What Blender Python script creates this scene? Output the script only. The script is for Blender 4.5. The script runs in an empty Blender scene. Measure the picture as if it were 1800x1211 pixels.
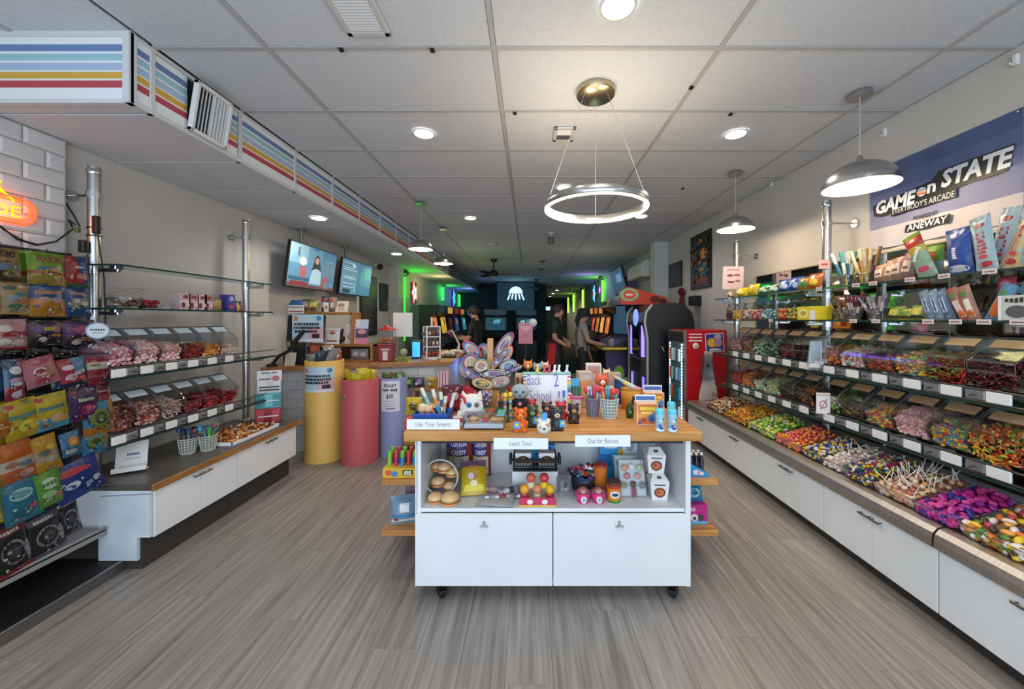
import bpy, bmesh, math, random
from mathutils import Vector, Matrix
random.seed(7)
PI = math.pi
scene = bpy.context.scene
C = scene.collection
# ---------------------------------------------------------------- camera, daylight, exposure
FPX = 655.0; EYE = 1.5                                   # focal length in pixels of the 1800 px wide frame, eye height
cam_data = bpy.data.cameras.new('camera'); cam = bpy.data.objects.new('camera', cam_data); C.objects.link(cam)
cam.location = (0, 0, EYE); cam.rotation_euler = (PI/2, 0, 0)
cam_data.sensor_width = 36; cam_data.lens = 36*FPX/1800
cam_data.shift_x = -30/1800; cam_data.shift_y = -45/1800
cam_data.clip_start = 0.02; cam_data.clip_end = 200
scene.camera = cam
cy = scene.cycles; cy.max_bounces = 5; cy.diffuse_bounces = 3; cy.glossy_bounces = 3; cy.transmission_bounces = 3; cy.transparent_max_bounces = 10; cy.adaptive_threshold = 0.02; cy.caustics_reflective = False; cy.caustics_refractive = False
scene.view_settings.view_transform = 'Standard'; scene.view_settings.look = 'None'
scene.view_settings.exposure = -0.12; scene.view_settings.gamma = 1; scene.view_settings.use_curve_mapping = False
world = bpy.data.worlds.new('world'); scene.world = world; world.use_nodes = True
world.node_tree.nodes['Background'].inputs[0].default_value = (0.62, 0.76, 1.0, 1)
world.node_tree.nodes['Background'].inputs[1].default_value = 0.6
def area_light(name, loc, rot, size, power, col=(1,1,1), sizey=None, shape=None):
    l = bpy.data.lights.new(name, 'AREA'); l.energy = power; l.color = col; l.size = size
    if sizey: l.shape = 'RECTANGLE'; l.size_y = sizey
    if shape: l.shape = shape
    o = bpy.data.objects.new(name, l); C.objects.link(o); o.location = loc; o.rotation_euler = rot
    return o
area_light('storefront_daylight', (-0.1, -1.75, 1.45), (PI/2, 0, 0), 5.2, 150, (0.72, 0.86, 1.0), 2.6)
def point_light(name, loc, power, col, r=0.05):
    l = bpy.data.lights.new(name, 'POINT'); l.energy = power; l.color = col; l.shadow_soft_size = r
    o = bpy.data.objects.new(name, l); C.objects.link(o); o.location = loc
    return o
# ---------------------------------------------------------------- helpers
def P(px, py, d): return Vector(((px-930)/FPX*d, d, EYE-(py-560)/FPX*d))
def DX(px, X): return X*FPX/(px-930)                      # depth of a pixel column on the plane x = X
def ZY(py, d): return EYE-(py-560)/FPX*d
def hexc(h):
    if not isinstance(h, str): return tuple(h)[:3]
    h = h.lstrip('#'); r = [int(h[i:i+2], 16)/255 for i in (0, 2, 4)]
    return tuple(c/12.92 if c <= 0.04045 else ((c+0.055)/1.055)**2.4 for c in r)
_mats = {}
def M(col, rough=0.5, metal=0.0, emit=0.0, alpha=None, spec=None, key=None, sss=0):
    k = key or ('%s_%.2f_%.2f_%.2f' % (col if isinstance(col, str) else '%.3f_%.3f_%.3f' % tuple(col[:3]), rough, metal, emit))
    if k in _mats: return _mats[k]
    m = bpy.data.materials.new(k); m.use_nodes = True; b = m.node_tree.nodes['Principled BSDF']
    c = hexc(col)
    b.inputs['Base Color'].default_value = (*c, 1); b.inputs['Roughness'].default_value = rough; b.inputs['Metallic'].default_value = metal
    if emit:
        b.inputs['Emission Color'].default_value = (*c, 1); b.inputs['Emission Strength'].default_value = emit
        m.cycles.emission_sampling = 'NONE'                # the lamp objects carry the light of lit things
    if spec is not None: b.inputs['Specular IOR Level'].default_value = spec
    _mats[k] = m
    return m
def nodes_of(m): return m.node_tree.nodes, m.node_tree.links, m.node_tree.nodes['Principled BSDF']
def noisy(key, c1, c2, scale=(1, 1, 1), nscale=5, detail=6, rough=0.5, metal=0, bump=0, bscale=None, rand=0, lo=0.35, hi=0.65, rough2=None):
    if key in _mats: return _mats[key]
    m = bpy.data.materials.new(key); m.use_nodes = True; n, L, b = nodes_of(m)
    tc = n.new('ShaderNodeTexCoord'); mp = n.new('ShaderNodeMapping'); mp.inputs['Scale'].default_value = scale
    L.new(tc.outputs['Object'], mp.inputs['Vector'])
    src = mp.outputs['Vector']
    oi = n.new('ShaderNodeObjectInfo')
    if rand:
        ad = n.new('ShaderNodeVectorMath'); ad.operation = 'ADD'; ml = n.new('ShaderNodeMath'); ml.operation = 'MULTIPLY'; ml.inputs[1].default_value = 57.3
        L.new(oi.outputs['Random'], ml.inputs[0]); L.new(src, ad.inputs[0]); L.new(ml.outputs[0], ad.inputs[1]); src = ad.outputs[0]
    nz = n.new('ShaderNodeTexNoise'); nz.inputs['Scale'].default_value = nscale; nz.inputs['Detail'].default_value = detail
    L.new(src, nz.inputs['Vector'])
    cr = n.new('ShaderNodeValToRGB'); cr.color_ramp.elements[0].position = lo; cr.color_ramp.elements[1].position = hi
    cr.color_ramp.elements[0].color = (*hexc(c1), 1); cr.color_ramp.elements[1].color = (*hexc(c2), 1)
    L.new(nz.outputs['Fac'], cr.inputs['Fac'])
    out = cr.outputs['Color']
    if rand:
        hs = n.new('ShaderNodeHueSaturation'); mr = n.new('ShaderNodeMapRange'); mr.inputs['To Min'].default_value = 1-rand; mr.inputs['To Max'].default_value = 1+rand
        L.new(oi.outputs['Random'], mr.inputs['Value']); L.new(mr.outputs['Result'], hs.inputs['Value']); L.new(out, hs.inputs['Color']); out = hs.outputs['Color']
    L.new(out, b.inputs['Base Color']); b.inputs['Roughness'].default_value = rough; b.inputs['Metallic'].default_value = metal
    if bump:
        bp = n.new('ShaderNodeBump'); bp.inputs['Strength'].default_value = bump; bp.inputs['Distance'].default_value = 0.01
        if bscale:
            n2 = n.new('ShaderNodeTexNoise'); n2.inputs['Scale'].default_value = bscale; n2.inputs['Detail'].default_value = 1
            L.new(tc.outputs['Object'], n2.inputs['Vector']); L.new(n2.outputs['Fac'], bp.inputs['Height'])
        else: L.new(nz.outputs['Fac'], bp.inputs['Height'])
        L.new(bp.outputs['Normal'], b.inputs['Normal'])
    _mats[key] = m
    return m
def clear(key, tint=(0.96, 0.98, 0.97), gloss=0.10, rough=0.03):
    if key in _mats: return _mats[key]
    m = bpy.data.materials.new(key); m.use_nodes = True; n, L = m.node_tree.nodes, m.node_tree.links
    n.remove(n['Principled BSDF']); out = n['Material Output']
    t = n.new('ShaderNodeBsdfTransparent'); t.inputs[0].default_value = (*tint, 1)
    g = n.new('ShaderNodeBsdfGlossy'); g.inputs['Roughness'].default_value = rough; g.inputs[0].default_value = (0.9, 0.95, 1, 1)
    lw = n.new('ShaderNodeLayerWeight'); lw.inputs['Blend'].default_value = 0.25
    mr = n.new('ShaderNodeMapRange'); mr.inputs['To Min'].default_value = gloss*0.4; mr.inputs['To Max'].default_value = min(0.75, gloss*5)
    L.new(lw.outputs['Fresnel'], mr.inputs['Value'])
    mx = n.new('ShaderNodeMixShader'); L.new(mr.outputs['Result'], mx.inputs[0]); L.new(t.outputs[0], mx.inputs[1]); L.new(g.outputs[0], mx.inputs[2])
    L.new(mx.outputs[0], out.inputs['Surface'])
    _mats[key] = m
    return m
_textcache = {}
def text_geo(s, bold=0.0, shear=0.0):
    k = (s, bold, shear)
    if k in _textcache: return _textcache[k]
    cu = bpy.data.curves.new('lettering', 'FONT'); cu.body = s; cu.size = 1; cu.align_x = 'CENTER'; cu.align_y = 'CENTER'
    cu.resolution_u = 2; cu.offset = bold; cu.shear = shear
    o = bpy.data.objects.new('lettering', cu)
    C.objects.link(o)
    dg = bpy.context.evaluated_depsgraph_get()
    me = bpy.data.meshes.new_from_object(o.evaluated_get(dg))
    vs = [tuple(v.co) for v in me.vertices]; fs = [tuple(p.vertices) for p in me.polygons]
    bpy.data.objects.remove(o); bpy.data.curves.remove(cu); bpy.data.meshes.remove(me)
    _textcache[k] = (vs, fs)
    return vs, fs
class MB:
    def __init__(s): s.v = []; s.f = []; s.m = []; s.s = []; s.T = None
    def add(s, vs, fs, mi=0, sm=False):
        o = len(s.v)
        if s.T is not None: vs = [tuple(s.T @ Vector(v)) for v in vs]
        s.v += [tuple(v) for v in vs]
        for f in fs: s.f.append(tuple(i+o for i in f)); s.m.append(mi); s.s.append(sm)
        return s
    def box(s, x0, x1, y0, y1, z0, z1, mi=0, c=0):
        if x0 > x1: x0, x1 = x1, x0
        if y0 > y1: y0, y1 = y1, y0
        if z0 > z1: z0, z1 = z1, z0
        if not c:
            vs = [(x, y, z) for x in (x0, x1) for y in (y0, y1) for z in (z0, z1)]
            return s.add(vs, [(0, 1, 3, 2), (4, 6, 7, 5), (0, 4, 5, 1), (2, 3, 7, 6), (0, 2, 6, 4), (1, 5, 7, 3)], mi)
        c = min(c, (x1-x0)*.45, (y1-y0)*.45, (z1-z0)*.45)
        vs = []; idx = {}
        A = [(x0, x1), (y0, y1), (z0, z1)]
        for i in (0, 1):
            for j in (0, 1):
                for k in (0, 1):
                    s3 = (i, j, k)
                    for ax in range(3):
                        co = []
                        for a in range(3):
                            b = A[a][s3[a]]; sg = 1 if s3[a] == 0 else -1
                            co.append(b if a == ax else b+sg*c)
                        idx[(i, j, k, ax)] = len(vs); vs.append(tuple(co))
        fs = []
        cyc = [(0, 0), (1, 0), (1, 1), (0, 1)]
        for ax in range(3):
            a, b = [q for q in range(3) if q != ax]
            for sd in (0, 1):
                f = []
                for (p, q) in cyc:
                    k = [0, 0, 0]; k[ax] = sd; k[a] = p; k[b] = q; f.append(idx[(*k, ax)])
                fs.append(f)
        for ax in range(3):
            a, b = [q for q in range(3) if q != ax]
            for (p, q) in cyc:
                k0 = [0, 0, 0]; k0[a] = p; k0[b] = q; k1 = list(k0); k1[ax] = 1
                fs.append([idx[(*k0, a)], idx[(*k0, b)], idx[(*k1, b)], idx[(*k1, a)]])
        for i in (0, 1):
            for j in (0, 1):
                for k in (0, 1): fs.append([idx[(i, j, k, 0)], idx[(i, j, k, 1)], idx[(i, j, k, 2)]])
        return s.add(vs, fs, mi)
    def cbox(s, cx, cy, z0, w, d, h, mi=0, c=0): return s.box(cx-w/2, cx+w/2, cy-d/2, cy+d/2, z0, z0+h, mi, c)
    def tube(s, pts, r, seg=8, mi=0, closed=False, sm=True, caps=True):
        pts = [Vector(p) for p in pts]; n = len(pts); rs = r if isinstance(r, (list, tuple)) else [r]*n
        vs = []; up = None
        for i, p in enumerate(pts):
            a = pts[(i-1) % n] if (closed or i > 0) else p; b = pts[(i+1) % n] if (closed or i < n-1) else p
            t = (b-a)
            if t.length < 1e-9: t = Vector((0, 0, 1))
            t.normalize()
            if up is None: up = Vector((0, 0, 1)) if abs(t.z) < 0.9 else Vector((1, 0, 0))
            x = up-t*up.dot(t)
            if x.length < 1e-6: x = t.orthogonal()
            x.normalize(); y = t.cross(x); up = x
            for k in range(seg):
                an = 2*PI*k/seg; vs.append(p+(x*math.cos(an)+y*math.sin(an))*rs[i])
        fs = []
        for i in range(n if closed else n-1):
            j = (i+1) % n
            for k in range(seg): fs.append((i*seg+k, i*seg+(k+1) % seg, j*seg+(k+1) % seg, j*seg+k))
        s.add(vs, fs, mi, sm)
        if caps and not closed:
            s.add(vs[:seg], [tuple(reversed(range(seg)))], mi); s.add(vs[-seg:], [tuple(range(seg))], mi)
        return s
    def lathe(s, prof, c=(0, 0, 0), seg=16, mi=0, sm=True, sx=1, sy=1, caps=True):
        vs = [(c[0]+r*math.cos(2*PI*k/seg)*sx, c[1]+r*math.sin(2*PI*k/seg)*sy, c[2]+z) for r, z in prof for k in range(seg)]
        fs = [(i*seg+k, i*seg+(k+1) % seg, (i+1)*seg+(k+1) % seg, (i+1)*seg+k) for i in range(len(prof)-1) for k in range(seg)]
        s.add(vs, fs, mi, sm)
        if not caps or (len(prof) == 2 and prof[0][1] == prof[1][1]): return s
        if prof[0][0] > 1e-6: s.add(vs[:seg], [tuple(reversed(range(seg)))], mi)
        if prof[-1][0] > 1e-6: s.add(vs[-seg:], [tuple(range(seg))], mi)
        return s
    def sphere(s, c, r, seg=10, rings=6, mi=0, sc=(1, 1, 1), R=None):
        vs = [(0, 0, -1)]; fs = []
        for i in range(1, rings):
            a = -PI/2+PI*i/rings
            for k in range(seg): vs.append((math.cos(a)*math.cos(2*PI*k/seg), math.cos(a)*math.sin(2*PI*k/seg), math.sin(a)))
        vs.append((0, 0, 1)); n = len(vs)-1
        for k in range(seg): fs.append((0, 1+(k+1) % seg, 1+k)); fs.append((n, n-seg+k, n-seg+(k+1) % seg))
        for i in range(rings-2):
            for k in range(seg): a = 1+i*seg; fs.append((a+k, a+(k+1) % seg, a+seg+(k+1) % seg, a+seg+k))
        o = []
        for v in vs:
            w = Vector((v[0]*sc[0], v[1]*sc[1], v[2]*sc[2]))*r
            if R is not None: w = R @ w
            o.append(w+Vector(c))
        return s.add(o, fs, mi, True)
    def prism(s, poly, a, b, axis='y', mi=0):
        def mk(p, t): return {'x': (t, p[0], p[1]), 'y': (p[0], t, p[1]), 'z': (p[0], p[1], t)}[axis]
        n = len(poly); vs = [mk(p, a) for p in poly]+[mk(p, b) for p in poly]
        return s.add(vs, [tuple(range(n)), tuple(reversed(range(n, 2*n)))]+[(i, n+i, n+(i+1) % n, (i+1) % n) for i in range(n)], mi)
    def quad(s, a, b, c, d, mi=0): return s.add([a, b, c, d], [(0, 1, 2, 3)], mi)
    def slab(s, o, r, u, w, h, t, mi=0):
        # thin plate: centre o, unit right r, unit up u, width, height, thickness
        o, r, u = Vector(o), Vector(r).normalized(), Vector(u).normalized(); n = r.cross(u)
        vs = [o+r*(a*w/2)+u*(b*h/2)+n*(c*t/2) for a in (-1, 1) for b in (-1, 1) for c in (-1, 1)]
        return s.add(vs, [(0, 1, 3, 2), (4, 6, 7, 5), (0, 4, 5, 1), (2, 3, 7, 6), (0, 2, 6, 4), (1, 5, 7, 3)], mi)
    def text(s, st, o, r, u, size, mi=0, bold=0.0, shear=0.0, width=None, lift=0.0):
        vs, fs = text_geo(st, bold, shear)
        o, r, u = Vector(o), Vector(r).normalized(), Vector(u).normalized(); n = r.cross(u)
        k = size; kx = size
        if width:
            xs = [v[0] for v in vs]; kx = width/max(1e-6, max(xs)-min(xs))
        return s.add([o+r*(v[0]*kx)+u*(v[1]*k)+n*lift for v in vs], fs, mi)
    def build(s, name, mats, parent=None, loc=None, rz=0, world=False):
        me = bpy.data.meshes.new(name); me.from_pydata(s.v, [], s.f)
        if not isinstance(mats, (list, tuple)): mats = [mats]
        for m in mats: me.materials.append(m)
        me.polygons.foreach_set('material_index', s.m); me.polygons.foreach_set('use_smooth', s.s)
        me.update()
        return link(name, me, parent, loc, rz, world)
def link(name, me, parent=None, loc=None, rz=0, world=False):
    o = bpy.data.objects.new(name, me); C.objects.link(o)
    if parent is not None: o.parent = parent
    if loc is not None: o.location = loc
    if world and parent is not None: o.location = -Vector(parent.location)
    if rz: o.rotation_euler = (0, 0, rz)
    return o
def fixnormals(o):
    bm = bmesh.new(); bm.from_mesh(o.data); bmesh.ops.recalc_face_normals(bm, faces=bm.faces); bm.to_mesh(o.data); bm.free()
    return o
def tag(o, label, cat, group=None, kind=None):
    o['label'] = label; o['category'] = cat
    if group: o['group'] = group
    if kind: o['kind'] = kind
    return o
def thing(name, label, cat, loc=(0, 0, 0), rz=0, group=None, kind=None):
    o = bpy.data.objects.new(name, None); C.objects.link(o); o.location = loc; o.rotation_euler = (0, 0, rz); o.empty_display_size = 0.1
    return tag(o, label, cat, group, kind)
ORD = ['first', 'second', 'third', 'fourth', 'fifth', 'sixth', 'seventh', 'eighth', 'ninth', 'tenth', 'eleventh', 'twelfth', 'thirteenth', 'fourteenth']
# ---------------------------------------------------------------- shared materials
STEEL = noisy('brushed_steel', '#a9a9a8', '#c9c9c8', (1, 1, 60), 4, 3, 0.28, 1.0)
CHROME = M('#c8cacc', 0.18, 1.0); DARKSTEEL = M('#6b6a68', 0.35, 0.9)
WHITE = M('#e8e8e6', 0.5); OFFWHITE = M('#d9d7d2', 0.6); BLACK = M('#0c0c0d', 0.5); CHAR = M('#1d1e20', 0.6)
LAM = noisy('white_laminate', '#e6e9ea', '#eceeef', (1, 1, 1), 3, 2, 0.38)
PAPER = M('#eef0f2', 0.8)
WALLP = noisy('painted_wall', '#c3c0bb', '#c9c6c1', (1, 1, 1), 2, 2, 0.75)
TILEC = noisy('ceiling_tile_board', '#d2d6da', '#d9dde1', (1, 1, 1), 60, 2, 0.9, 0, 0.22, 220, lo=.3, hi=.6)
BLOCK = noisy('butcher_block', '#b47738', '#d29a5a', (0.7, 14, 8), 3, 5, 0.36, 0, 0, None, 0)
WOOD = noisy('oak_board', '#8a5a2c', '#b07c45', (1.5, 18, 18), 3, 5, 0.45)
WOODY = noisy('oak_board_lengthwise', '#8a5a2c', '#b07c45', (18, 1.5, 18), 3, 5, 0.45)
GLASS = clear('shelf_glass', (0.86, 0.94, 0.90), 0.16); ACRYL = clear('clear_acrylic', (0.87, 0.875, 0.875), 0.07, 0.06)  # acrylic tint lowered to put the shade inside the candy bins into it
def film(c, rough):
    k = 'film_%s_%.2f' % (c, rough)
    if k in _mats: return _mats[k]
    q = '#%02x%02x%02x' % tuple(int(int(c[i:i+2], 16)*.88) for i in (1, 3, 5))
    return noisy(k, q, q, (1, 1, 1), 16, 2, rough, 0, .55, 26)
CELLO = clear('cellophane', (0.93, 0.93, 0.95), 0.13, 0.12)
INK = M('#15161a', 0.7)
# ================================================================ the room
H = 2.956; SY0 = 1.89; XL = -2.9; XR = 2.62; YB = -2.0; YE = 26.0
# floor
fl = MB().box(XL-.1, XR+.1, YB, YE, -0.12, -0.012).build('floor', M('#5b5047', 0.6))
tag(fl, 'grey brown oak-look plank floor', 'floor', kind='structure')
PLANK = noisy('grey_oak_plank', '#746c65', '#a69e96', (19, .8, 19), 2.4, 7, 0.38, 0, 0.1, None, 0.05, 0.27, 0.72)
pm = {}
def plank_mesh(L):
    k = round(L, 3)
    if k not in pm:
        o = MB().box(-.0996, .0996, -L/2+.0004, L/2-.0004, -.012, 0, 0, .0008).build('plank', PLANK); pm[k] = o.data; bpy.data.objects.remove(o)
    return pm[k]
x = XL+.1; i = 0
while x < XR+.1:
    y = 0.3-1.5*((i*0.37) % 1); i += 1
    while y < 9.0:
        L = 1.5
        link('plank', plank_mesh(L), fl, (x, y+L/2, 0)); y += L
    x += .2
bfl = MB().box(XL, XR, 8.4, YE, -.012, -.002).build('carpet', noisy('dark_carpet', '#1b1c22', '#24252c', (1, 1, 1), 30, 3, 0.9), fl)
# walls
rw = MB().box(XR, XR+.15, YB, YE, 0, H+.1).build('wall_right', WALLP); tag(rw, 'pale grey painted wall behind the stainless candy counter', 'wall', kind='structure')
lw = MB().box(XL-.15, XL, YB, YE, 0, H+.1).build('wall_left', WALLP); tag(lw, 'beige painted wall behind glass shelves and televisions', 'wall', kind='structure')
bw = MB().box(XL, 0.55, 15.5, 15.7, 0, H).box(0.55, XR, YE-.2, YE, 0, H).box(.55, .7, 15.5, YE, 0, H).build('wall_back', noisy('dark_wall', '#23303a', '#2c3a45', (1, 1, 1), 2, 2, 0.8))
tag(bw, 'dark blue wall at the far end of the arcade', 'wall', kind='structure')
bs = MB().box(XR-.015, XR, 4.6, YE-.3, 0, .1, 0, .004).build('baseboard_right', WHITE); tag(bs, 'white baseboard along the arcade wall', 'baseboard', kind='structure')
# pilasters
pr = MB().box(2.36, XR, 7.0, 7.25, 0, H, 0, .004).build('pillar', noisy('pillar_paint', '#c9ced4', '#d2d7dc', (1, 1, 1), 2, 2, 0.7)); tag(pr, 'pale blue grey square pillar beside the air conditioner', 'pillar', kind='structure')
pl = MB().box(XL, -2.72, 7.75, 8.1, 0, 2.6, 0, .004).build('pillar', WALLP); tag(pl, 'pale wall pillar between menu boards and green light tube', 'pillar', kind='structure')
# suspended ceiling
cl = MB()
cl.box(XL-.1, XR+.1, YB, YE, H+.03, H+.15, 0)
XG = [-2.02, -1.41, -.19, 1.03, 2.25, XR]; Y0 = 2.008-.61*7
rows = [Y0+.61*k for k in range(47)]
for gx in XG[1:-1]: cl.box(gx-.012, gx+.012, YB, YE, H-.001, H+.03, 1)
for gy in rows:
    if gy > YB: cl.box(XG[0], XR, gy-.012, gy+.012, H-.0005, H+.03, 1)
ce = cl.build('ceiling', [M('#9a9a98', .9), M('#b9b9b7', .6)]); tag(ce, 'suspended ceiling of pale rectangular tiles in a grid', 'ceiling', kind='structure')
tm = {}
for a in range(len(XG)-1):
    for gy in rows[:-1]:
        if gy < YB or gy > 21: continue
        w = XG[a+1]-XG[a]; k = round(w, 3)
        if k not in tm:
            o = MB().box(-w/2+.013, w/2-.013, -.292, .292, .004, .02, 0, .003).build('ceiling_tile', TILEC); tm[k] = o.data; bpy.data.objects.remove(o)
        link('ceiling_tile', tm[k], ce, ((XG[a]+XG[a+1])/2, gy+.305, H))
for xa, xb in ((XL, -2.63), (-2.63, -2.02)):
    w = xb-xa; o = MB().box(-w/2+.013, w/2-.013, -.292, .292, .004, .02, 0, .003).build('ceiling_tile', TILEC); me = o.data; bpy.data.objects.remove(o)
    for gy in rows:
        if YB <= gy < 1.5: link('ceiling_tile', me, ce, ((xa+xb)/2, gy+.305, H))
    MB().box(xa-.012, xa+.012, YB, SY0, H-.001, H+.03).build('grid_bar', M('#b9b9b7', .6), ce)
# grid hooks: little black clips under the bars
for px, py in ((600, 85), (760, 86), (905, 197), (1215, 152), (1284, 199), (1200, 330)):
    p = P(px, py, FPX*1.456/(560-py))
    MB().box(-.012, .012, -.012, .012, -.014, 0, 0, .003).build('grid_clip', BLACK, ce, (p.x, p.y, H))
# soffit along the left wall
SX = -2.02; SY = 1.89; SZ = 2.595
FRAME = M('#d8dad9', .5); SHADOW = M('#202022', .8)
STR = [M('#f0f2f2', .45), M('#6c88bb', .45), M('#9fcdd6', .45), M('#b0c5e0', .45), M('#dcae48', .45), M('#bf4a58', .45)]
so = thing('bulkhead', 'white ceiling bulkhead with striped panels along the left wall', 'bulkhead', (SX, SY, SZ), kind='structure')
b = MB(); b.box(XL, SX-.03, SY+.03, 15.4, SZ+.03, H+.02, 0)
b.build('core', M('#8a8a88', .9), so, world=True)
b = MB(); b.box(XL, SX, SY-.002, SY+.03, SZ, SZ+.022, 0, .002).box(XL, SX, SY-.002, SY+.03, H-.022, H+.01, 0, .002).box(SX-.025, SX+.003, SY-.004, SY+.03, SZ, H, 0, .002)
b.build('front_frame', FRAME, so, world=True)
BANDS = [(0, .115, 0), (.115, .225, 1), (.225, .265, 0), (.265, .375, 2), (.375, .41, 0), (.41, .53, 3), (.53, .555, 0), (.555, .665, 4), (.665, .695, 0), (.695, .81, 5), (.81, 1, 0)]
def striped(name, parent, o, r, length, h, t=.006):
    mb = MB(); o = Vector(o); r = Vector(r); n = r.cross(Vector((0, 0, 1)))
    for a, bb, mi in BANDS:
        z1 = h*(1-a); z0 = h*(1-bb)
        mb.slab(o+r*(length/2)+Vector((0, 0, (z0+z1)/2)), r, (0, 0, 1), length, z1-z0, t, mi)
    return mb.build(name, STR, parent, world=True)
striped('striped_panel', so, (XL, SY+.01, SZ+.022), (1, 0, 0), SX-.025-XL, H-SZ-.044)
bx = MB(); ys = [SY, 2.0]+[2.0+.61*k for k in range(1, 13)]
bx.box(SX-.03, SX+.002, SY, 15.4, SZ, SZ+.026, 0, .002).box(SX-.03, SX+.002, SY, 15.4, H-.02, H, 0, .002)
for y in ys: bx.box(SX-.03, SX+.003, y-.014, y+.014, SZ, H, 0, .002)
bx.build('side_frame', FRAME, so, world=True)
bk = MB().box(SX-.028, SX-.024, SY, 15.4, SZ+.02, H-.01).build('shade_backing', SHADOW, so, world=True)  # dark sheet painted as the shade in the panel gaps
for i in range(len(ys)-1):
    L = ys[i+1]-ys[i]-.03
    y0 = ys[i]+.015
    if i == 0:
        p = striped('striped_panel', so, (SX-.006, y0, SZ+.026), (0.0, 1, 0), L, H-SZ-.046)
    elif i == 1:      # the panel with the air grille hanging out of it
        striped('striped_panel', so, (SX-.006, y0, SZ+.026), (0, 1, 0), .19, H-SZ-.05); striped('striped_panel', so, (SX-.006, y0+.42, SZ+.026), (0, 1, 0), L-.43, H-SZ-.05)
    else: striped('striped_panel', so, (SX-.006, y0, SZ+.026), (0, 1, 0), L, H-SZ-.046)
fp = MB().box(SX-.012, SX-.004, ys[-1], 15.4, SZ+.026, H-.02).build('plain_panel', M('#6d6a66', .6), so, world=True)
# underside tiles
um = MB().box(-.435, .42, -.298, .298, 0, .012, 0, .002).build('underside_tile', TILEC); ume = um.data; bpy.data.objects.remove(um)
link('underside_tile', ume, so, (0, 0, 0)); so.children[-1].location = Vector(((XL+SX)/2, 1.956, SZ+.004))-so.location; so.children[-1].scale = (1, .12, 1)
for k in range(22): link('underside_tile', ume, so, Vector(((XL+SX)/2, 2.0+.305+.61*k, SZ+.004))-so.location)
# air grille hanging in the bulkhead
ag = thing('air_grille', 'white slatted air grille tilted out of the striped bulkhead', 'vent', (SX+.005, 2.32, SZ+.02))
g = MB(); g.T = Matrix.Rotation(math.radians(9), 4, 'Y')
for a, bb, c0, c1 in ((-.13, .13, 0, .022), (-.13, .13, .278, .30), (-.13, -.108, 0, .30), (.108, .13, 0, .30)): g.box(.0, .03, a, bb, c0, c1, 0, .003)
g.build('grille_frame', WHITE, ag)
for k in range(9):
    q = MB(); q.T = Matrix.Rotation(math.radians(9), 4, 'Y'); y = -.095+k*.0237; q.box(.004, .012 if k < 4 else .022, y, y+(.003 if k < 4 else .008), .02, .28, 0); q.build('slat', WHITE, ag)
q = MB(); q.T = Matrix.Rotation(math.radians(9), 4, 'Y'); q.box(-.01, .0, -.11, .0, .02, .28); q.box(-.01, .0, 0, .11, .02, .28, 1); q.build('duct_opening', [BLACK, M('#9c9a95', .7)], ag)
# white bevelled tile wall, far left
tw = MB().box(XL, -2.862, .9, 2.30, 0, SZ, 0).build('wall_tiled', M('#9b9894', .8)); tag(tw, 'wall section of glossy bevelled white tiles behind the neon sign', 'wall', kind='structure')
WT = noisy('glazed_white_tile', '#cfd0d1', '#d9dadb', (1, 1, 1), 3, 2, 0.2)
th, tl = .0985, .198
def bev_tile(L):
    mb = MB(); a = L/2-.001; h = th/2-.001; e = .014
    vs = [(0, -a, -h), (0, a, -h), (0, a, h), (0, -a, h), (.006, -a, -h), (.006, a, -h), (.006, a, h), (.006, -a, h), (.014, -a+e, -h+e), (.014, a-e, -h+e), (.014, a-e, h-e), (.014, -a+e, h-e)]
    fs = [(0, 4, 5, 1)[::-1], (1, 5, 6, 2)[::-1], (2, 6, 7, 3)[::-1], (3, 7, 4, 0)[::-1], (8, 9, 10, 11), (4, 5, 9, 8), (5, 6, 10, 9), (6, 7, 11, 10), (7, 4, 8, 11)]
    mb.add(vs, fs); o = mb.build('tile', WT); me = o.data; bpy.data.objects.remove(o); return me
full, half = bev_tile(tl), bev_tile(tl/2-.002)
for r in range(17):
    z = SZ-.05-r*th*1.02
    off = .1 if r % 2 else 0
    y = 2.30-off
    if off: link('tile', half, tw, (-2.862, 2.30-.05, z))
    while y-tl > 1.1:
        link('tile', full, tw, (-2.862, y-tl/2, z)); y -= tl+.002
# black platform under the bag rack
pf = MB().box(XL, -2.42, .4, 2.33, 0, .06, 0, .004).box(-2.43, -2.412, .4, 2.33, .0, .064, 1, .003).build('platform', [noisy('black_rubber', '#121213', '#1a1a1b', (1, 1, 1), 14, 3, 0.55), M('#8d8b88', .3, .9)])
tag(pf, 'low black platform with metal edge trim under the bag rack', 'platform', kind='structure')
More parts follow.
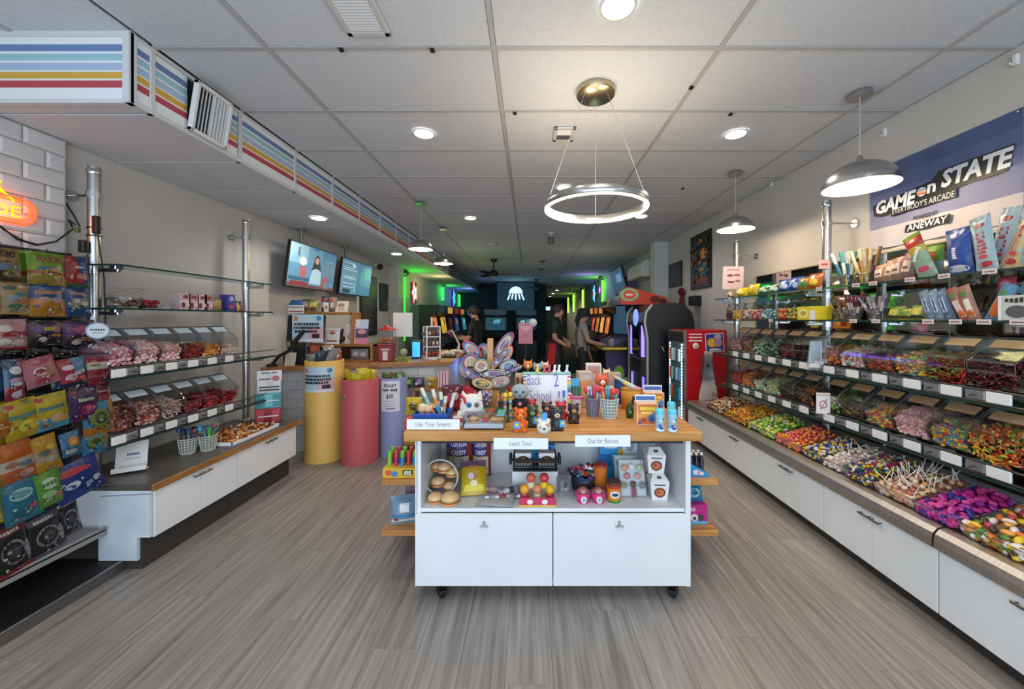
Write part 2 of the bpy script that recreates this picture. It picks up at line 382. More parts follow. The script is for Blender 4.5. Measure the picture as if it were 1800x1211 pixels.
# ================================================================ lamps and ceiling fixtures
WARM = (1.0, 0.78, 0.52); NEUT = (1.0, 0.97, 0.93)
LED = M('#fff8f0', .5, 0, 12); BULB = M('#ffdcae', .5, 0, 26)
def downlight(x, y, z, label, power=14, col=NEUT):
    t = thing('downlight', label, 'ceiling light', (x, y, z-.001), group='round recessed downlights')
    MB().lathe([(.06, -.004), (.085, -.006), (.088, 0)], seg=24, caps=False).build('trim_ring', WHITE, t)
    MB().lathe([(.0, -.010), (.06, -.009), (.074, -.005)], seg=24, caps=False).build('diffuser', LED, t)
    l = bpy.data.lights.new('downlight_lamp', 'SPOT'); l.energy = power*2.1; l.color = col; l.spot_size = math.radians(150); l.spot_blend = .6; l.shadow_soft_size = .06
    o = bpy.data.objects.new('downlight_lamp', l); C.objects.link(o); o.parent = t; o.location = (0, 0, -.02)
for px, py, hh, lab in ((1086, 10, 1.456, 'recessed downlight above the ring lamp, cut by the top of the picture'), (745, 234, 1.456, 'recessed downlight between the cool vent and the striped bulkhead'),
        (1293, 235, 1.456, 'recessed downlight in front of the smaller dome lamp at the wall'), (991, 329, 1.456, 'recessed downlight seen just above the glowing ring'),
        (827, 383, 1.456, 'recessed downlight near the two dome lamps over the counter'), (1127, 380, 1.456, 'recessed downlight seen through the ring lamp edge'),
        (560, 383, 1.095, 'recessed downlight in the bulkhead underside above the televisions'), (697, 446, 1.095, 'recessed downlight in the bulkhead underside beside the dome lamps')):
    d = FPX*hh/(560-py); downlight((px-930)/FPX*d, d, EYE+hh, lab)
# extra row of the same downlights nearer the shop front (lights the room from above the viewer)
downlight(-.83, .9, H, 'recessed downlight over the shop front beside the striped bulkhead'); downlight(1.62, .9, H, 'recessed downlight over the shop front near the banner wall')
def spot_can(x, y, label):
    t = thing('spot_lamp', label, 'spotlight', (x, y, H))
    MB().lathe([(.05, -.02), (.05, 0)], seg=16).build('mount', WHITE, t); MB().tube([(0, 0, -.02), (0, 0, -.07)], .012).build('stem', WHITE, t)
    MB().lathe([(.052, -.18), (.055, -.17), (.055, -.08), (.04, -.07)], seg=16).build('can', M('#77736c', .5), t); MB().lathe([(0, -.178), (.05, -.178)], seg=16).build('lens', LED, t)
spot_can(.37, 6.3, 'grey cylinder spotlight hanging behind the ring lamp')
def pendant(x, y, zrim, r, h, label):
    t = thing('dome_pendant', label, 'pendant lamp', (x, y, zrim), group='brushed steel dome pendants')
    MB().lathe([(.065, H-zrim-.03), (.066, H-zrim-.012), (.06, H-zrim)], seg=20).build('ceiling_rose', STEEL, t)
    MB().tube([(0, 0, h+.03), (0, 0, H-zrim-.03)], .0035, 6).build('cord', M('#b9b7b2', .4), t)
    pr = [(r*math.sin(a), h*math.cos(a)) for a in [PI/2*k/12 for k in range(12, 0, -1)]]
    MB().lathe(pr+[(.02, h+.003), (.018, h+.03), (.004, h+.045)], seg=36, caps=False).build('shade', STEEL, t)
    MB().lathe([(a*.985, b*.97) for a, b in pr], seg=36, caps=False).build('shade_lining', M('#f3e6cf', .5), t)
    MB().sphere((0, 0, h*.42), .045, 12, 8).build('bulb', BULB, t)
    o = point_light('pendant_lamp', (0, 0, h*.1), 20, WARM, .045); o.parent = t
pendant(2.13, 2.40, 2.35, .2, .16, 'large steel dome pendant in front of the arcade banner')
pendant(2.05, 3.70, 2.385, .17, .13, 'steel dome pendant over the far end of the glass shelves')
pendant(-1.35, 4.65, 2.366, .145, .13, 'nearer steel dome pendant over the service counter')
pendant(-1.37, 5.96, 2.38, .15, .13, 'farther steel dome pendant over the service counter')
# ring lamp
RX, RY, RZ, RR = .425, 2.38, 2.2, .323
rl = thing('ring_lamp', 'steel ring lamp with glowing led edge hung on three wires', 'pendant lamp', (RX, RY, RZ))
pan = noisy('spun_steel', '#a99b80', '#cdbf9f', (1, 1, 1), 5, 2, .3, 1.0)
MB().lathe([(.0, H-RZ-.034), (.118, H-RZ-.034), (.122, H-RZ-.028), (.122, H-RZ)], seg=40).build('ceiling_pan', pan, rl)
MB().lathe([(RR, .0), (RR+.004, .002), (RR+.004, .048), (RR-.012, .048), (RR-.016, .046), (RR-.016, .004)], seg=72, caps=False).build('band', STEEL, rl)
MB().lathe([(RR-.018, .004), (RR-.016, -.006), (RR-.004, -.009), (RR+.003, -.004), (RR+.003, .003)], seg=72, caps=False).build('led_strip', M('#ffe3ba', .5, 0, 9), rl)
for a in (80, 200, 320):
    a = math.radians(a); MB().tube([(RR*math.cos(a)*.99, RR*math.sin(a)*.99, .045), (.08*math.cos(a), .08*math.sin(a), H-RZ-.034)], .0014, 5).build('wire', M('#b5ada0', .4), rl)
for k in range(3):
    a = 2*PI*k/3; o = point_light('ring_lamp_light', (RR*.8*math.cos(a), RR*.8*math.sin(a), .10), 8, (1, .82, .58), .12); o.parent = rl
# ceiling vents
def vent(x, y, w, l, label, dark=False):
    t = thing('ceiling_vent', label, 'vent', (x, y, H))
    m = MB(); m.box(-w/2, w/2, -l/2, -l/2+.03, -.012, 0, 0, .004).box(-w/2, w/2, l/2-.03, l/2, -.012, 0, 0, .004).box(-w/2, -w/2+.03, -l/2, l/2, -.012, 0, 0, .004).box(w/2-.03, w/2, -l/2, l/2, -.012, 0, 0, .004)
    m.build('vent_frame', M('#cfcfcc', .5), t)
    MB().box(-w/2+.03, w/2-.03, -l/2+.03, l/2-.03, -.003, 0).build('duct', CHAR, t)
    n = 11
    for k in range(n):
        yy = -l/2+.035+k*(l-.07)/n; s = MB()
        s.add([(-w/2+.03, yy, -.005), (w/2-.03, yy, -.005), (w/2-.03, yy+.016, -.011), (-w/2+.03, yy+.016, -.011)], [(0, 1, 2, 3)]).box(-w/2+.03, w/2-.03, yy, yy+.002, -.012, -.008)
        s.build('slat', M('#55585c', .5) if (dark and k > n/2) else WHITE, t)
    MB().tube([(w*.1, -l/2+.01, -.012), (w*.1, -l/2-.02, -.02)], .003, 5).build('lever', WHITE, t)
vent(-.815, 1.78, .22, .26, 'white louvred ceiling vent cut by the top of the picture')
vent(.275, 2.93, .17, .22, 'small half dark ceiling vent beside the ring lamp wires', True)
vent(-.72, 7.2, .2, .2, 'tiny ceiling vent in front of the ceiling fan')
# ================================================================ steel posts with glass shelves
def wall_bracket(mb, x, y, z, xw):
    mb.tube([(x, y, z), (xw, y, z)], .008, 8, 0); mb.lathe([(.0, 0), (.033, 0), (.033, .012), (.018, .02)], (0, 0, 0), 14, 0) if False else None
    s = 1 if xw > x else -1
    vs = MB(); 
    mb.tube([(xw-s*.016, y, z), (xw, y, z)], .032, 16, 0)
def post(x, y, z0, z1, xw, label, zs):
    t = thing('steel_post', label, 'post', (x, y, z0), group='steel shelf posts')
    MB().tube([(0, 0, 0), (0, 0, z1-z0)], .031, 20).build('tube', STEEL, t)
    MB().lathe([(.034, 0), (.036, .002), (.036, .03), (.031, .034)], (0, 0, z1-z0-.05), 20).build('cap', CHROME, t)
    MB().lathe([(.05, 0), (.05, .008), (.034, .02)], (0, 0, 0), 20).build('foot', CHROME, t)
    MB().lathe([(.038, 0), (.038, .04)], (0, 0, z1-z0-.2), 20).build('collar', CHROME, t)
    b = MB(); wall_bracket(b, 0, 0, z1-z0-.18, xw-x); b.build('wall_bracket', CHROME, t)
    s = 1 if xw > x else -1
    for z in zs:
        MB().lathe([(.038, 0), (.038, .05)], (0, 0, z-z0-.055), 16).build('collar', CHROME, t)
        b = MB(); b.box(-.04*s, -.16*s, -.012, .012, z-z0-.045, z-z0-.02, 0, .004).cbox(-.14*s, 0, z-z0-.03, .04, .05, .028, 0, .004); b.build('shelf_clamp', CHROME, t)
ZL = [1.84, 1.568, 1.14, .735]; ZR = [1.722, 1.492, 1.11, .77]
post(-2.75, 2.357, .06, 2.46, XL, 'steel post at the end of the snack bag rack, cables tied around it', ZL[:2])
post(-2.75, 3.62, .52, 2.47, XL, 'steel post between the pink candy shelves and the televisions', ZL)
post(2.385, 2.985, .5, 2.445, XR, 'steel post in front of the arcade banner', ZR)
post(2.385, 4.28, .5, 2.40, XR, 'steel post at the far end of the candy shelves near the red cooler', ZR)
post(2.385, 1.45, .5, 2.445, XR, 'steel post at the near end of the candy shelves', ZR)
EDGE = M('#1d3a32', .15)
def glass_shelf(x0, x1, y0, y1, z, label, rail=False):
    t = thing('glass_shelf', label, 'shelf', ((x0+x1)/2, (y0+y1)/2, z))
    MB().box(x0, x1, y0, y1, z-.010, z).build('pane', GLASS, t, world=True)
    xf = x0 if abs(x0) < abs(x1) else x1; s = 1 if xf > 0 else -1
    MB().box(xf-.0015*s, xf+.001*s, y0, y1, z-.0105, z+.0005).box(min(x0, x1), max(x0, x1), y0-.0015, y0+.001, z-.0105, z+.0005).build('polished_edge', EDGE, t, world=True)
    if rail:
        MB().box(xf+.01*s, xf+.03*s, y0+.02, y1-.02, z, z+.006, 0, .001).box(xf+.012*s, xf+.018*s, y0+.02, y1-.02, z+.056, z+.064, 0, .001).build('rail', DARKSTEEL, t, world=True)
    return t
nm = ['top', 'second', 'third', 'lowest']
for i, z in enumerate(ZL):
    glass_shelf(-2.716, -2.53 if i < 2 else -2.48, 2.30 if i < 2 else 2.2, 3.68, z, ['empty top glass shelf on the beige wall', 'glass shelf holding gift packs and a glass bowl on the beige wall', 'upper glass shelf of pink candy bins on the beige wall', 'lower glass shelf of pink candy bins on the beige wall'][i], i > 1)
for i, z in enumerate(ZR):
    for k, (a, b) in enumerate(((2.88, 4.22), (1.50, 2.86))):
        glass_shelf(2.1, 2.35, a, b, z, ['topmost glass shelf', 'second glass shelf from the top', 'glass shelf under the upper candy bins', 'glass shelf under the lower candy bins'][i]+(' toward the red cooler' if k == 0 else ' below the arcade banner'), i > 1)
# mirrors behind the shelves
MIR = M('#b8bcbc', .03, 1.0)
mr = thing('wall_mirror', 'dark reflecting wall mirror behind the glass candy shelves', 'mirror', (XR-.01, 3.0, .56))
for a, b in ((2.315, 4.28), (.5, 2.305)): MB().box(XR-.014, XR-.004, a, b, .56, 1.98).build('pane', MIR, mr, world=True)
MB().box(XR-.024, XR-.002, 4.28, 4.305, .55, 1.99, 0, .002).box(XR-.02, XR-.002, .5, 4.3, 1.98, 1.995, 0, .002).build('mirror_frame', M('#b3a992', .4), mr, world=True)
# ================================================================ low cabinets and worktops
def cabinet(xf, xb, y0, y1, z0, z1, label, group, hz):
    t = thing('base_cabinet', label, 'cabinet', (xf, (y0+y1)/2, 0), group=group)
    s = 1 if xf > 0 else -1
    MB().box(xf+.02*s, xb, y0+.002, y1-.002, z0, z1, 0, .002).build('body', LAM, t, world=True)
    MB().box(xf+.07*s, xb, y0+.002, y1-.002, 0.0, z0).build('toe_kick', M('#3a3531', .6), t, world=True)
    ym = (y0+y1)/2
    for a, b, hy in ((y0+.003, ym-.0015, ym-.035), (ym+.0015, y1-.003, ym+.035)):
        d = MB().box(xf, xf+.018*s, a, b, z0-.01, z1-.004, 0, .002).build('door', LAM, t, world=True)
        h = MB()
        h.tube([(xf, hy-.025, hz), (xf-.022*s, hy-.025, hz)], .004, 6).tube([(xf, hy+.025, hz), (xf-.022*s, hy+.025, hz)], .004, 6).box(xf-.026*s, xf-.018*s, hy-.034, hy+.034, hz-.006, hz+.006, 0, .003)
        o = h.build('handle', DARKSTEEL, d); o.location = (0, 0, 0)
ys = [4.58, 3.9, 3.17, 2.475, 1.78, 1.08, .4]
labs = ['white base cabinet beside the red drinks cooler', 'white base cabinet second from the red drinks cooler', 'white base cabinet third from the red drinks cooler', 'white base cabinet fourth from the red drinks cooler', 'white base cabinet cut by the picture edge under the purple candy', 'white base cabinet below the nearest counter end']
for i in range(6): cabinet(1.955, 2.58, ys[i+1], ys[i], .10, .398, labs[i], 'white cabinets under the steel counter', .365)
cabinet(-2.25, -2.87, 2.235, 2.88, .2, .475, 'white base cabinet at the bag rack end of the low counter', 'white cabinets under the wood edged counter', .445)
cabinet(-2.25, -2.87, 2.88, 3.6, .2, .475, 'white base cabinet at the tiled counter end of the low counter', 'white cabinets under the wood edged counter', .445)
ep = MB().prism([(-2.56, .062), (-2.33, .062), (-2.33, .2), (-2.255, .2), (-2.255, .455), (-2.56, .44)], 2.215, 2.233, 'y').build('end_panel', noisy('scuffed_white', '#c6d0d8', '#dfe5ea', (1, 1, 1), 4, 5, .5)); tag(ep, 'loose white end panel of the low cabinet, scuffed', 'panel')
def worktop(poly, y0, y1, label, mats, name='worktop'):
    o = MB().prism(poly, y0, y1, 'y').build(name, mats); fixnormals(o); return tag(o, label, 'worktop')
SS = noisy('worktop_steel', '#c4bcb4', '#d2cac3', (2, 40, 2), 4, 3, .38, 1.0)
prof = [(2.615, .46), (2.615, .5), (2.0, .5), (1.965, .492), (1.945, .470), (1.938, .44), (1.938, .405), (1.965, .40), (1.97, .46)]
worktop(prof, 1.795, 4.6, 'long stainless steel worktop carrying open candy trays', SS); worktop(prof, .38, 1.785, 'near stainless steel worktop under the purple candy', SS)
lt = thing('worktop', 'grey brown laminate worktop with wood edge on the low cabinets', 'worktop', (-2.5, 2.9, .48))
MB().box(-2.88, -2.235, 2.21, 3.66, .478, .516, 0, .003).build('board', noisy('brown_laminate', '#544d46', '#665e55', (1, 8, 1), 5, 3, .33), lt, world=True)
MB().box(-2.236, -2.226, 2.205, 3.665, .476, .517, 0, .002).build('edge_band', WOODY, lt, world=True)
# ================================================================ candy
def rotm(rx=None):
    return Matrix.Rotation(random.uniform(0, 2*PI), 3, 'Z') @ Matrix.Rotation(random.uniform(-1, 1) if rx is None else rx, 3, 'X') @ Matrix.Rotation(random.uniform(0, 2*PI), 3, 'Z')
def candy(mb, kind, p, r, mi, R=None):
    R = R if R is not None else rotm(); p = Vector(p)
    if kind == 'ball': mb.sphere(p, r, 7, 5, mi)
    elif kind == 'bean': mb.sphere(p, r, 7, 5, mi, (1.5, .85, .8), R)
    elif kind == 'gum':
        q = MB(); q.box(-r*1.2, r*1.2, -r*.75, r*.75, -r*.55, r*.55, 0, r*.35); mb.add([p+R @ Vector(v) for v in q.v], q.f, mi)
    elif kind == 'belt':
        n = 6; vs = []
        for k in range(n+1):
            t = k/n*2-1; vs += [p+R @ Vector((t*r*3.2, -r*.5, r*.8*math.sin(t*2.6))), p+R @ Vector((t*r*3.2, r*.5, r*.8*math.sin(t*2.6))), p+R @ Vector((t*r*3.2, 0, r*.8*math.sin(t*2.6)+r*.35))]
        fs = []
        for k in range(n): a = 3*k; fs += [(a, a+3, a+5, a+2), (a+2, a+5, a+4, a+1), (a, a+1, a+4, a+3)]
        mb.add(vs, fs, mi, True)
    elif kind == 'worm':
        n = 7; pts = [p+R @ Vector(((k/n*2-1)*r*3, r*.9*math.sin(k*1.1), r*.4*math.cos(k))) for k in range(n+1)]; mb.tube(pts, r*.42, 6, mi)
    elif kind == 'wrap':
        q = MB(); q.tube([(-r*2.2, 0, 0), (-r*1.15, 0, 0), (-r*1.05, 0, 0), (r*1.05, 0, 0), (r*1.15, 0, 0), (r*2.2, 0, 0)], [r*.75, r*.2, r*.62, r*.62, r*.2, r*.75], 6, 0); mb.add([p+R @ Vector(v) for v in q.v], q.f, mi)
    elif kind == 'ring':
        n = 9; pts = [p+R @ Vector((r*math.cos(2*PI*k/n), r*math.sin(2*PI*k/n), 0)) for k in range(n)]; mb.tube(pts, r*.4, 6, mi, closed=True)
def gloss(h): return M(h, .28)
def matte(h): return M(h, .6)
BINP = [(.05, 0), (.213, 0), (.213, .235), (.13, .235), (.0, .125), (.0, .085)]
TAN = M('#c9a27c', .35); PALEB = M('#b9cbd6', .35)
def bin_meshes(w):
    body = MB(); n = len(BINP)
    for y in (0.002, w-.002): body.add([(t, y, z) for t, z in BINP], [tuple(range(n))])
    for a, b in ((0, 1), (1, 2), (2, 3), (4, 5), (5, 0)):
        (t0, z0), (t1, z1) = BINP[a], BINP[b]; body.add([(t0, .002, z0), (t1, .002, z0 if a == 0 else z1), (t1, w-.002, z1), (t0, w-.002, z0)] if a == 0 else [(t0, .002, z0), (t1, .002, z1), (t1, w-.002, z1), (t0, w-.002, z0)], [(0, 1, 2, 3)])
    return body
def candy_bin(side, xf, y0, w, z, label, group, cols, kind, size, fill, base, cardm, seed, dens=1.0):
    # side +1: shelf on the right wall (front faces -x); -1: on the left wall
    random.seed(seed)
    s = side
    t = thing('candy_bin', label, 'candy bin', (xf, y0, z), group=group)
    def fin(mb, name, mats): mb.v = [(s*v[0], v[1], v[2]) for v in mb.v]; return mb.build(name, mats, t)
    zb = .062
    b = bin_meshes(w); b.v = [(v[0]+.02, v[1], v[2]+zb) for v in b.v]; fin(b, 'acrylic_body', ACRYL)
    lid = MB().add([(.02, .006, zb+.126), (.02, w-.006, zb+.126), (.15, w-.006, zb+.236), (.15, .006, zb+.236)], [(0, 1, 2, 3)])
    lid.tube([(.02, .006, zb+.126), (.15, .006, zb+.236)], .0022, 4).tube([(.02, w-.006, zb+.126), (.15, w-.006, zb+.236)], .0022, 4).tube([(.02, .006, zb+.126), (.02, w-.006, zb+.126)], .003, 5)
    L = fin(lid, 'lid', ACRYL)
    e = Vector((.13, 0, .11)).normalized(); nrm = Vector((-e.z, 0, e.x))
    c = Vector((.085, w/2, zb+.181))+e*.042+nrm*.003
    q = MB().slab(c, (0, 1, 0), e, w*.72, .055, .002); q.v = [(s*v[0], v[1], v[2]) for v in q.v]; q.build('name_card', cardm, L)
    # content
    f = MB()
    if fill > 0:
        top = fill*.8; pr = [(.075, .006), (.225, .006), (.225, .02+top), (.14, top+.005), (.06, top*.85), (.036, min(top*.7, .088)), (.04, .07)]
        f.prism(pr, .008, w-.008, 'y', len(cols))
        segs = [((.055, .012), (.036, .085)), ((.036, .085), (.06, top*.85+.004)), ((.06, top*.85+.004), (.14, top+.012)), ((.14, top+.012), (.218, top+.024))]
        N = int(150*dens)
        for k in range(N):
            a, bb = segs[random.choices(range(4), (4, 2, 4, 3))[0]]; u = random.random()
            p = (a[0]+(bb[0]-a[0])*u+random.uniform(-.002, .006), random.uniform(.014, w-.014), a[1]+(bb[1]-a[1])*u+random.uniform(-.004, .006))
            candy(f, kind, p, size*random.uniform(.85, 1.15), random.randrange(len(cols)))
        f.v = [(min(max(v[0], .0225), .23), min(max(v[1], .005), w-.005), min(v[2], .2)+zb) for v in f.v]
        o = fin(f, 'candy_fill', [gloss(c) for c in cols]+[gloss(base)]); o['kind'] = 'stuff'
    q = MB()
    for y in (.003, w-.003): q.tube([(a+.02, y, b+zb) for a, b in BINP], .0016, 4, closed=True)
    q.tube([(.15, .006, zb+.237), (.15, w-.006, zb+.237)], .003, 4)
    fin(q, 'bin_edges', M('#55585a', .2))
    # card and scoop under the bin
    fin(MB().box(.0, .012, .004, w*.5, .006, .056, 0, .002), 'price_card', WHITE)
    fin(MB().box(.004, .09, w*.54, w*.96, .008, .055, 0, .003), 'scoop_holder', M('#8b8b8c', .35, .4))
    fin(MB().tube([(-.03, w*.7, .03), (.02, w*.78, .032)], .005, 6).tube([(.02, w*.78, .032), (.05, w*.8, .032)], .013, 8), 'scoop', M('#58585a', .3, .6))
def row(side, xf, ys0, w, z, place, group, specs, cardm, seed):
    for i, (desc, cols, kind, size, fill, base, dens) in enumerate(specs):
        candy_bin(side, xf, ys0+(i*w if side < 0 else -(i+1)*w), w-.004, z, 'clear bin of %s, %s' % (desc, place[i] if isinstance(place, list) else ORD[i]+' '+place), group, cols, kind, size, fill, base, cardm, seed*31+i, dens)
PK = ['#e7b9c0', '#d98f9e', '#f2dcd9', '#c97184']
row(-1, -2.48, 2.215, .166, ZL[2], 'from bag rack, upper pink row', 'candy bins on the beige wall', [
    ('pink and white gummies', PK, 'bean', .011, .15, '#b07882', 1.6), ('pale pink gummies', ['#eec8c8', '#dba0a8', '#f0dcd6'], 'bean', .011, .17, '#c0878c', 1.6), ('blush pink drops', ['#efcfc6', '#e2a9a9', '#dba79c'], 'ball', .011, .14, '#b88682', 1.5),
    ('dark red licorice', ['#8d1f22', '#a72c2c', '#701517'], 'bean', .010, .09, '#6a1416', 1.2), ('orange gummies', ['#d98a3a', '#e3a04f', '#c8742c'], 'bean', .011, .10, '#b06a2c', 1.2), ('pale scattered gummies', ['#d9b8a8', '#e6d0c2'], 'bean', .011, .05, '#b8a093', .8)], PALEB, 3)
row(-1, -2.48, 2.215, .166, ZL[3], 'from bag rack, lower pink row', 'candy bins on the beige wall', [
    ('brown and pink gummies', ['#7a3a30', '#93584b', '#b97f76', '#5c241f'], 'bean', .012, .16, '#5a2b26', 1.6), ('rose brown cola bottles', ['#8b3f38', '#c69088', '#a4574c', '#d8b0a6'], 'gum', .011, .15, '#6d332d', 1.5), ('pale pink strips', ['#e9c9c2', '#d9a8a4', '#f0ddd6'], 'belt', .009, .15, '#b98e88', 1.1),
    ('dark cherry gummies', ['#8a2c34', '#a8434a', '#6c1c24'], 'bean', .011, .07, '#6c2026', 1.2), ('deep red gummies', ['#a11f2b', '#8a1620', '#bb3340'], 'bean', .011, .10, '#7a1620', 1.2), ('scarlet twists', ['#a3242c', '#c23a3e'], 'belt', .011, .09, '#8a1c22', 1.0)], PALEB, 5)
R1 = ORD[:6]
row(1, 2.11, 3.96, .19, ZR[2], 'from red cooler, upper row', 'candy bins on the mirror wall', [
    ('dusty pink gummies', ['#b5777a', '#c99393', '#8d5052'], 'bean', .012, .15, '#7c4c4d', 1.4), ('brown toffees', ['#7c5633', '#94693f', '#5d3f25'], 'gum', .012, .13, '#5a3e26', 1.2), ('green and white mints', ['#2f6a3d', '#dfe6dc', '#3f8350', '#b9cbb8'], 'wrap', .011, .15, '#2b4a33', 1.4),
    ('dark green wrapped mints', ['#22482d', '#356844', '#9cb29e'], 'wrap', .011, .14, '#1d3826', 1.3), ('dark red cherries', ['#5d1a1a', '#7b2623', '#3c0f10'], 'ball', .012, .13, '#35100f', 1.3), ('near black licorice', ['#2c1a19', '#45201f', '#1c100f'], 'belt', .012, .13, '#1c1110', 1.0)], TAN, 7)
row(1, 2.11, 2.77, .19, ZR[2], 'past the scoop bags, upper row', 'candy bins on the mirror wall', [
    ('orange and red gummies', ['#c9622a', '#b43a26', '#d98d3f', '#7a2a1e'], 'ball', .013, .13, '#6a2c1c', 1.4), ('pastel assorted gummies', ['#d98a86', '#9fb7a0', '#d8b09a', '#b9534f', '#c7d0d8'], 'bean', .012, .14, '#80645c', 1.5), ('red and amber gummies', ['#8a3421', '#a94a28', '#6b2418'], 'bean', .013, .09, '#5c2216', 1.3),
    ('rainbow candy pebbles', ['#e8c23c', '#d9642f', '#4a9a8e', '#e9df8a', '#c23f3a', '#6fae4e'], 'gum', .008, .15, '#b08a3c', 2.2), ('red and green sour belts', ['#a8281f', '#7d9a38', '#b9402c', '#8a1f1a'], 'belt', .014, .14, '#7a221a', 1.3), ('dark cherry belts', ['#5b1420', '#7a1f2c', '#40101a'], 'belt', .014, .15, '#3c0f17', 1.3)], TAN, 9)
row(1, 2.11, 3.96, .19, ZR[3], 'from red cooler, lower row', 'candy bins on the mirror wall', [
    ('red berries', ['#b5302c', '#d1625a', '#962320'], 'ball', .012, .13, '#7c211e', 1.4), ('orange slices', ['#d97a33', '#e39a52', '#c2602a'], 'gum', .012, .15, '#a5582a', 1.4), ('pale green and white sours', ['#c9d2b8', '#e3e4d6', '#9fb58a'], 'bean', .011, .10, '#8d9679', 1.3),
    ('apple green rings', ['#8fa85c', '#cdd5a9', '#b9c48d'], 'ring', .012, .14, '#7c8a55', 1.2), ('dark chocolate drops', ['#2f2017', '#46301f', '#1f150f'], 'ball', .011, .13, '#20160f', 1.3), ('orange and black drops', ['#b5561f', '#1d1411', '#3a2317'], 'ball', .012, .13, '#23150f', 1.3)], TAN, 11)
row(1, 2.11, 2.77, .19, ZR[3], 'past slashed circle card, lower row', 'candy bins on the mirror wall', [
    ('bright green sour gummies', ['#6ea63a', '#8fbf4a', '#3a5a2a', '#a84a3a'], 'bean', .012, .10, '#3c4a2a', 1.3), ('dark mixed gummies', ['#3d4a2c', '#59361f', '#7d6a2c', '#2a2018'], 'bean', .013, .12, '#2f2a1c', 1.3), ('orange yellow and red gummy bears', ['#d9892c', '#d6b43a', '#b93a2c', '#3f7f7a'], 'gum', .012, .13, '#8d4a22', 1.6),
    ('pale pink sugar candy', ['#e3b3bb', '#d99aa8', '#efcbc9', '#dcb49a'], 'bean', .009, .17, '#c48f98', 2.3), ('rainbow gummy candies', ['#5a9a46', '#e0bb3c', '#d9772c', '#4a8fb0', '#c94a3a'], 'gum', .011, .14, '#7c7a3a', 1.9), ('red green and yellow gummy worms', ['#c2381f', '#4a8a2f', '#e09a2c', '#d9611f', '#e0c04a'], 'worm', .0135, .155, '#a8481f', 1.5)], TAN, 13)
# ================================================================ generic goods
ILLEG = {'SCOOPS', 'Slush', 'Seasiders', 'Sweetlets', 'TWISTS', 'Galaxy', 'Vampire', 'Jackpot', 'sweets list', 'Jollys', 'MINI', 'SOUR', 'SWEET', 'MINIS', 'Airheads', 'GAMES', 'BOGO DEAL'}   # print too blurred to read
def art(items, fm, wh, parent, name='print', world=False):
    """flat print laid on a surface: fm(u, v, lift) -> point"""
    w, h = wh; mb = MB(); mats = []; ix = {}
    def mi(c):
        if c not in ix: ix[c] = len(mats); mats.append(M(c, .45))
        return ix[c]
    for k, it in enumerate(items):
        lf = .0007+.0003*k
        if it[0] == 'r':
            _, u0, u1, v0, v1, c = it; n = 5 if u1-u0 < .4 else 14; nn = 4
            vs = [fm(u0+(u1-u0)*a/n, v0+(v1-v0)*b/nn, lf) for b in range(nn+1) for a in range(n+1)]
            mb.add(vs, [(b*(n+1)+a, b*(n+1)+a+1, (b+1)*(n+1)+a+1, (b+1)*(n+1)+a) for b in range(nn) for a in range(n)], mi(c))
        elif it[0] == 'e':
            _, u, v, ru, rv, c = it; n = 16
            vs = [fm(u, v, lf)]+[fm(u+ru*f*math.cos(2*PI*a/n), v+rv*f*math.sin(2*PI*a/n), lf) for f in (.5, 1) for a in range(n)]
            mb.add(vs, [(0, 1+a, 1+(a+1) % n) for a in range(n)]+[(1+a, 1+n+a, 1+n+(a+1) % n, 1+(a+1) % n) for a in range(n)], mi(c))
        elif it[0] == 'p':
            _, pts, c = it; mb.add([fm(u, v, lf) for u, v in pts], [tuple(range(len(pts)))], mi(c))
        elif it[0] == 't':
            st, u, v, size, c = it[1:6]; bold = it[6] if len(it) > 6 else 0; width = it[7] if len(it) > 7 else None; shear = it[8] if len(it) > 8 else 0; rot = it[9] if len(it) > 9 else 0
            if st in ILLEG:
                n = len(st); tw = width or size*.55*n; ca, sa = math.cos(rot), math.sin(rot); rr_ = random.Random(st)
                for q in range(n):
                    if st[q] == ' ': continue
                    x0, x1 = (q/n-.5)*tw, ((q+.78)/n-.5)*tw; hh = size*rr_.uniform(.26, .4); y0 = size*rr_.uniform(-.04, .04)
                    mb.add([fm(u+(x*ca-y*sa)/w, v+(x*sa+y*ca)/h, lf) for x, y in ((x0, y0-hh), (x1, y0-hh*.9), (x1, y0+hh*.8), ((x0+x1)/2, y0+hh), (x0, y0+hh*.7))], [(0, 1, 2, 3, 4)], mi(c))
                continue
            vs, fs = text_geo(st, bold, shear); kx = size
            if width: xs = [q[0] for q in vs]; kx = width/max(1e-6, max(xs)-min(xs))
            ca, sa = math.cos(rot), math.sin(rot)
            mb.add([fm(u+(q[0]*kx*ca-q[1]*size*sa)/w, v+(q[0]*kx*sa+q[1]*size*ca)/h, lf+.0004) for q in vs], fs, mi(c))
    o = mb.build(name, mats, parent); return o
def frame_of(loc, rz=0, tilt=0, roll=0):
    return Matrix.Translation(Vector(loc)) @ Matrix.Rotation(rz, 4, 'Z') @ Matrix.Rotation(tilt, 4, 'X') @ Matrix.Rotation(roll, 4, 'Y')
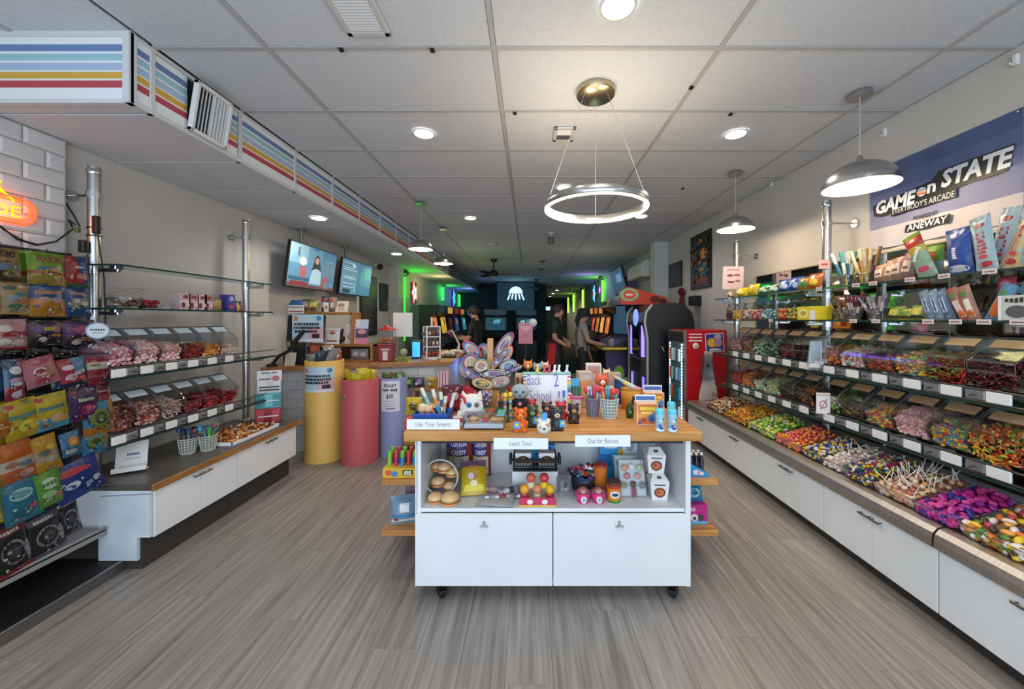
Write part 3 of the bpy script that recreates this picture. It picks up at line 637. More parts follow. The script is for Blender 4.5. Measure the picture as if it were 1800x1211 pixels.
def pouch(label, loc, rz, w, h, t, base, items=(), tilt=0, roll=0, back=None, group=None, name='candy_bag', cat='candy bag', rough=.3, zones=(), seed=1, nu=10, nv=14):
    """sealed film pouch; front faces local -y, base on z=0; zones: (v0,v1,colour) bands or (u0,u1,v0,v1,colour)"""
    o = bpy.data.objects.new(name, None); C.objects.link(o); o.empty_display_size = .05
    o.location = loc; o.rotation_euler = (Matrix.Rotation(rz, 3, 'Z') @ Matrix.Rotation(tilt, 3, 'X') @ Matrix.Rotation(roll, 3, 'Y')).to_euler()
    tag(o, label, cat, group)
    rnd = random.Random(seed); ph = [rnd.uniform(0, 6) for _ in range(4)]
    def bul(u, v):
        a = 1-abs(2*u-1)**2.6; s = min(1, max(0, (v-.05)/.9)); b = 1-abs(2*s-1)**3.2
        return t/2*max(0, a)*max(0, b)*(1+.10*math.sin(9*u+ph[0])*math.sin(7*v+ph[1]))+.0015*math.sin(22*u+ph[2])*(1-b)
    def edge(u, v): return (u-.5)*w*(1-.05*(1-abs(2*v-1)**3)), v*h
    def fm(u, v, lf=0): x, z = edge(u, v); return Vector((x, -bul(u, v)-lf, z))
    mats = [film(base, rough)]; zi = []
    for z in zones:
        c = z[-1]; m = film(c, rough)
        if m not in mats: mats.append(m)
        zi.append((z[:-1], mats.index(m)))
    mb = MB()
    for side in (0, 1):
        vs = []; fs = []
        for j in range(nv+1):
            for i in range(nu+1):
                u, v = i/nu, j/nv; x, z = edge(u, v); vs.append((x, (-1 if side == 0 else 1)*bul(u, v)+(.0004 if side else -.0004), z))
        for j in range(nv):
            for i in range(nu):
                u, v = (i+.5)/nu, (j+.5)/nv; mi = 0
                if side == 0 or True:
                    for zz, m in zi:
                        if len(zz) == 2:
                            if zz[0] <= v <= zz[1]: mi = m
                        elif zz[0] <= u <= zz[1] and zz[2] <= v <= zz[3]: mi = m
                a = j*(nu+1)+i; f = (a, a+1, a+nu+2, a+nu+1)
                mb.add([], []); fs.append((f if side == 0 else f[::-1], mi))
        off = len(mb.v); mb.v += vs
        for f, mi in fs: mb.f.append(tuple(q+off for q in f)); mb.m.append(mi); mb.s.append(True)
    mb.build('film', mats, o)
    if items: art(items, fm, (w, h), o)
    return o
def carton(label, loc, rz, w, d, h, base, items=(), group=None, name='carton', cat='box', top=None, tilt=0, side=None, c=.0015):
    o = thing(name, label, cat, loc, rz, group)
    if tilt: o.rotation_euler = (Matrix.Rotation(rz, 3, 'Z') @ Matrix.Rotation(tilt, 3, 'X')).to_euler()
    MB().box(-w/2, w/2, -d/2, d/2, 0, h, 0, c).build('board', M(base, .5), o)
    if top: MB().box(-w/2+.001, w/2-.001, -d/2+.001, d/2-.001, h-.0005, h+.0008).build('lid_panel', M(top, .5), o)
    if items: art(items, lambda u, v, lf: Vector(((u-.5)*w, -d/2-lf, v*h)), (w, h), o)
    return o
def flatcard(label, loc, rz, w, h, base, items=(), tilt=0, roll=0, name='sign', cat='sign', t=.0025, group=None):
    """a card or sign standing on its lower edge, facing local -y"""
    o = bpy.data.objects.new(name, None); C.objects.link(o); o.location = loc; o.empty_display_size = .05
    o.rotation_euler = (Matrix.Rotation(rz, 3, 'Z') @ Matrix.Rotation(tilt, 3, 'X') @ Matrix.Rotation(roll, 3, 'Y')).to_euler(); tag(o, label, cat, group)
    MB().box(-w/2, w/2, -t/2, t/2, 0, h, 0, min(.001, t*.3)).build('card', M(base, .6), o)
    if items: art(items, lambda u, v, lf: Vector(((u-.5)*w, -t/2-lf, v*h)), (w, h), o)
    return o
def cup(label, loc, r0, r1, h, mat, name='cup', cat='cup', group=None, lattice=None, rim=None, seg=20):
    o = thing(name, label, cat, loc, 0, group)
    if lattice:
        m = MB()
        for k in range(16):
            a = 2*PI*k/16; m.tube([(r0*math.cos(a), r0*math.sin(a), .004), (r1*math.cos(a), r1*math.sin(a), h-.004)], .0022, 4)
        for q in range(1, 6):
            z = h*q/6; r = r0+(r1-r0)*q/6; m.tube([(r*math.cos(2*PI*k/16), r*math.sin(2*PI*k/16), z) for k in range(16)], .0020, 4, closed=True)
        m.lathe([(0, 0), (r0, 0), (r0, .006), (0, .006)], seg=seg); m.build('lattice', mat, o)
        MB().lathe([(r0*.93, .007), (r1*.93, h-.006)], seg=seg, caps=False).build('lining', M(lattice, .6), o)
    else: MB().lathe([(0, 0), (r0, 0), (r1, h), (r1-.002, h), (r0-.002, .004), (0, .004)], seg=seg, caps=False).build('wall', mat, o)
    MB().tube([(r1*math.cos(2*PI*k/seg), r1*math.sin(2*PI*k/seg), h) for k in range(seg)], .0028, 6, closed=True).build('rim', rim or mat, o)
    return o
def stick_in(label, base, tip, r, col, name, cat, group, head=None, headcol=None, bands=None):
    """a thin straight thing standing in a cup"""
    b, t = Vector(base), Vector(tip); o = thing(name, label, cat, b, 0, group); v = t-b
    if bands:
        n = len(bands)
        m = MB()
        for k in range(n): m.tube([v*(k/n), v*((k+1)/n)], r, 6, k % len(bands))
        m.build('shaft', [M(c, .4) for c in bands], o)
    else: MB().tube([(0, 0, 0), v], r, 6).build('shaft', M(col, .4), o)
    if head == 'point': MB().tube([v, v+v.normalized()*r*4], [r, r*.1], 6).build('tip', M(headcol, .5), o)
    elif head == 'ball': MB().sphere(v, r*3, 8, 6).build('head', M(headcol, .35), o)
    elif head == 'cap': MB().tube([v-v.normalized()*.035, v+v.normalized()*.004], r*1.12, 6).build('cap', M(headcol, .4), o)
    elif head == 'eraser': MB().tube([v, v+v.normalized()*.012], r, 6).build('eraser', M(headcol, .6), o)
    return o
# ================================================================ the wheeled display cart
TZ = .907
ct = thing('display_cart', 'white wheeled display cart with butcher block top', 'display cart', (.128, 2.45, 0))
cx0, cx1, cy0, cy1 = -.605, .861, 2.0, 2.9
MB().box(-.66, .912, 1.955, 2.95, .857, TZ, 0, .004).build('wood_top', BLOCK, ct, world=True)
for k in range(1, 9): pass
b = MB()
b.box(cx0, cx0+.025, cy0, cy1, .071, .857, 0, .002).box(cx1-.025, cx1, cy0, cy1, .071, .857, 0, .002)
b.box(cx0, cx1, cy0+.01, cy1, .071, .09).box(cx0+.02, cx1-.02, cy0, cy1, .463, .483, 0, .002).box(cx0+.02, cx1-.02, 2.47, 2.49, .09, .857).box(cx0+.02, cx1-.02, cy1-.02, cy1, .09, .857)
b.build('carcass', LAM, ct, world=True)
MB().box(cx0+.025, cx1-.025, cy0+.02, cy0+.045, .825, .857, 0, .003).build('black_rail', M('#15181c', .4), ct, world=True)
for a, bb in ((cx0+.002, .1255-.0015), (.1255+.0015, cx1-.028)):
    d = MB().box(a+.002, bb, cy0-.018, cy0, .078, .46, 0, .002).build('door', LAM, ct, world=True)
    hx = (a+bb)/2; m = MB(); m.box(hx-.022, hx+.022, cy0-.034, cy0-.02, .398, .404, 0, .002).tube([(hx, cy0-.018, .42), (hx, cy0-.03, .402)], .004, 6).box(hx-.006, hx+.006, cy0-.022, cy0-.017, .40, .426, 0, .001); m.build('handle', CHROME, d, (0, 0, 0))
MB().box(cx1-.028, cx1, cy0-.018, cy0, .075, .857, 0, .002).build('stile', LAM, ct, world=True); MB().box(cx0-.002, cx0+.004, cy0-.018, cy0, .075, .857, 0, .002).build('stile', LAM, ct, world=True)
for s, xa, xb in ((-1, cx0-.30, cx0), (1, cx1, cx1+.30)):
    for z in (.515, .205): MB().box(xa, xb, 2.28, 2.82, z-.035, z, 0, .003).build('side_shelf', BLOCK, ct, world=True)
    for z in (.515, .205):
        m = MB()
        for yy in (2.4, 2.7): m.prism([(xb if s < 0 else xa, z-.035), ((xb if s < 0 else xa)+s*.12, z-.035), (xb if s < 0 else xa, z-.12)], yy-.006, yy+.006, 'y')
        m.build('shelf_bracket', WHITE, ct, world=True)
for x, y, rz in ((-.473, 2.012, .5), (.779, 2.012, -.6), (-.47, 2.8, 0), (.77, 2.8, 0)):
    w = bpy.data.objects.new('caster', None); C.objects.link(w); w.parent = ct; w.location = Vector((x, y, 0))-ct.location; w.rotation_euler = (0, 0, rz)
    MB().tube([(-.012, 0, .03), (.012, 0, .03)], .03, 18).build('wheel', M('#151617', .4), w); MB().tube([(-.014, 0, .03), (.014, 0, .03)], .016, 14).build('hub', M('#c9ccd0', .4), w)
    m = MB(); m.box(-.02, .02, -.03, .03, .066, .072).box(-.02, -.015, -.02, .028, .02, .07).box(.015, .02, -.02, .028, .02, .07).box(-.02, .02, -.05, -.025, .05, .06, 0, .003); m.build('fork', BLACK, w)
# hand-lettered cards on the front edge
def handcard(txt, x0, x1, z0, z1, y, label, tw):
    w = x1-x0; h = z1-z0
    return flatcard(label, ((x0+x1)/2, y, z0), 0, w, h, '#eef3f6', [('t', txt, .5, .5, h*.62, '#2a2c30', -.012, w*tw)], roll=random.uniform(-.01, .01), tilt=-.02)
handcard('Use Your Smarts', -.652, -.37, .911, .965, 1.985, 'white hand lettered card reading Use Your Smarts', .66)
handcard('Lunch Time!', -.186, .10, .818, .877, 1.948, 'white hand lettered card reading Lunch Time', .40)
handcard('Out for Recess', .24, .53, .832, .892, 1.948, 'white hand lettered card reading Out for Recess', .55)
# ---------------- goods in the open shelf of the cart (floor z = .483)
SZ2 = .484
def cotton(label, x, y, rz, w, h, big): return pouch(label, (x, y, SZ2), rz, w, h, .07, '#d8b92c', [('r', .12, .88, .02, .42, '#e8d9c4'), ('t', 'COTTON', .5, .66, .042, '#f6f3ff', .03, w*.62), ('t', 'CANDY', .5, .5, .042, '#f6f3ff', .03, w*.56)]+([('t', 'MEGA', .5, .84, .05, '#2b2360', .03, w*.6)] if big else []), zones=[(.42, .58, '#4b3f8d'), (.58, .74, '#5a4aa0'), (.74, 1, '#e0c02c'), (.85, 1.0, .0, .7, '#a8452c')], seed=5)
cotton('upright yellow cotton candy bag reading MEGA', -.45, 2.40, .08, .17, .33, True); cotton('upright cotton candy bag with brown side beside the larger one', -.31, 2.42, -.05, .13, .315, False)
pouch('yellow bag of round gummies lying on the cart shelf', (-.315, 2.13, SZ2+.008), .15, .15, .2, .06, '#e6c01c', [('e', .5, .62, .36, .22, '#c98a4a'), ('e', .38, .5, .12, .1, '#d9c9d6'), ('r', .1, .9, .1, .26, '#f0d640'), ('e', .5, .3, .14, .08, '#f5ecc0')], tilt=-.75, zones=[(.8, 1, '#8a6a86')], seed=9)
def gummy_burger(x, y, z, r, label, group):
    o = thing('gummy_burger', label, 'candy', (x, y, z), 0, group)
    MB().lathe([(0, 0), (r*.9, 0), (r, r*.2), (r*.95, r*.3)], seg=16).build('bottom_bun', gloss('#e0a96a'), o); MB().lathe([(r*1.02, r*.3), (r*1.05, r*.4), (r, r*.5)], seg=16).build('patty', gloss('#b5422c'), o)
    MB().lathe([(r*1.06, r*.5), (r*1.06, r*.58)], seg=16).build('lettuce', gloss('#8ab04a'), o); MB().lathe([(r*1.0, r*.58), (r*.95, r*.85), (r*.6, r*1.15), (0, r*1.25)], seg=16).build('top_bun', gloss('#e8b98a'), o)
jr = thing('candy_jar', 'round clear jar lying on its side full of gummy burgers', 'jar', (-.505, 2.2, SZ2+.115))
MB().tube([(0, -.075, .0), (0, -.05, 0), (.0, .10, 0)], [.098, .108, .108], 28, caps=False).build('acrylic', clear('jar_side', (.8, .82, .82), .3, .08), jr)
MB().tube([(.098*math.cos(2*PI*k/28), -.075, .098*math.sin(2*PI*k/28)) for k in range(28)], .0055, 6, closed=True).build('rim', M('#b9bcbc', .15), jr)
for i, (x, y, z, r) in enumerate(((-.53, 2.17, .53, .04), (-.46, 2.16, .51, .036), (-.50, 2.2, .60, .042), (-.455, 2.2, .575, .038), (-.545, 2.22, .60, .035))): gummy_burger(x, y, z, r, 'gummy burger inside the clear round jar', 'gummy burgers in the jar')
gummy_burger(-.52, 2.07, SZ2, .042, 'peach gummy burger on the shelf before the round jar', None); gummy_burger(-.435, 2.055, SZ2, .05, 'large wrapped gummy burger beside the yellow bag', None)
def wrapped(label, x, y, z, rz, L, r, c1, c2, group=None):
    o = thing('wrapped_candy', label, 'candy', (x, y, z), rz, group)
    MB().tube([(-L*.5, 0, 0), (-L*.34, 0, 0), (-L*.32, 0, 0), (L*.32, 0, 0), (L*.34, 0, 0), (L*.5, 0, 0)], [r*1.1, r*.3, r, r, r*.3, r*1.1], 10).build('wrapper', M(c1, .25, .6 if c1 == '#b9bcc2' else 0), o)
    MB().tube([(-L*.1, 0, 0), (L*.12, 0, 0)], r*1.04, 10).build('label_band', M(c2, .4), o)
wrapped('silver wrapped roll with red band on the cart shelf', -.15, 2.09, SZ2+.02, .1, .2, .018, '#b9bcc2', '#8a2028'); wrapped('pink and silver wrapped roll behind the red banded roll', -.16, 2.16, SZ2+.022, -.15, .2, .02, '#c9a3ab', '#8d8f94'); wrapped('grey wrapped roll with dark end on the cart shelf', -.105, 2.12, SZ2+.045, .55, .14, .016, '#a8aab0', '#3c3c44')
st = pouch('flat clear sleeve of wafers on the cart shelf edge', (-.19, 2.01, SZ2+.004), -.1, .2, .07, .012, '#c9cdd0', [('r', .1, .9, .2, .8, '#b8b1a6')], tilt=-1.35)
# black basket with printed boxes
bk = thing('basket', 'black plastic basket holding white cookie boxes', 'basket', (.035, 2.28, SZ2+.125), 0)
m = MB()
for k in range(15):
    x = -.125+k*.0179; m.box(x, x+.006, -.105, -.1, 0, .06)
for k in range(3): m.box(-.13, .13, -.106, -.1, k*.025, k*.025+.008)
m.box(-.13, -.124, -.1, .1, 0, .075).box(.124, .13, -.1, .1, 0, .075).box(-.13, .13, .095, .1, 0, .075).box(-.125, .125, -.1, .1, 0, .005).box(-.14, .14, -.112, -.1, .062, .075, 0, .003).box(-.152, -.135, -.11, -.04, .04, .09, 0, .004).box(.135, .152, -.11, -.04, .04, .09, 0, .004); m.build('weave', M('#141618', .5), bk)
ris = MB().box(-.1, .17, 2.2, 2.36, SZ2, SZ2+.124, 0, .002).build('riser_block', LAM); tag(ris, 'white riser block under the black basket', 'riser')
for x, lab in ((-.035, 'white cookie box in black basket, beside the clear jar end'), (.105, 'white cookie box in black basket, beside the mixed candy tub')):
    carton(lab, (x, 2.235, SZ2+.135), 0, .095, .06, .085, '#eceae6', [('e', .5, .5, .38, .34, '#5a2a22'), ('e', .5, .46, .28, .24, '#efe3d6'), ('r', .12, .88, .42, .6, '#3a1e1c'), ('r', 0, 1, .0, .26, '#e8e6df'), ('r', .1, .9, .27, .33, '#d9a52c')], top='#d4d2cc')
for k, c in enumerate(('#2f9ad0', '#39a7dc', '#2b86c0')): carton('blue flat snack carton behind the cookie boxes, layer %s' % ['lowest', 'middle', 'topmost'][k], (.03+.004*k, 2.31, SZ2+.135+.036*k), .02*k, .24, .05, .034, c, [('r', .1, .4, .2, .8, '#c9b23a'), ('r', .5, .9, .25, .75, '#1e5a94')])
# kit of yellow capsule toys in a card tray
ky = thing('capsule_tray', 'pink and yellow tray of round capsule candies', 'candy tray', (.045, 2.07, SZ2))
MB().box(-.1, .1, -.05, .06, 0, .02, 0, .003).box(-.1, .1, -.052, -.048, 0, .045, 1).build('card_tray', [M('#e8c52c', .4), M('#cf3a62', .4)], ky)
art([('r', .0, 1, .0, .16, '#e8d23a'), ('e', .3, .55, .08, .3, '#f3e6ea'), ('e', .7, .55, .08, .3, '#f3e6ea')], lambda u, v, lf: Vector(((u-.5)*.2, -.052-lf, v*.045)), (.2, .045), ky)
for i, (x, z, c, c2) in enumerate(((-.07, .0, '#e9a92c', '#b53a4a'), (0, 0, '#d98a5c', '#c9b8a0'), (.07, 0, '#e9b21f', '#a8304a'), (-.035, .055, '#c96a4a', '#d8c9b0'), (.04, .055, '#c93a4a', '#e8c02c'))):
    o = thing('capsule_toy', 'round capsule candy in the pink and yellow tray', 'candy', (.045+x, 2.07+.018*(z > 0), SZ2+.021+z), 0, 'capsule candies in the tray')
    MB().sphere((0, 0, .05), .027, 12, 8).build('dome', gloss(c), o); MB().lathe([(.022, 0), (.026, .012), (.02, .03)], seg=12).build('cup', gloss(c2), o)
pouch('small clear pack with green dots beside the capsule tray', (.21, 2.14, SZ2+.006), .1, .085, .1, .035, '#8f8f96', [('e', .5, .5, .3, .3, '#6b7a4a'), ('e', .5, .5, .15, .16, '#33353c')], tilt=-.5, rough=.2)
# tub of mixed snacks
tb = cup('dark round tub heaped with mixed snacks', (.33, 2.24, SZ2), .07, .085, .09, M('#2a2c33', .4), 'tub', 'tub')
random.seed(21)
for k in range(16):
    a = random.uniform(0, 6.3); r = random.uniform(0, .065); c = random.choice(['#2d4f8a', '#c93a3a', '#b9bcc2', '#5a3a6a', '#d9892c', '#3f8a6a'])
    wrapped('twist of candy heaped in the dark round tub', .33+r*math.cos(a), 2.24+r*math.sin(a), SZ2+.075+.055*(1-r/.07)+random.uniform(0, .02), a*2, .08, .013, c, '#e4e0d6', 'twists in the dark tub')
for x, lab in ((.30, 'pink lidded candy cup beside the dark tub'), (.385, 'pink lidded candy cup beside the orange canister')):
    o = cup(lab, (x, 2.075, SZ2), .03, .042, .055, gloss('#e8357f'), 'candy_cup', 'cup')
    MB().sphere((0, 0, .055), .036, 14, 8, 0, (1, 1, .9)).build('clear_dome', CELLO, o); MB().sphere((0, 0, .055), .028, 10, 6).build('sweets', gloss('#c9807a'), o)
    art([('e', .5, .5, .35, .42, '#f0e6ea'), ('e', .5, .5, .2, .26, '#9fb8d0')], lambda u, v, lf: Vector(((.036+lf+.006*v)*math.sin((u-.5)*1.2), -(.036+lf+.006*v)*math.cos((u-.5)*1.2), v*.05)), (.05, .05), o)
o = thing('snack_canister', 'orange and green snack canister on the cart shelf', 'canister', (.475, 2.09, SZ2))
MB().lathe([(.036, 0), (.038, .004), (.038, .095)], seg=24).build('can', M('#df8a24', .4), o); MB().lathe([(.0385, .095), (.04, .098), (.04, .108), (.03, .111)], seg=24).build('lid', M('#5a3524', .4), o)
art([('r', 0, 1, 0, .14, '#3f8a3a'), ('r', 0, 1, .8, 1, '#b93a24'), ('e', .5, .48, .34, .2, '#f0ece0'), ('e', .5, .48, .22, .1, '#2e3a6a')], lambda u, v, lf: Vector(((.038+lf)*math.sin((u-.5)*2.2), -(.038+lf)*math.cos((u-.5)*2.2), v*.095)), (.08, .095), o)
o = thing('snack_canister', 'orange snack canister behind the pink lidded cups', 'canister', (.42, 2.2, SZ2))
MB().lathe([(.038, 0), (.04, .004), (.04, .15)], seg=24).build('can', M('#d6752a', .4), o); MB().lathe([(.0405, .15), (.042, .153), (.042, .162), (.03, .165)], seg=24).build('lid', M('#b03a28', .4), o)
carton('blue candy lunch kit box with white drawings', (.565, 2.38, SZ2), 0, .235, .05, .29, '#2f9fdc', [('r', .6, 1, .5, 1, '#dfe9ee'), ('t', 'Lunchbox', .3, .84, .042, '#f4f8fb', .03, .11, .2), ('t', 'MINIS', .3, .72, .036, '#f4f8fb', .02, .08, .2), ('r', 0, .3, .3, .56, '#1f6fb5'), ('e', .8, .75, .12, .13, '#9fb3bd'), ('e', .55, .6, .08, .08, '#d9b23a'), ('r', .35, .6, .1, .4, '#3fb0e4')])
for i, (x, y, lab) in enumerate(((.60, 2.13, 'clear pack of pastel macaron gummies, frontmost'), (.59, 2.20, 'clear pack of macaron gummies, behind the frontmost pack'))):
    o = thing('macaron_pack', lab, 'candy pack', (x, y, SZ2)); tl = -.35; Tm = Matrix.Rotation(tl, 4, 'X')
    m = MB(); m.T = Tm; m.box(-.075, .075, -.012, .012, 0, .2, 0, .006); m.build('clear_tray', ACRYL, o)
    m = MB(); m.T = Tm; m.box(-.075, .075, .009, .011, 0, .2); m.build('backing_card', M('#c9d3d6', .5), o)
    for j, (u, v, c) in enumerate(((-.042, .155, '#e0a483'), (0, .16, '#e8e4dc'), (.045, .155, '#b9cf9a'), (-.03, .11, '#d77f86'), (.03, .11, '#dd9a94'), (-.05, .06, '#b5bf86'), (0, .065, '#6d3a34'), (.05, .06, '#9a9aa2'))):
        m = MB(); m.T = Tm @ Matrix.Translation((u, -.004, v)) @ Matrix.Rotation(PI/2, 4, 'X'); m.lathe([(0, -.008), (.016, -.008), (.02, -.002), (.02, .002), (.016, .008), (0, .008)], seg=14); m.build('macaron', gloss(c), o)
    m = MB(); m.T = Tm; m.box(-.014, .014, -.0135, -.012, .0, .05); m.build('seal_label', M('#7a2a3a', .4), o)
for z, y, lab in ((0, 2.13, 'lower white noodle takeout box with photo print'), (.142, 2.15, 'upper white noodle takeout box, stacked on the lower one')):
    o = thing('takeout_box', lab, 'takeout box', (.735+(.0 if z == 0 else -.012), y, SZ2+z), -.08)
    m = MB(); a, c = .042, .052; h = .105
    vs = [(-a, -a, 0), (a, -a, 0), (a, a, 0), (-a, a, 0), (-c, -c, h), (c, -c, h), (c, c, h), (-c, c, h), (-.03, -.012, h+.035), (.03, -.012, h+.035), (.03, .012, h+.035), (-.03, .012, h+.035)]
    m.add(vs, [(3, 2, 1, 0), (0, 1, 5, 4), (1, 2, 6, 5), (2, 3, 7, 6), (3, 0, 4, 7), (4, 5, 9, 8), (5, 6, 10, 9), (6, 7, 11, 10), (7, 4, 8, 11), (8, 9, 10, 11)]); m.build('paper_box', M('#e6e4e2', .5), o)
    art([('e', .5, .42, .34, .28, '#7a3a26'), ('e', .5, .42, .24, .18, '#c07848'), ('r', .2, .8, .8, .88, '#6b6b70'), ('e', .42, .44, .08, .08, '#b52c2c')], lambda u, v, lf: Vector(((u-.5)*(2*a+.02*v), -(a+(c-a)*v)-lf, v*h)), (.09, h), o)
    art([('r', .35, .65, .35, .65, '#55555a')], lambda u, v, lf: Vector(((u-.5)*.08, -c+(.04)*v-lf*.3, h+.035*v+lf)), (.09, .05), o, 'top_print')
# ---------------- goods on the side shelves
def side_goods():
    o = thing('marker_display', 'yellow display box of coloured fruit pens on the side shelf', 'display box', (-.775, 2.36, .516), .0)
    MB().box(-.13, .12, -.06, .06, 0, .06, 0, .002).build('tray', M('#e2b52a', .5), o)
    art([('e', .15, .55, .09, .3, '#d9603a'), ('e', .3, .45, .08, .3, '#4a8ac0'), ('r', .5, .75, .3, .85, '#16181c'), ('t', 'SOUR', .625, .68, .02, '#f0eecf', .02), ('t', 'SWEET', .625, .45, .018, '#f0eecf', .02)], lambda u, v, lf: Vector(((u-.5)*.25-.005, -.06-lf, v*.06)), (.25, .06), o)
    cs = ['#8ac43a', '#b52c72', '#2f8fd0', '#c93a3a', '#2f9fdc', '#c94a3a']
    for k in range(6):
        for j in range(2):
            stick_in('fruit pen bottle standing in the yellow display box', (-.88+k*.04, 2.35+j*.05, .525), (-.88+k*.04, 2.36+j*.05, .66+.01*j), .014, cs[(k+j) % 6], 'candy_bottle', 'candy bottle', 'bottles in the yellow display', 'cap', '#d03a3a' if k % 2 else '#7abf3a')
    for i, (x, y, z, c, lab) in enumerate(((-.79, 2.36, .206, '#8fb3cc', 'cellophane bag of blue and white candy on the lower side shelf'), (-.74, 2.48, .206, '#a8849c', 'cellophane bag of mauve candy behind the blue bag'))):
        p = pouch(lab, (x, y, z), .25, .17, .17+.09*i, .1, c, [('r', .35, .68, .45, .75, '#eef0f2'), ('r', .05, .95, .1, .2, '#e6ecf0'), ('r', .05, .95, .28, .36, '#3a86bc'), ('e', .2, .2, .1, .06, '#b53a44')] if i == 0 else [('e', .5, .6, .3, .2, '#6d4a5c')], tilt=-.2, rough=.15, seed=30+i)
    o = thing('bottle_pack', 'blue carton of six black juice bottles on the side shelf', 'bottle pack', (1.055, 2.38, .516), 0)
    MB().add([(-.055, -.06, 0), (.085, -.06, 0), (.085, .06, 0), (-.055, .06, 0), (-.055, -.06, .085), (.055, -.06, .03), (.055, .06, .03), (-.055, .06, .085)], [(3, 2, 1, 0), (0, 1, 5, 4), (1, 2, 6, 5), (2, 3, 7, 6), (3, 0, 4, 7)]).build('carton_tray', M('#2f93cf', .45), o)
    art([('e', .35, .35, .16, .2, '#e4dce8'), ('e', .55, .3, .14, .18, '#d9a8c0'), ('e', .7, .25, .1, .12, '#f0e8e0')], lambda u, v, lf: Vector((-.055+u*.11, -.06-lf, v*.085)), (.11, .085), o)
    for k in range(3):
        for j in range(2):
            q = thing('juice_bottle', 'black juice bottle in the blue carton', 'bottle', (1.025+k*.032, 2.355+j*.045, .535), 0, 'black bottles in the carton')
            MB().lathe([(.013, 0), (.0145, .01), (.0145, .075), (.007, .095), (.007, .105)], seg=12).build('glass', M('#14171c', .15), q); MB().lathe([(.008, .105), (.008, .12)], seg=10).build('cap', M('#e8e4da', .4), q); MB().lathe([(.0149, .02), (.0149, .06)], seg=12, caps=False).build('paper_label', M('#39404a', .5), q)
    pouch('blue bag with pale oval print on the right side shelf', (1.06, 2.40, .327), .12, .13, .11, .05, '#2a93c6', [('e', .5, .5, .3, .25, '#c9d6c0'), ('e', .5, .5, .18, .14, '#2a6a94')], tilt=-.2, seed=41)
    pouch('darker blue bag leaning behind the pale oval bag', (1.07, 2.54, .206), -.1, .12, .23, .05, '#1f6f9e', [('e', .5, .6, .3, .16, '#8ab9cc')], tilt=-.1, seed=42)
    carton('magenta box with animal print on the right side shelf', (1.055, 2.40, .206), 0, .145, .1, .12, '#c42a86', [('r', 0, 1, 0, .16, '#5fb4dc'), ('e', .42, .34, .16, .2, '#e9e2dc'), ('e', .7, .34, .13, .18, '#4a4444'), ('e', .42, .3, .07, .09, '#3a3434'), ('r', .15, .45, .68, .86, '#d9b4d0')])
side_goods()
# ================================================================ goods on top of the cart (z = TZ)
def tp(px, py): d = FPX*(EYE-TZ)/(py-560); return Vector(((px-930)/FPX*d, d, TZ+.0005))
def at(px, d): return Vector(((px-930)/FPX*d, d, TZ+.0005))
# whiteboard
wb = thing('whiteboard', 'small whiteboard lettered Back 2 School with striped ribbon border', 'whiteboard', at(961.5, 2.36), 0)
W, Hh = .305, .255; tl = Matrix.Rotation(-.12, 4, 'X')
m = MB(); m.T = tl; m.box(-W/2, W/2, -.004, .004, 0, Hh, 0, .001); m.build('board', M('#e4e6ea', .3), wb)
its = [('r', -.0, 1, .945, 1.0, '#8cc7ae'), ('r', 0, 1, .925, .94, '#55756a')]
rb = ['#3a5a9a', '#d8dce4', '#d8415c', '#f0e6e8', '#e88a3a', '#e8c24a', '#b9cf5a', '#6ab48a', '#4a9ab0', '#2f5f7a']
for s in (0, 1):
    for k in range(20): its.append(('r', 0 if s == 0 else .93, .07 if s == 0 else 1.0, .9-.045*(k+1), .9-.045*k-.006, rb[(k+2*s) % 10]))
its += [('t', 'Back', .23, .79, .095, '#4a56b0', -.014, .085), ('t', '2', .70, .78, .12, '#4a56b0', -.012, .032, -.1), ('t', 'School', .36, .40, .10, '#3f4aa8', -.014, .135), ('p', [(.735, .52), (.765, .52), (.757, .34), (.743, .34)], '#2f6ab8'), ('p', [(.815, .54), (.885, .54), (.868, .36), (.832, .36)], '#2f6fd0'), ('e', .75, .29, .013, .016, '#2f6ab8'), ('e', .85, .30, .02, .024, '#2f6fd0')]
art(its, lambda u, v, lf: tl @ Vector(((u-.5)*W, -.004-lf, v*Hh)), (W, Hh), wb)
MB().box(-.09, .09, .05, .06, 0, .12).add([(-.06, .055, 0), (.06, .055, 0), (.06, .06, .2), (-.06, .06, .2)], [(0, 1, 2, 3)]).build('easel', M('#b9b4aa', .6), wb)
for k, (u, c) in enumerate(((.30, '#d9b23a'), (.45, '#c93a3a'), (.55, '#b52c34'), (.66, '#e6d6dc'), (.75, '#e0e0e4'), (.92, '#cfd2d6'))):
    m = MB(); m.T = tl; x = (u-.5)*W
    m.box(x-.012, x+.012, -.008, .008, Hh-.006, Hh+.010, 0, .003).add([(x-.006, -.002, Hh+.008), (x+.006, -.002, Hh+.008), (x+.013, .0, Hh+.045), (x-.003, 0, Hh+.045), (x-.006, .004, Hh+.008), (x+.006, .004, Hh+.008), (x+.013, .005, Hh+.045), (x-.003, .005, Hh+.045)], [(0, 1, 2, 3), (7, 6, 5, 4), (1, 5, 6, 2), (0, 3, 7, 4), (3, 2, 6, 7)])
    m.build('clip', M(c, .4), wb)
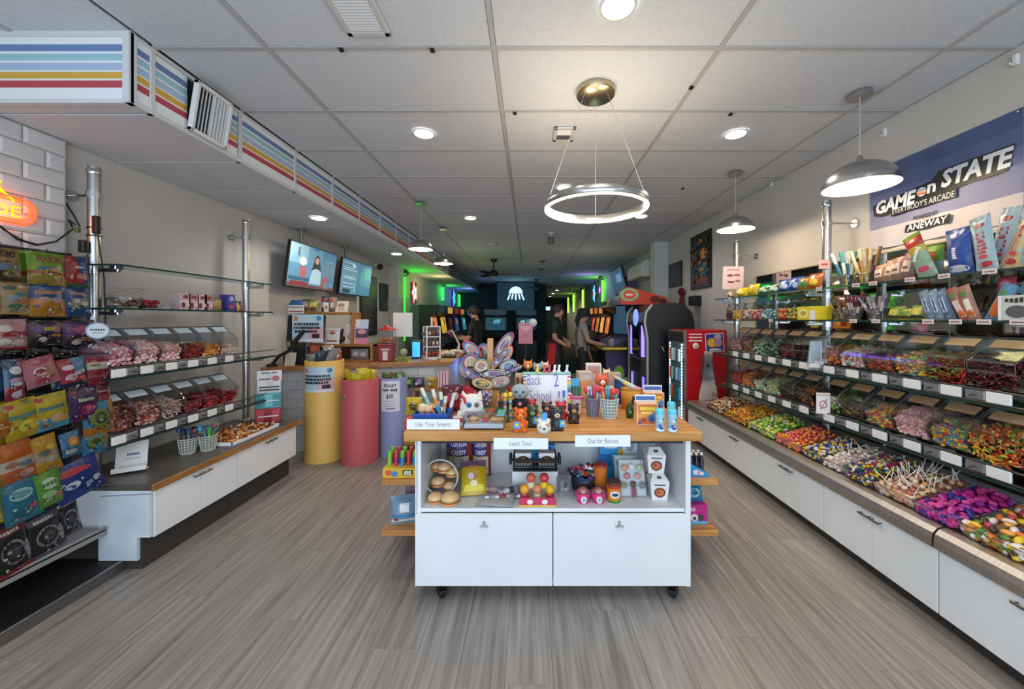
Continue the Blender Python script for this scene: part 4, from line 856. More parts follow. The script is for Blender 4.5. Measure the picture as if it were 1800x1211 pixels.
# squishy animals
def squishy(label, p, h, c, c2, kind='bear', rz=0, tagc=None, gl=.35):
    o = thing('squishy_toy', label, 'toy', p, rz, 'squishy animals before the whiteboard'); r = h*.30
    body = MB(); body.lathe([(0, 0), (r*.85, 0), (r*1.02, h*.12), (r, h*.34), (r*.8, h*.47), (r*.6, h*.55)], seg=16)
    body.sphere((0, 0, h*.70), r*.95, 14, 10, 0, (1, .92, .88)); mt = M(c, gl)
    for s in (-1, 1):
        if kind == 'cat': body.tube([(s*r*.5, 0, h*.86), (s*r*.72, 0, h*1.03)], [r*.3, r*.04], 8)
        else: body.sphere((s*r*.68, 0, h*.93), r*.3, 8, 6, 0, (1, .6, 1))
        body.sphere((s*r*.85, -r*.45, h*.36), r*.32, 8, 6, 0, (.8, 1, 1.2)); body.sphere((s*r*.55, -r*.75, h*.09), r*.38, 8, 6)
    body.build('body', mt, o)
    MB().sphere((0, -r*.82, h*.64), r*.4, 10, 6, 0, (1.1, .7, .8)).build('muzzle', M(c2, .4), o)
    for s in (-1, 1): MB().sphere((s*r*.4, -r*.78, h*.76), r*.12, 8, 6).build('eye', M('#0d0d10', .2), o)
    MB().sphere((0, -r*1.1, h*.67), r*.12, 8, 5).build('nose', M('#1d1412', .3), o)
    if tagc:
        tg = MB(); tg.box(tagc[0]*r-.016, tagc[0]*r+.016, -r*1.2-.002, -r*1.2, h*.2, h*.2+.036, 0); k = tg.build('paper_tag', M('#4aa0d6', .5), o)
        MB().lathe([(0, 0), (.009, 0)], seg=12).build('tag_spot', M('#efc22c', .5), k, (tagc[0]*r+.001, -r*1.2-.003, h*.2+.02)).rotation_euler = (PI/2, 0, 0)
    return o
JL = M('#d9601a', .12, key='orange_jelly')
for a in (JL,): a.node_tree.nodes['Principled BSDF'].inputs['Transmission Weight'].default_value = .35
q = squishy('orange jelly bear squishy in front of the whiteboard', tp(915, 757), .125, '#d9601a', '#e8842c', gl=.13, tagc=(-.5, 0))
squishy('dark green bear squishy beside the orange jelly bear', tp(936, 748), .115, '#2c4427', '#8fa06a', tagc=(.6, 0))
squishy('red bear squishy half hidden behind the green one', tp(934, 732), .11, '#b5222a', '#e0a090')
squishy('brown bear squishy leaning on the middle of the whiteboard', tp(961, 738), .11, '#4a2a20', '#c99a7a', tagc=(-.5, 0))
squishy('black and grey penguin squishy with blue tag', tp(979, 754), .125, '#2c3236', '#d6c89a', tagc=(.7, 0))
squishy('bright red bear squishy behind the black penguin', tp(986, 739), .115, '#c0202a', '#e0b070')
squishy('dark chocolate bear squishy at the end of the squishy row', tp(1008, 742), .11, '#3a1f1a', '#c9a05a')
q = thing('squishy_toy', 'white round bread squishy with a dark dot, frontmost', 'toy', tp(956, 760), 0, 'squishy animals before the whiteboard')
m = MB().lathe([(0, 0), (.028, .002), (.038, .02), (.036, .045), (.022, .06), (0, .064)], seg=18); m.sphere((-.022, 0, .062), .013, 8, 6).sphere((.022, 0, .062), .013, 8, 6); m.build('body', M('#e3ddcf', .45), q)
MB().sphere((0, -.036, .03), .007, 8, 6).sphere((-.018, -.032, .036), .004, 8, 6).build('spots', M('#3a3430', .4), q); MB().sphere((.02, -.03, .048), .014, 8, 6, 0, (1, .4, .6)).build('cheek', M('#c98a6a', .5), q)
MB().box(-.014, .018, -.004, -.002, .066, .1, 0).build('paper_tag', M('#4aa0d6', .5), q)
# grey plush rabbit with black jacket
p = at(914, 2.22); o = thing('plush_toy', 'grey plush animal with black jacket beside the whiteboard', 'plush toy', p+Vector((0, 0, .045)), 0)
MB().lathe([(0, 0), (.038, .0), (.046, .03), (.042, .06), (.026, .085)], seg=16).build('jacket', M('#15161a', .8), o)
MB().sphere((0, 0, .115), .05, 18, 12, 0, (1.08, .9, .95)).build('head', M('#97a2a8', .85), o)
for s in (-1, 1): MB().sphere((s*.02, -.043, .12), .007, 8, 6).build('eye', M('#101318', .2), o)
MB().sphere((0, -.05, .1), .006, 8, 6).build('nose', M('#3d5a6a', .4), o)
for s in (-1, 1): MB().tube([(s*.012, 0, .155), (s*.016, 0, .20)], [.008, .005], 8).build('ear', M('#3a2c22', .7), o); MB().tube([(s*.03, -.01, .06), (s*.055, -.03, .03)], [.016, .013], 8).build('arm', M('#15161a', .8), o)
MB().sphere((0, -.043, .05), .012, 8, 6).build('pink_heart', M('#d98a86', .5), o)
st = MB().cbox(p.x, p.y, TZ, .085, .06, .045, 0, .004).box(p.x-.043, p.x+.043, p.y-.031, p.y-.0295, TZ+.008, TZ+.018, 1).box(p.x-.043, p.x+.043, p.y-.031, p.y-.0295, TZ+.028, TZ+.038, 1).build('striped_block', [M('#e3e2de', .5), M('#25262a', .5)]); tag(st, 'black and white striped block under the grey plush', 'block')
# white plush purse
p = tp(829, 744); o = thing('plush_purse', 'white plush monster purse with button eyes and ears', 'plush toy', p, .1)
MB().lathe([(0, 0), (.05, .0), (.066, .03), (.066, .10), (.055, .145), (.03, .165), (0, .17)], seg=20, sy=.55).build('body', M('#dcd5cd', .85), o)
for s in (-1, 1): MB().tube([(s*.04, 0, .14), (s*.05, 0, .185)], [.024, .004], 10).build('ear', M('#d8d0c8', .85), o); MB().tube([(s*.06, 0, .07), (s*.078, -.015, .03)], [.018, .012], 8).build('arm', M('#dcd5cd', .85), o)
for s, c in ((-.4, '#3f78a8'), (1, '#7d8a74')):
    e = MB(); e.T = Matrix.Translation((s*.03, -.033, .112)) @ Matrix.Rotation(PI/2, 4, 'X'); e.lathe([(0, .004), (.014, .004), (.016, 0)], seg=14); k = e.build('button_eye', M(c, .3), o)
    e = MB(); e.T = Matrix.Translation((s*.03, -.038, .112)) @ Matrix.Rotation(PI/2, 4, 'X'); e.lathe([(0, .002), (.006, .002), (.006, 0)], seg=10); e.build('pupil', M('#1c2a36', .3), k)
MB().sphere((.004, -.03, .05), .026, 12, 8, 0, (1.2, .35, .8)).build('mouth', M('#6d2c24', .6), o); MB().tube([(-.05, -.01, .15), (-.062, -.03, .17), (-.04, -.03, .15), (-.03, -.03, .12)], .007, 6).build('red_bow', M('#b5262c', .6), o)
# clear lunch container with gummy food
p = at(852, 2.045); o = thing('lunch_box', 'clear lunch container with gummy burger and hot dog', 'food container', p, 0)
w, d, h = .225, .12, .075
MB().box(-w/2, w/2, -d/2, d/2, 0, h, 0, .012).build('clear_tub', CELLO, o); MB().box(-w/2+.006, w/2-.006, -d/2+.006, d/2-.006, .003, .03, 0, .006).build('tray', M('#cfd6e0', .3), o)
MB().box(-w/2-.003, w/2+.003, -d/2-.003, d/2+.003, h-.004, h+.003, 0, .002).build('lid', ACRYL, o); MB().box(.07, w/2, -d/2-.004, d/2, h, h+.006, 0, .002).build('teal_clip', M('#57a8a2', .4), o)
gummy_burger(p.x-.06, p.y, TZ+.031, .027, 'orange gummy burger inside the clear lunch container', None)
q = thing('gummy_hot_dog', 'gummy hot dog inside the clear lunch container', 'candy', p+Vector((.07, 0, .034)), .2); MB().tube([(-.035, 0, .012), (.035, 0, .012)], .016, 10).build('bun', gloss('#e0a85a'), q); MB().tube([(-.042, 0, .026), (.042, 0, .026)], .008, 8).build('sausage', gloss('#b5402c'), q)
q = thing('gummy_fries', 'gummy fries inside the clear lunch container', 'candy', p+Vector((.005, 0, .032)), 0); MB().cbox(0, 0, 0, .035, .02, .022, 0, .003).build('box', gloss('#c93a30'), q)
for k in range(5): MB().cbox(-.014+k*.007, 0, .018, .005, .008, .02).build('fry', gloss('#e8c05a'), q)
pouch('green and red candy bag lying behind the lunch container', (at(868, 2.14).x, 2.14, TZ+.01), .1, .19, .12, .04, '#2f8a3a', [('e', .4, .5, .2, .25, '#c93a34'), ('e', .65, .5, .12, .2, '#1f4a28')], tilt=-1.15, seed=51)
# cups with pencils and straws
random.seed(31)
def pen_cup(label, p, r0, r1, h, mat, n, colors, sname, slabel, head, hc, rs=.0035, L=(.13, .17), lean=.03, lattice=None, group=None):
    c = cup(label, p, r0, r1, h, mat, 'pencil_cup', 'cup', None, lattice)
    for k in range(n):
        a = 2*PI*k/n+random.uniform(-.2, .2); r = r0*.62; b = p+Vector((r*math.cos(a), r*math.sin(a), .006)); t = p+Vector((r1*.78*math.cos(a)+lean*.4*math.cos(a), r1*.78*math.sin(a)+lean*.2*math.sin(a), random.uniform(*L)))
        cc = colors[k % len(colors)]
        if isinstance(cc, tuple): stick_in(slabel, b, t, rs, None, sname, sname.replace('_', ' '), group, head, hc, bands=list(cc)*4)
        else: stick_in(slabel, b, t, rs, cc, sname, sname.replace('_', ' '), group, head, hc if isinstance(hc, str) else hc[k % len(hc)])
    return c
pen_cup('clear cup packed with purple striped straws', at(856, 2.30), .026, .03, .12, CELLO, 9, [('#6d3f8a', '#d9cfe4'), ('#5a3a7a', '#c9b9d8')], 'striped_straw', 'purple striped straw in the clear cup', None, None, .0045, (.13, .155), .01, group='purple straws in the clear cup')
pen_cup('black mesh cup of yellow pencils', at(887, 2.26), .034, .04, .095, M('#3c4046', .4, .5), 9, ['#d6a52c', '#c98a24', '#b5322c', '#e0b53a'], 'pencil', 'pencil standing in the black mesh cup', 'point', '#2a2018', .0036, (.13, .17), group='pencils in the black cup')
for x, y, z, c, lab in ((876, 2.27, .125, '#d9442c', 'red and yellow ball topper in the black mesh cup'), (897, 2.2, .115, '#5a48a8', 'purple ball topper in the black mesh cup')):
    o = stick_in(lab, at(x, y)+Vector((.0, 0, .05)), at(x, y)+Vector((0, 0, z)), .003, '#d9d5cc', 'ball_topper', 'pen', None, 'ball', c); MB().sphere((0, -.004, z-.045), .0075, 8, 6).build('spot', M('#ecd25a', .4), o)
for k, (px, c, lab) in enumerate(((888, ('#3f8ac0', '#e8c84a', '#d9d9dc', '#c94a4a'), 'clear tube of blue and yellow candy, beside the orange bear'), (897, ('#e8c84a', '#3f9ab0', '#e0e0e4'), 'clear tube of yellow and teal candy, nearest the plush'))):
    b = at(px, 2.13+.02*k); o = thing('candy_tube', lab, 'candy tube', b, 0); MB().tube([(0, 0, 0), (0, 0, .15)], .012, 12, caps=False).build('tube_wall', ACRYL, o)
    m = MB()
    for j in range(10): m.tube([(0, 0, .004+j*.0135), (0, 0, .0165+j*.0135)], .0095, 10, j % len(c))
    m.build('sweets', [gloss(q) for q in c], o); MB().lathe([(.013, .15), (.013, .165), (.006, .17)], seg=12).build('cap', M('#e3c03a', .4), o)
# wooden stand with big rainbow lollipops
ws = thing('lollipop_stand', 'pale wooden post stand holding rainbow lollipops', 'display stand', at(862, 2.52), 0)
MB().cbox(0, 0, 0, .038, .038, .46, 0, .002).build('post', WOOD if False else M('#c29a63', .55), ws); MB().cbox(0, 0, 0, .16, .14, .02, 0, .003).build('base', M('#c29a63', .55), ws)
RBW = ['#e0b93c', '#6f86b5', '#8a5a90', '#c9b5a0', '#b84a52']
def rainbow_pop(label, px, py, d, w, h, roll, core='#a8a4a6', root=None):
    c = Vector(((px-930)/FPX*d, d, ZY(py, d))); b = root or Vector((at(862, 2.52).x, 2.50, TZ+.14))
    o = thing('rainbow_lollipop', label, 'lollipop', c, 0, 'rainbow lollipops on the wooden stand')
    T = Matrix.Rotation(roll, 4, 'Y')
    m = MB(); n = 26
    for ring, (f, mi) in enumerate(((1, 0), (.9, 1), (.8, 2), (.7, 3))):
        m.tube([T @ Vector((w/2*f*math.cos(2*PI*k/n), 0, h/2*f*math.sin(2*PI*k/n))) for k in range(n)], .0042, 6, mi, closed=True)
    q = random.sample(['#d9b43c', '#5f83b8', '#7a4a8a', '#c9b5a0', '#b8404a', '#4a9a94', '#d98a3a', '#d8d4d0'], 4); m.build('rainbow_rim', [gloss(c_) for c_ in q], o)
    m = MB(); pts = [(0, 0, 0)]+[(w/2*.68*math.cos(2*PI*k/n), 0, h/2*.68*math.sin(2*PI*k/n)) for k in range(n)]
    vs = [T @ Vector((x, -.004, z)) for x, y, z in pts]+[T @ Vector((x, .004, z)) for x, y, z in pts]
    m.add(vs, [(0, 1+(k+1) % n, 1+k) for k in range(n)]+[(n+1, n+2+k, n+2+(k+1) % n) for k in range(n)]); m.build('clear_candy', clear('pop_'+core[1:], tuple(.45+.55*q for q in hexc(core)), .3, .1), o)
    m = MB(); m.tube([T @ Vector((w/2*.55*(1-k/20)*math.cos(k*.9), -.007, h/2*.55*(1-k/20)*math.sin(k*.9))) for k in range(18)], .004, 5); m.build('swirl', gloss(random.choice(['#8a6a94', '#c08a7a', '#7f93b5', '#d0b060'])), o)
    v = b-c; s = T @ Vector((0, 0, -h/2)); MB().tube([s, s+(v-s)*.6], .0028, 6).build('stick', M('#e6e2da', .5), o)
random.seed(77)
for a in (('rainbow lollipop at the far left top of the stand', 829, 614, 2.5, .15, .075, .75), ('round rainbow lollipop with red heart behind the post', 850, 622, 2.58, .11, .14, 0, '#a8203a'), ('long rainbow lollipop pointing up to the right', 886, 606, 2.5, .075, .20, .6),
          ('slim rainbow lollipop below the long pointing one', 890, 624, 2.47, .06, .14, .5), ('slim rainbow lollipop leaning on the post', 880, 628, 2.44, .045, .16, .7), ('round rainbow lollipop low on the left', 827, 637, 2.46, .11, .12, .2), ('round rainbow lollipop at the outermost left', 820, 648, 2.5, .09, .11, -.3), ('wide rainbow lollipop lying across the post', 870, 657, 2.42, .20, .055, .05), ('wide rainbow lollipop at the right end', 893, 643, 2.46, .12, .075, -.35), ('flat rainbow lollipop jutting out to the far right', 901, 650, 2.40, .13, .03, -.4),
          ('slanting rainbow lollipop at the lower left', 832, 661, 2.38, .15, .045, .6), ('pale rainbow lollipop left of the post', 846, 643, 2.42, .10, .09, .1, '#c9d0d4'), ('pale rainbow lollipop at the lowest right', 879, 671, 2.38, .12, .06, -.2, '#d6c9b4'), ('pale rainbow lollipop at the bottom of the bunch', 848, 674, 2.36, .13, .06, .2, '#d0d4cc'), ('small rainbow lollipop right behind the post top', 866, 634, 2.56, .07, .10, -.2)): rainbow_pop(*a)
# pencil block behind the whiteboard
pb = at(911, 2.46)
bk = MB().cbox(pb.x+.005, pb.y, TZ+.20, .05, .04, .035, 0, .003).cbox(pb.x+.005, pb.y+.01, TZ, .03, .03, .2).build('wood_block', M('#c8b48a', .6)); tag(bk, 'pale wooden block holding tall pencils behind the grey plush', 'block')
for k, c in enumerate(('#d98a4a', '#e0c9a0', '#a8452c', '#d6b58a', '#c96a3a')): stick_in('tall pencil in the wooden block', pb+Vector((-.018+k*.01, -.022, 0)), pb+Vector((-.016+k*.0095, -.022, .2)), .0038, c, 'pencil', 'pencil', 'pencils on the wooden block', 'eraser', '#d9847a')
o = stick_in('red pompom pen beside the wooden block', pb+Vector((-.05, -.03, 0)), pb+Vector((-.045, -.03, .13)), .004, '#c0342c', 'pompom_pen', 'pen', None, 'ball', '#b52c24'); MB().sphere((.005, 0, .13), .026, 12, 8).build('pompom', M('#b02a22', .9), o)
def critter(label, px, py, d, c, c2, s=.03, stem=True):
    z = ZY(py, d); p = Vector(((px-930)/FPX*d, d, TZ)); o = thing('topper_toy', label, 'toy', p, 0); hz = z-TZ
    MB().tube([(0, 0, 0), (0, 0, hz)], .0035, 6).build('stick', M('#d9a878', .5), o); MB().sphere((0, 0, hz), s, 12, 8, 0, (1.15, .8, .9)).build('head', M(c, .6), o)
    for q in (-1, 1): MB().tube([(q*s*.6, 0, hz+s*.5), (q*s*.9, 0, hz+s*1.35)], [s*.36, s*.05], 8).build('ear', M(c, .6), o)
    MB().sphere((0, -s*.7, hz-s*.25), s*.4, 8, 6).build('muzzle', M(c2, .5), o)
    for q in (-1, 1): MB().sphere((q*s*.4, -s*.72, hz+s*.15), s*.12, 6, 5).build('eye', BLACK, o)
    MB().sphere((0, -s*1.05, hz-s*.2), s*.1, 6, 5).build('nose', BLACK, o)
critter('orange fox pencil topper behind the whiteboard', 928, 641, 2.55, '#d97a3a', '#ecd2b0'); critter('small orange topper at the edge of the rainbow lollipops', 907, 645, 2.5, '#d9663a', '#e8c090', .022); critter('blue and white bird topper behind the whiteboard', 945, 645, 2.6, '#8fb3c4', '#e8e0cc', .03); critter('white rabbit topper standing in the middle behind the whiteboard', 958, 642, 2.62, '#dcc8b0', '#c96a4a', .024)
# right side group
o = thing('pen_basket', 'pink rimmed white basket with green pens and a blue card', 'basket', at(1014, 2.36), 0)
MB().lathe([(.03, 0), (.036, .1)], seg=4 if False else 20, caps=True).build('wall', M('#d7cfd6', .5), o); MB().tube([(.04*math.cos(2*PI*k/20), .04*math.sin(2*PI*k/20), .098) for k in range(20)], .007, 6, closed=True).build('rim', M('#d83a86', .4), o)
for k in range(5): stick_in('green pen in the pink rimmed basket', at(1014, 2.36)+Vector((-.02+.01*k, .01*(k % 2), .102)), at(1014, 2.36)+Vector((-.022+.011*k, .01*(k % 2), .165)), .0045, ['#3a8a4a', '#5a6a7a', '#3a9a5a', '#4a5a68', '#2f7a4a'][k], 'pen', 'pen', 'green pens in the pink basket')
flatcard('bright blue card standing in the pink rimmed basket', at(1011, 2.39)+Vector((0, 0, .16)), 0, .055, .05, '#45a8d8')
def goodie(label, px, d, r0, r1, h, mat, lat, cols, grp, slab):
    p = at(px, d); c = cup(label, p, r0, r1, h, mat, 'goodie_cup', 'cup', None, lat)
    for k, cc in enumerate(cols):
        a = 2*PI*k/len(cols)+.4; t = p+Vector((r1*.8*math.cos(a), r1*.5*math.sin(a), h+random.uniform(.03, .07))); b = p+Vector((r0*.4*math.cos(a), r0*.4*math.sin(a), .01))
        o = stick_in(slab, b, t, .0075, cc, 'candy_stick', 'candy', grp, 'ball' if k % 3 == 0 else None, '#d2443a'); v = t-b
        MB().slab(v*.95, (1, 0, 0), v, .024, .05, .006).build('wrapper', M(cols[(k+2) % len(cols)], .35), o)
goodie('grey perforated cup of coloured candy sticks', 1042, 2.28, .034, .045, .11, M('#8d8496', .4), '#6f6a80', ['#c9406a', '#5a6fb5', '#d9d2c4', '#7aa04a', '#6a5a9a', '#c23a4a', '#c9c9d6'], 'candy sticks in the grey cup', 'coloured candy stick in the grey cup')
goodie('white lattice basket of bright candy sticks', 1071, 2.24, .042, .056, .115, M('#e3e6e4', .4), '#7c9a94', ['#2f9ac0', '#d23a30', '#4aa85a', '#e6e2d8', '#e0a03a', '#3a86c0', '#c93a34', '#5ab0b0'], 'candy sticks in the white basket', 'bright candy stick in the white lattice basket')
critter('red and cream fox wand over the grey cup', 1058, 668, 2.34, '#cf5a38', '#efe0c8', .04); critter('cream fox wand behind the red fox wand', 1066, 655, 2.42, '#ddc4a0', '#c9503a', .024)
carton('beige sandwich pack behind the grey cup', at(1027, 2.62)+Vector((0, 0, .0)), .1, .10, .08, .225, '#cdb9b2', [('r', .1, .9, .6, .9, '#e0d2cc')]); carton('cream box behind the beige sandwich pack', at(1043, 2.7), -.1, .11, .08, .27, '#d9ccc4', [('r', .1, .9, .75, .95, '#c08a86')]); carton('peach wrapped bar leaning behind the grey cup', at(1034, 2.5), .3, .09, .02, .18, '#d69a70', [], tilt=-.2)
carton('dark blue box behind the white lattice basket', at(1090, 2.62), 0, .075, .07, .17, '#1f3a86', [('r', .1, .9, .5, .85, '#2f56b0')]); carton('beige speckled box behind the white lattice basket', at(1079, 2.66), 0, .09, .07, .21, '#b9a79b')
tb = cup('amber plastic tub with dark figure print', at(1110, 2.46), .062, .07, .135, M('#c98a26', .4), 'tub', 'tub', rim=M('#a87420', .4))
art([('e', .5, .45, .14, .18, '#2f2030'), ('e', .45, .62, .06, .1, '#3a2838'), ('e', .62, .5, .08, .1, '#6d4a2a')], lambda u, v, lf: Vector(((.0635+.008*v+lf)*math.sin((u-.5)*2), -(.0635+.008*v+lf)*math.cos((u-.5)*2), v*.135)), (.13, .135), tb)
m = MB(); a = Vector((at(1095, 2.5).x-.06, 2.5, TZ+.21)); o = thing('cone_lollipop', 'long rainbow cone candy slanting over the amber tub', 'candy', a, 0)
for k, c in enumerate(['#d9c9b0', '#9fc0b0', '#d9c070', '#b0c4c0', '#c98a94', '#cc5a72', '#d0627a']):
    MB().tube([Vector((.03*k, -.01*k, -.018*k)), Vector((.03*(k+1), -.01*(k+1), -.018*(k+1)))], [.007+.0035*k, .0105+.0035*k], 10).build('swirl_band', gloss(c), o)
MB().tube([(0, 0, 0), (-.02, 0, .035)], [.006, .003], 6).build('tip', M('#d9a878', .5), o)
def fruitbox(label, px, d, z):
    W2, Hb = .115, .12
    o = carton(label, at(px, d)+Vector((0, 0, z)), -.05, W2, .075, Hb, '#e6b88a', [('r', 0, 1, 0, 1, '#f0ede6'), ('r', .03, .97, .03, .97, '#dd7a2c'), ('p', [(.03, .5), (.97, .75), (.97, .5), (.03, .3)], '#e8a04a'), ('e', .72, .3, .2, .2, '#3f6fb0'), ('e', .86, .48, .12, .14, '#5a86c0'), ('e', .3, .22, .2, .13, '#c9643a'), ('e', .3, .22, .12, .07, '#8a4a2c'), ('e', .72, .28, .1, .1, '#2c4f8a'), ('r', .14, .86, .68, .84, '#f0d050'), ('r', .2, .7, .52, .62, '#f3dc70'), ('e', .12, .1, .07, .07, '#2f56a0')], group='orange fruit print boxes')
    MB().slab((0, .01, Hb+.02), (1, 0, 0), (0, 0, 1), W2, .04, .002).build('header_card', M('#e8e8ea', .5), o); MB().slab((0, .0085, Hb+.02), (1, 0, 0), (0, 0, 1), W2*.92, .022, .002).build('header_print', M('#3f66a8', .5), o)
fruitbox('orange fruit print box, front one beside the blue cans', 1135, 2.12, 0); fruitbox('orange fruit print box, farther one behind the first', 1148, 2.36, .012)
MB_r = MB().cbox(at(1148, 2.36).x, 2.36, TZ, .12, .08, .012).build('box_stand', M('#d6c3a0', .6)); tag(MB_r, 'low wooden stand under the farther orange box', 'stand')
def bluecan(label, px, py):
    o = thing('candy_can', label, 'candy can', tp(px, py), 0, 'light blue candy cans'); MB().lathe([(.02, 0), (.023, .003), (.023, .092)], seg=20).build('can', M('#9fd0e2', .25), o)
    MB().lathe([(.0235, .092), (.0235, .112), (.018, .118), (0, .118)], seg=20).build('lid', M('#5cc4de', .25), o); MB().lathe([(.0234, .004), (.0234, .018)], seg=20, caps=False).build('base_band', M('#e4eef2', .3), o)
    art([('e', .35, .35, .14, .1, '#2f4fa0'), ('e', .62, .45, .12, .09, '#c98a9a'), ('e', .5, .22, .2, .07, '#24449a'), ('e', .45, .65, .1, .08, '#e8eef4'), ('e', .68, .72, .08, .06, '#3a5ab0'), ('e', .3, .55, .08, .05, '#d9a05a')], lambda u, v, lf: Vector(((.023+lf)*math.sin((u-.5)*2.2), -(.023+lf)*math.cos((u-.5)*2.2), v*.092)), (.05, .092), o)
bluecan('light blue candy can beside the orange box', 1160, 757); bluecan('light blue candy can nearest the cart corner', 1182, 758); bluecan('light blue candy can behind the other two', 1180, 742)
o = thing('topper_toy', 'dark green bottle shaped toy behind the orange box', 'toy', at(1107, 2.24), 0); MB().lathe([(.0, 0), (.02, 0), (.024, .03), (.02, .06), (.012, .075), (.01, .09), (0, .092)], seg=14).build('body', M('#1f4a24', .3), o); MB().sphere((0, -.02, .035), .007, 8, 6).build('spot', M('#8ab06a', .4), o)
# left side group: blue crate with dolls and wands
p = at(762, 2.12); o = thing('crate', 'blue plastic crate at the cart corner', 'crate', p, 0); m = MB()
m.box(-.1, .1, -.07, .07, 0, .006).box(-.1, .1, -.07, -.065, 0, .07, 0, .002).box(-.1, .1, .065, .07, 0, .07, 0, .002).box(-.1, -.095, -.07, .07, 0, .07, 0, .002).box(.095, .1, -.07, .07, 0, .07, 0, .002).build('walls', M('#1f4fa8', .4), o); MB().box(-.001, .001, -.065, .065, 0, .065).build('divider', M('#1f4fa8', .4), o)
for x, c, lab in ((-.065, '#e0b08a', 'peach faced doll head in the blue crate, outer'), (-.03, '#e3b592', 'peach faced doll head in the blue crate, inner')):
    q = thing('doll', lab, 'toy', p+Vector((x, 0, .006)), 0); MB().sphere((0, 0, .075), .025, 12, 8).build('head', M(c, .5), q); MB().lathe([(.02, 0), (.024, .03), (.014, .055)], seg=12).build('body', M('#d9a090', .6), q); MB().sphere((0, .006, .082), .026, 12, 8, 0, (1, .9, .9)).build('hair', M('#e8dcc8', .7), q)
for k, (x, dx, c, c2) in enumerate(((.02, -.09, '#7fb0b8', '#d9783a'), (.04, -.05, '#d98a4a', '#4a9ab0'), (.06, -.02, '#3a4a8a', '#e4e0d8'), (.075, .04, '#dcdce4', '#3a6ab0'), (.05, .02, '#c9884a', '#b9c4cc'))):
    stick_in(['teal tipped wand slanting out of the blue crate', 'orange striped wand in the blue crate', 'navy marker upright in the blue crate', 'white marker at the end of the blue crate', 'tan striped wand in the blue crate'][k], p+Vector((x, .02*(k % 2), .01)), p+Vector((x+dx, .02*(k % 2), .2-.012*k)), .011, None, 'wand', 'toy', None, None, None, bands=[c, c2, c, '#d8d2c4'])
pouch('yellow and black gum box bag behind the blue crate', at(728, 2.3), .1, .1, .11, .05, '#d6b52a', [('e', .5, .5, .3, .25, '#3a3418')], seed=61)
pouch('red shiny gift bag leaning toward the rainbow lollipops', at(815, 2.34), -.1, .17, .16, .06, '#b52026', [('e', .5, .5, .2, .16, '#d9848a')], tilt=-.2, roll=.5, seed=62, rough=.2)
pouch('clear bag of red berries behind the blue crate', at(795, 2.4), .2, .14, .17, .08, '#6d2a34', [('e', .4, .5, .2, .2, '#b53a4a'), ('e', .65, .6, .15, .15, '#c9b5b0')], seed=63, rough=.15)
carton('red and white gum box beside the Use Your Smarts card', at(805, 2.06), .2, .055, .05, .05, '#d8cfc8', [('r', 0, 1, .55, 1, '#c43440')]); carton('small red box at the cart corner', at(720, 2.05), 0, .04, .06, .05, '#b02c34')
carton('orange notepad pack by the black cup', at(866, 2.40), 0, .06, .03, .13, '#c98f4a')
# ================================================================ open trays on the steel worktop
random.seed(5)
def tray(y0, y1, label, x0=2.0, x1=2.32, hf=.055, hb=.13):
    t = thing('candy_tray', label, 'candy tray', ((x0+x1)/2, (y0+y1)/2, .5), 0, 'clear trays on the steel worktop')
    a, b = y0+.004, y1-.004; m = MB()
    vs = [(x0+.02, a, .502), (x1, a, .502), (x1, b, .502), (x0+.02, b, .502), (x0, a, .5+hf), (x1, a, .5+hb), (x1, b, .5+hb), (x0, b, .5+hf)]
    m.add(vs, [(0, 1, 2, 3), (0, 4, 5, 1), (1, 5, 6, 2), (2, 6, 7, 3), (3, 7, 4, 0)]); m.build('acrylic', ACRYL, t, world=True)
    r = MB(); r.tube([vs[4], vs[7]], .003, 5).tube([vs[5], vs[6]], .003, 5).tube([vs[4], vs[5]], .002, 4).tube([vs[7], vs[6]], .002, 4).build('rim', clear('acrylic_edge', (.75, .8, .8), .3), t, world=True)
    return t
def surf(u, v, hf=.055, hb=.14): return .5+hf+(hb-hf)*u-.012*(2*v-1)**2+.018*math.sin(PI*v)*math.sin(PI*min(1, u+.2))
def stuffheap(y0, y1, label, cols, kind, r, n, base, x0=2.0, x1=2.32):
    m = MB(); k = 8; vs = []
    for i in range(k+1):
        for j in range(k+1): vs.append((x0+.012+(x1-x0-.018)*i/k, y0+.012+(y1-y0-.024)*j/k, surf(i/k, j/k)-.006))
    m.add(vs, [(i*(k+1)+j, i*(k+1)+j+1, (i+1)*(k+1)+j+1, (i+1)*(k+1)+j) for i in range(k) for j in range(k)], len(cols))
    m.add([(x0+.025, y0+.012, .505), (x0+.025, y1-.012, .505), vs[k], vs[0]], [(0, 1, 2, 3)], len(cols)); m.add([(x0+.025, y0+.012, .505), vs[0], vs[k*(k+1)], (x1-.01, y0+.012, .505)], [(0, 1, 2, 3)], len(cols)); m.add([(x0+.025, y1-.012, .505), vs[k], vs[(k+1)**2-1], (x1-.01, y1-.012, .505)], [(0, 3, 2, 1)], len(cols))
    for _ in range(n):
        u, v = random.random(), random.random(); candy(m, kind, (x0+.014+(x1-x0-.03)*u, y0+.02+(y1-y0-.04)*v, surf(u, v)+random.uniform(-.004, r*.8)), r*random.uniform(.85, 1.15), random.randrange(len(cols)))
    for _ in range(n//4): candy(m, kind, (x0+.008+random.uniform(0, .02), y0+.02+(y1-y0-.04)*random.random(), .515+.035*random.random()), r, random.randrange(len(cols)))
    o = m.build('loose_candy', [M(c, .3) for c in cols]+[M(base, .5)]); return tag(o, label, 'candy', kind='stuff')
TR = [(3.84, 4.24), (3.44, 3.83), (3.06, 3.43), (2.755, 3.05), (2.565, 2.75), (2.395, 2.56), (2.18, 2.39), (1.945, 2.175), (1.745, 1.94), (1.50, 1.74)]
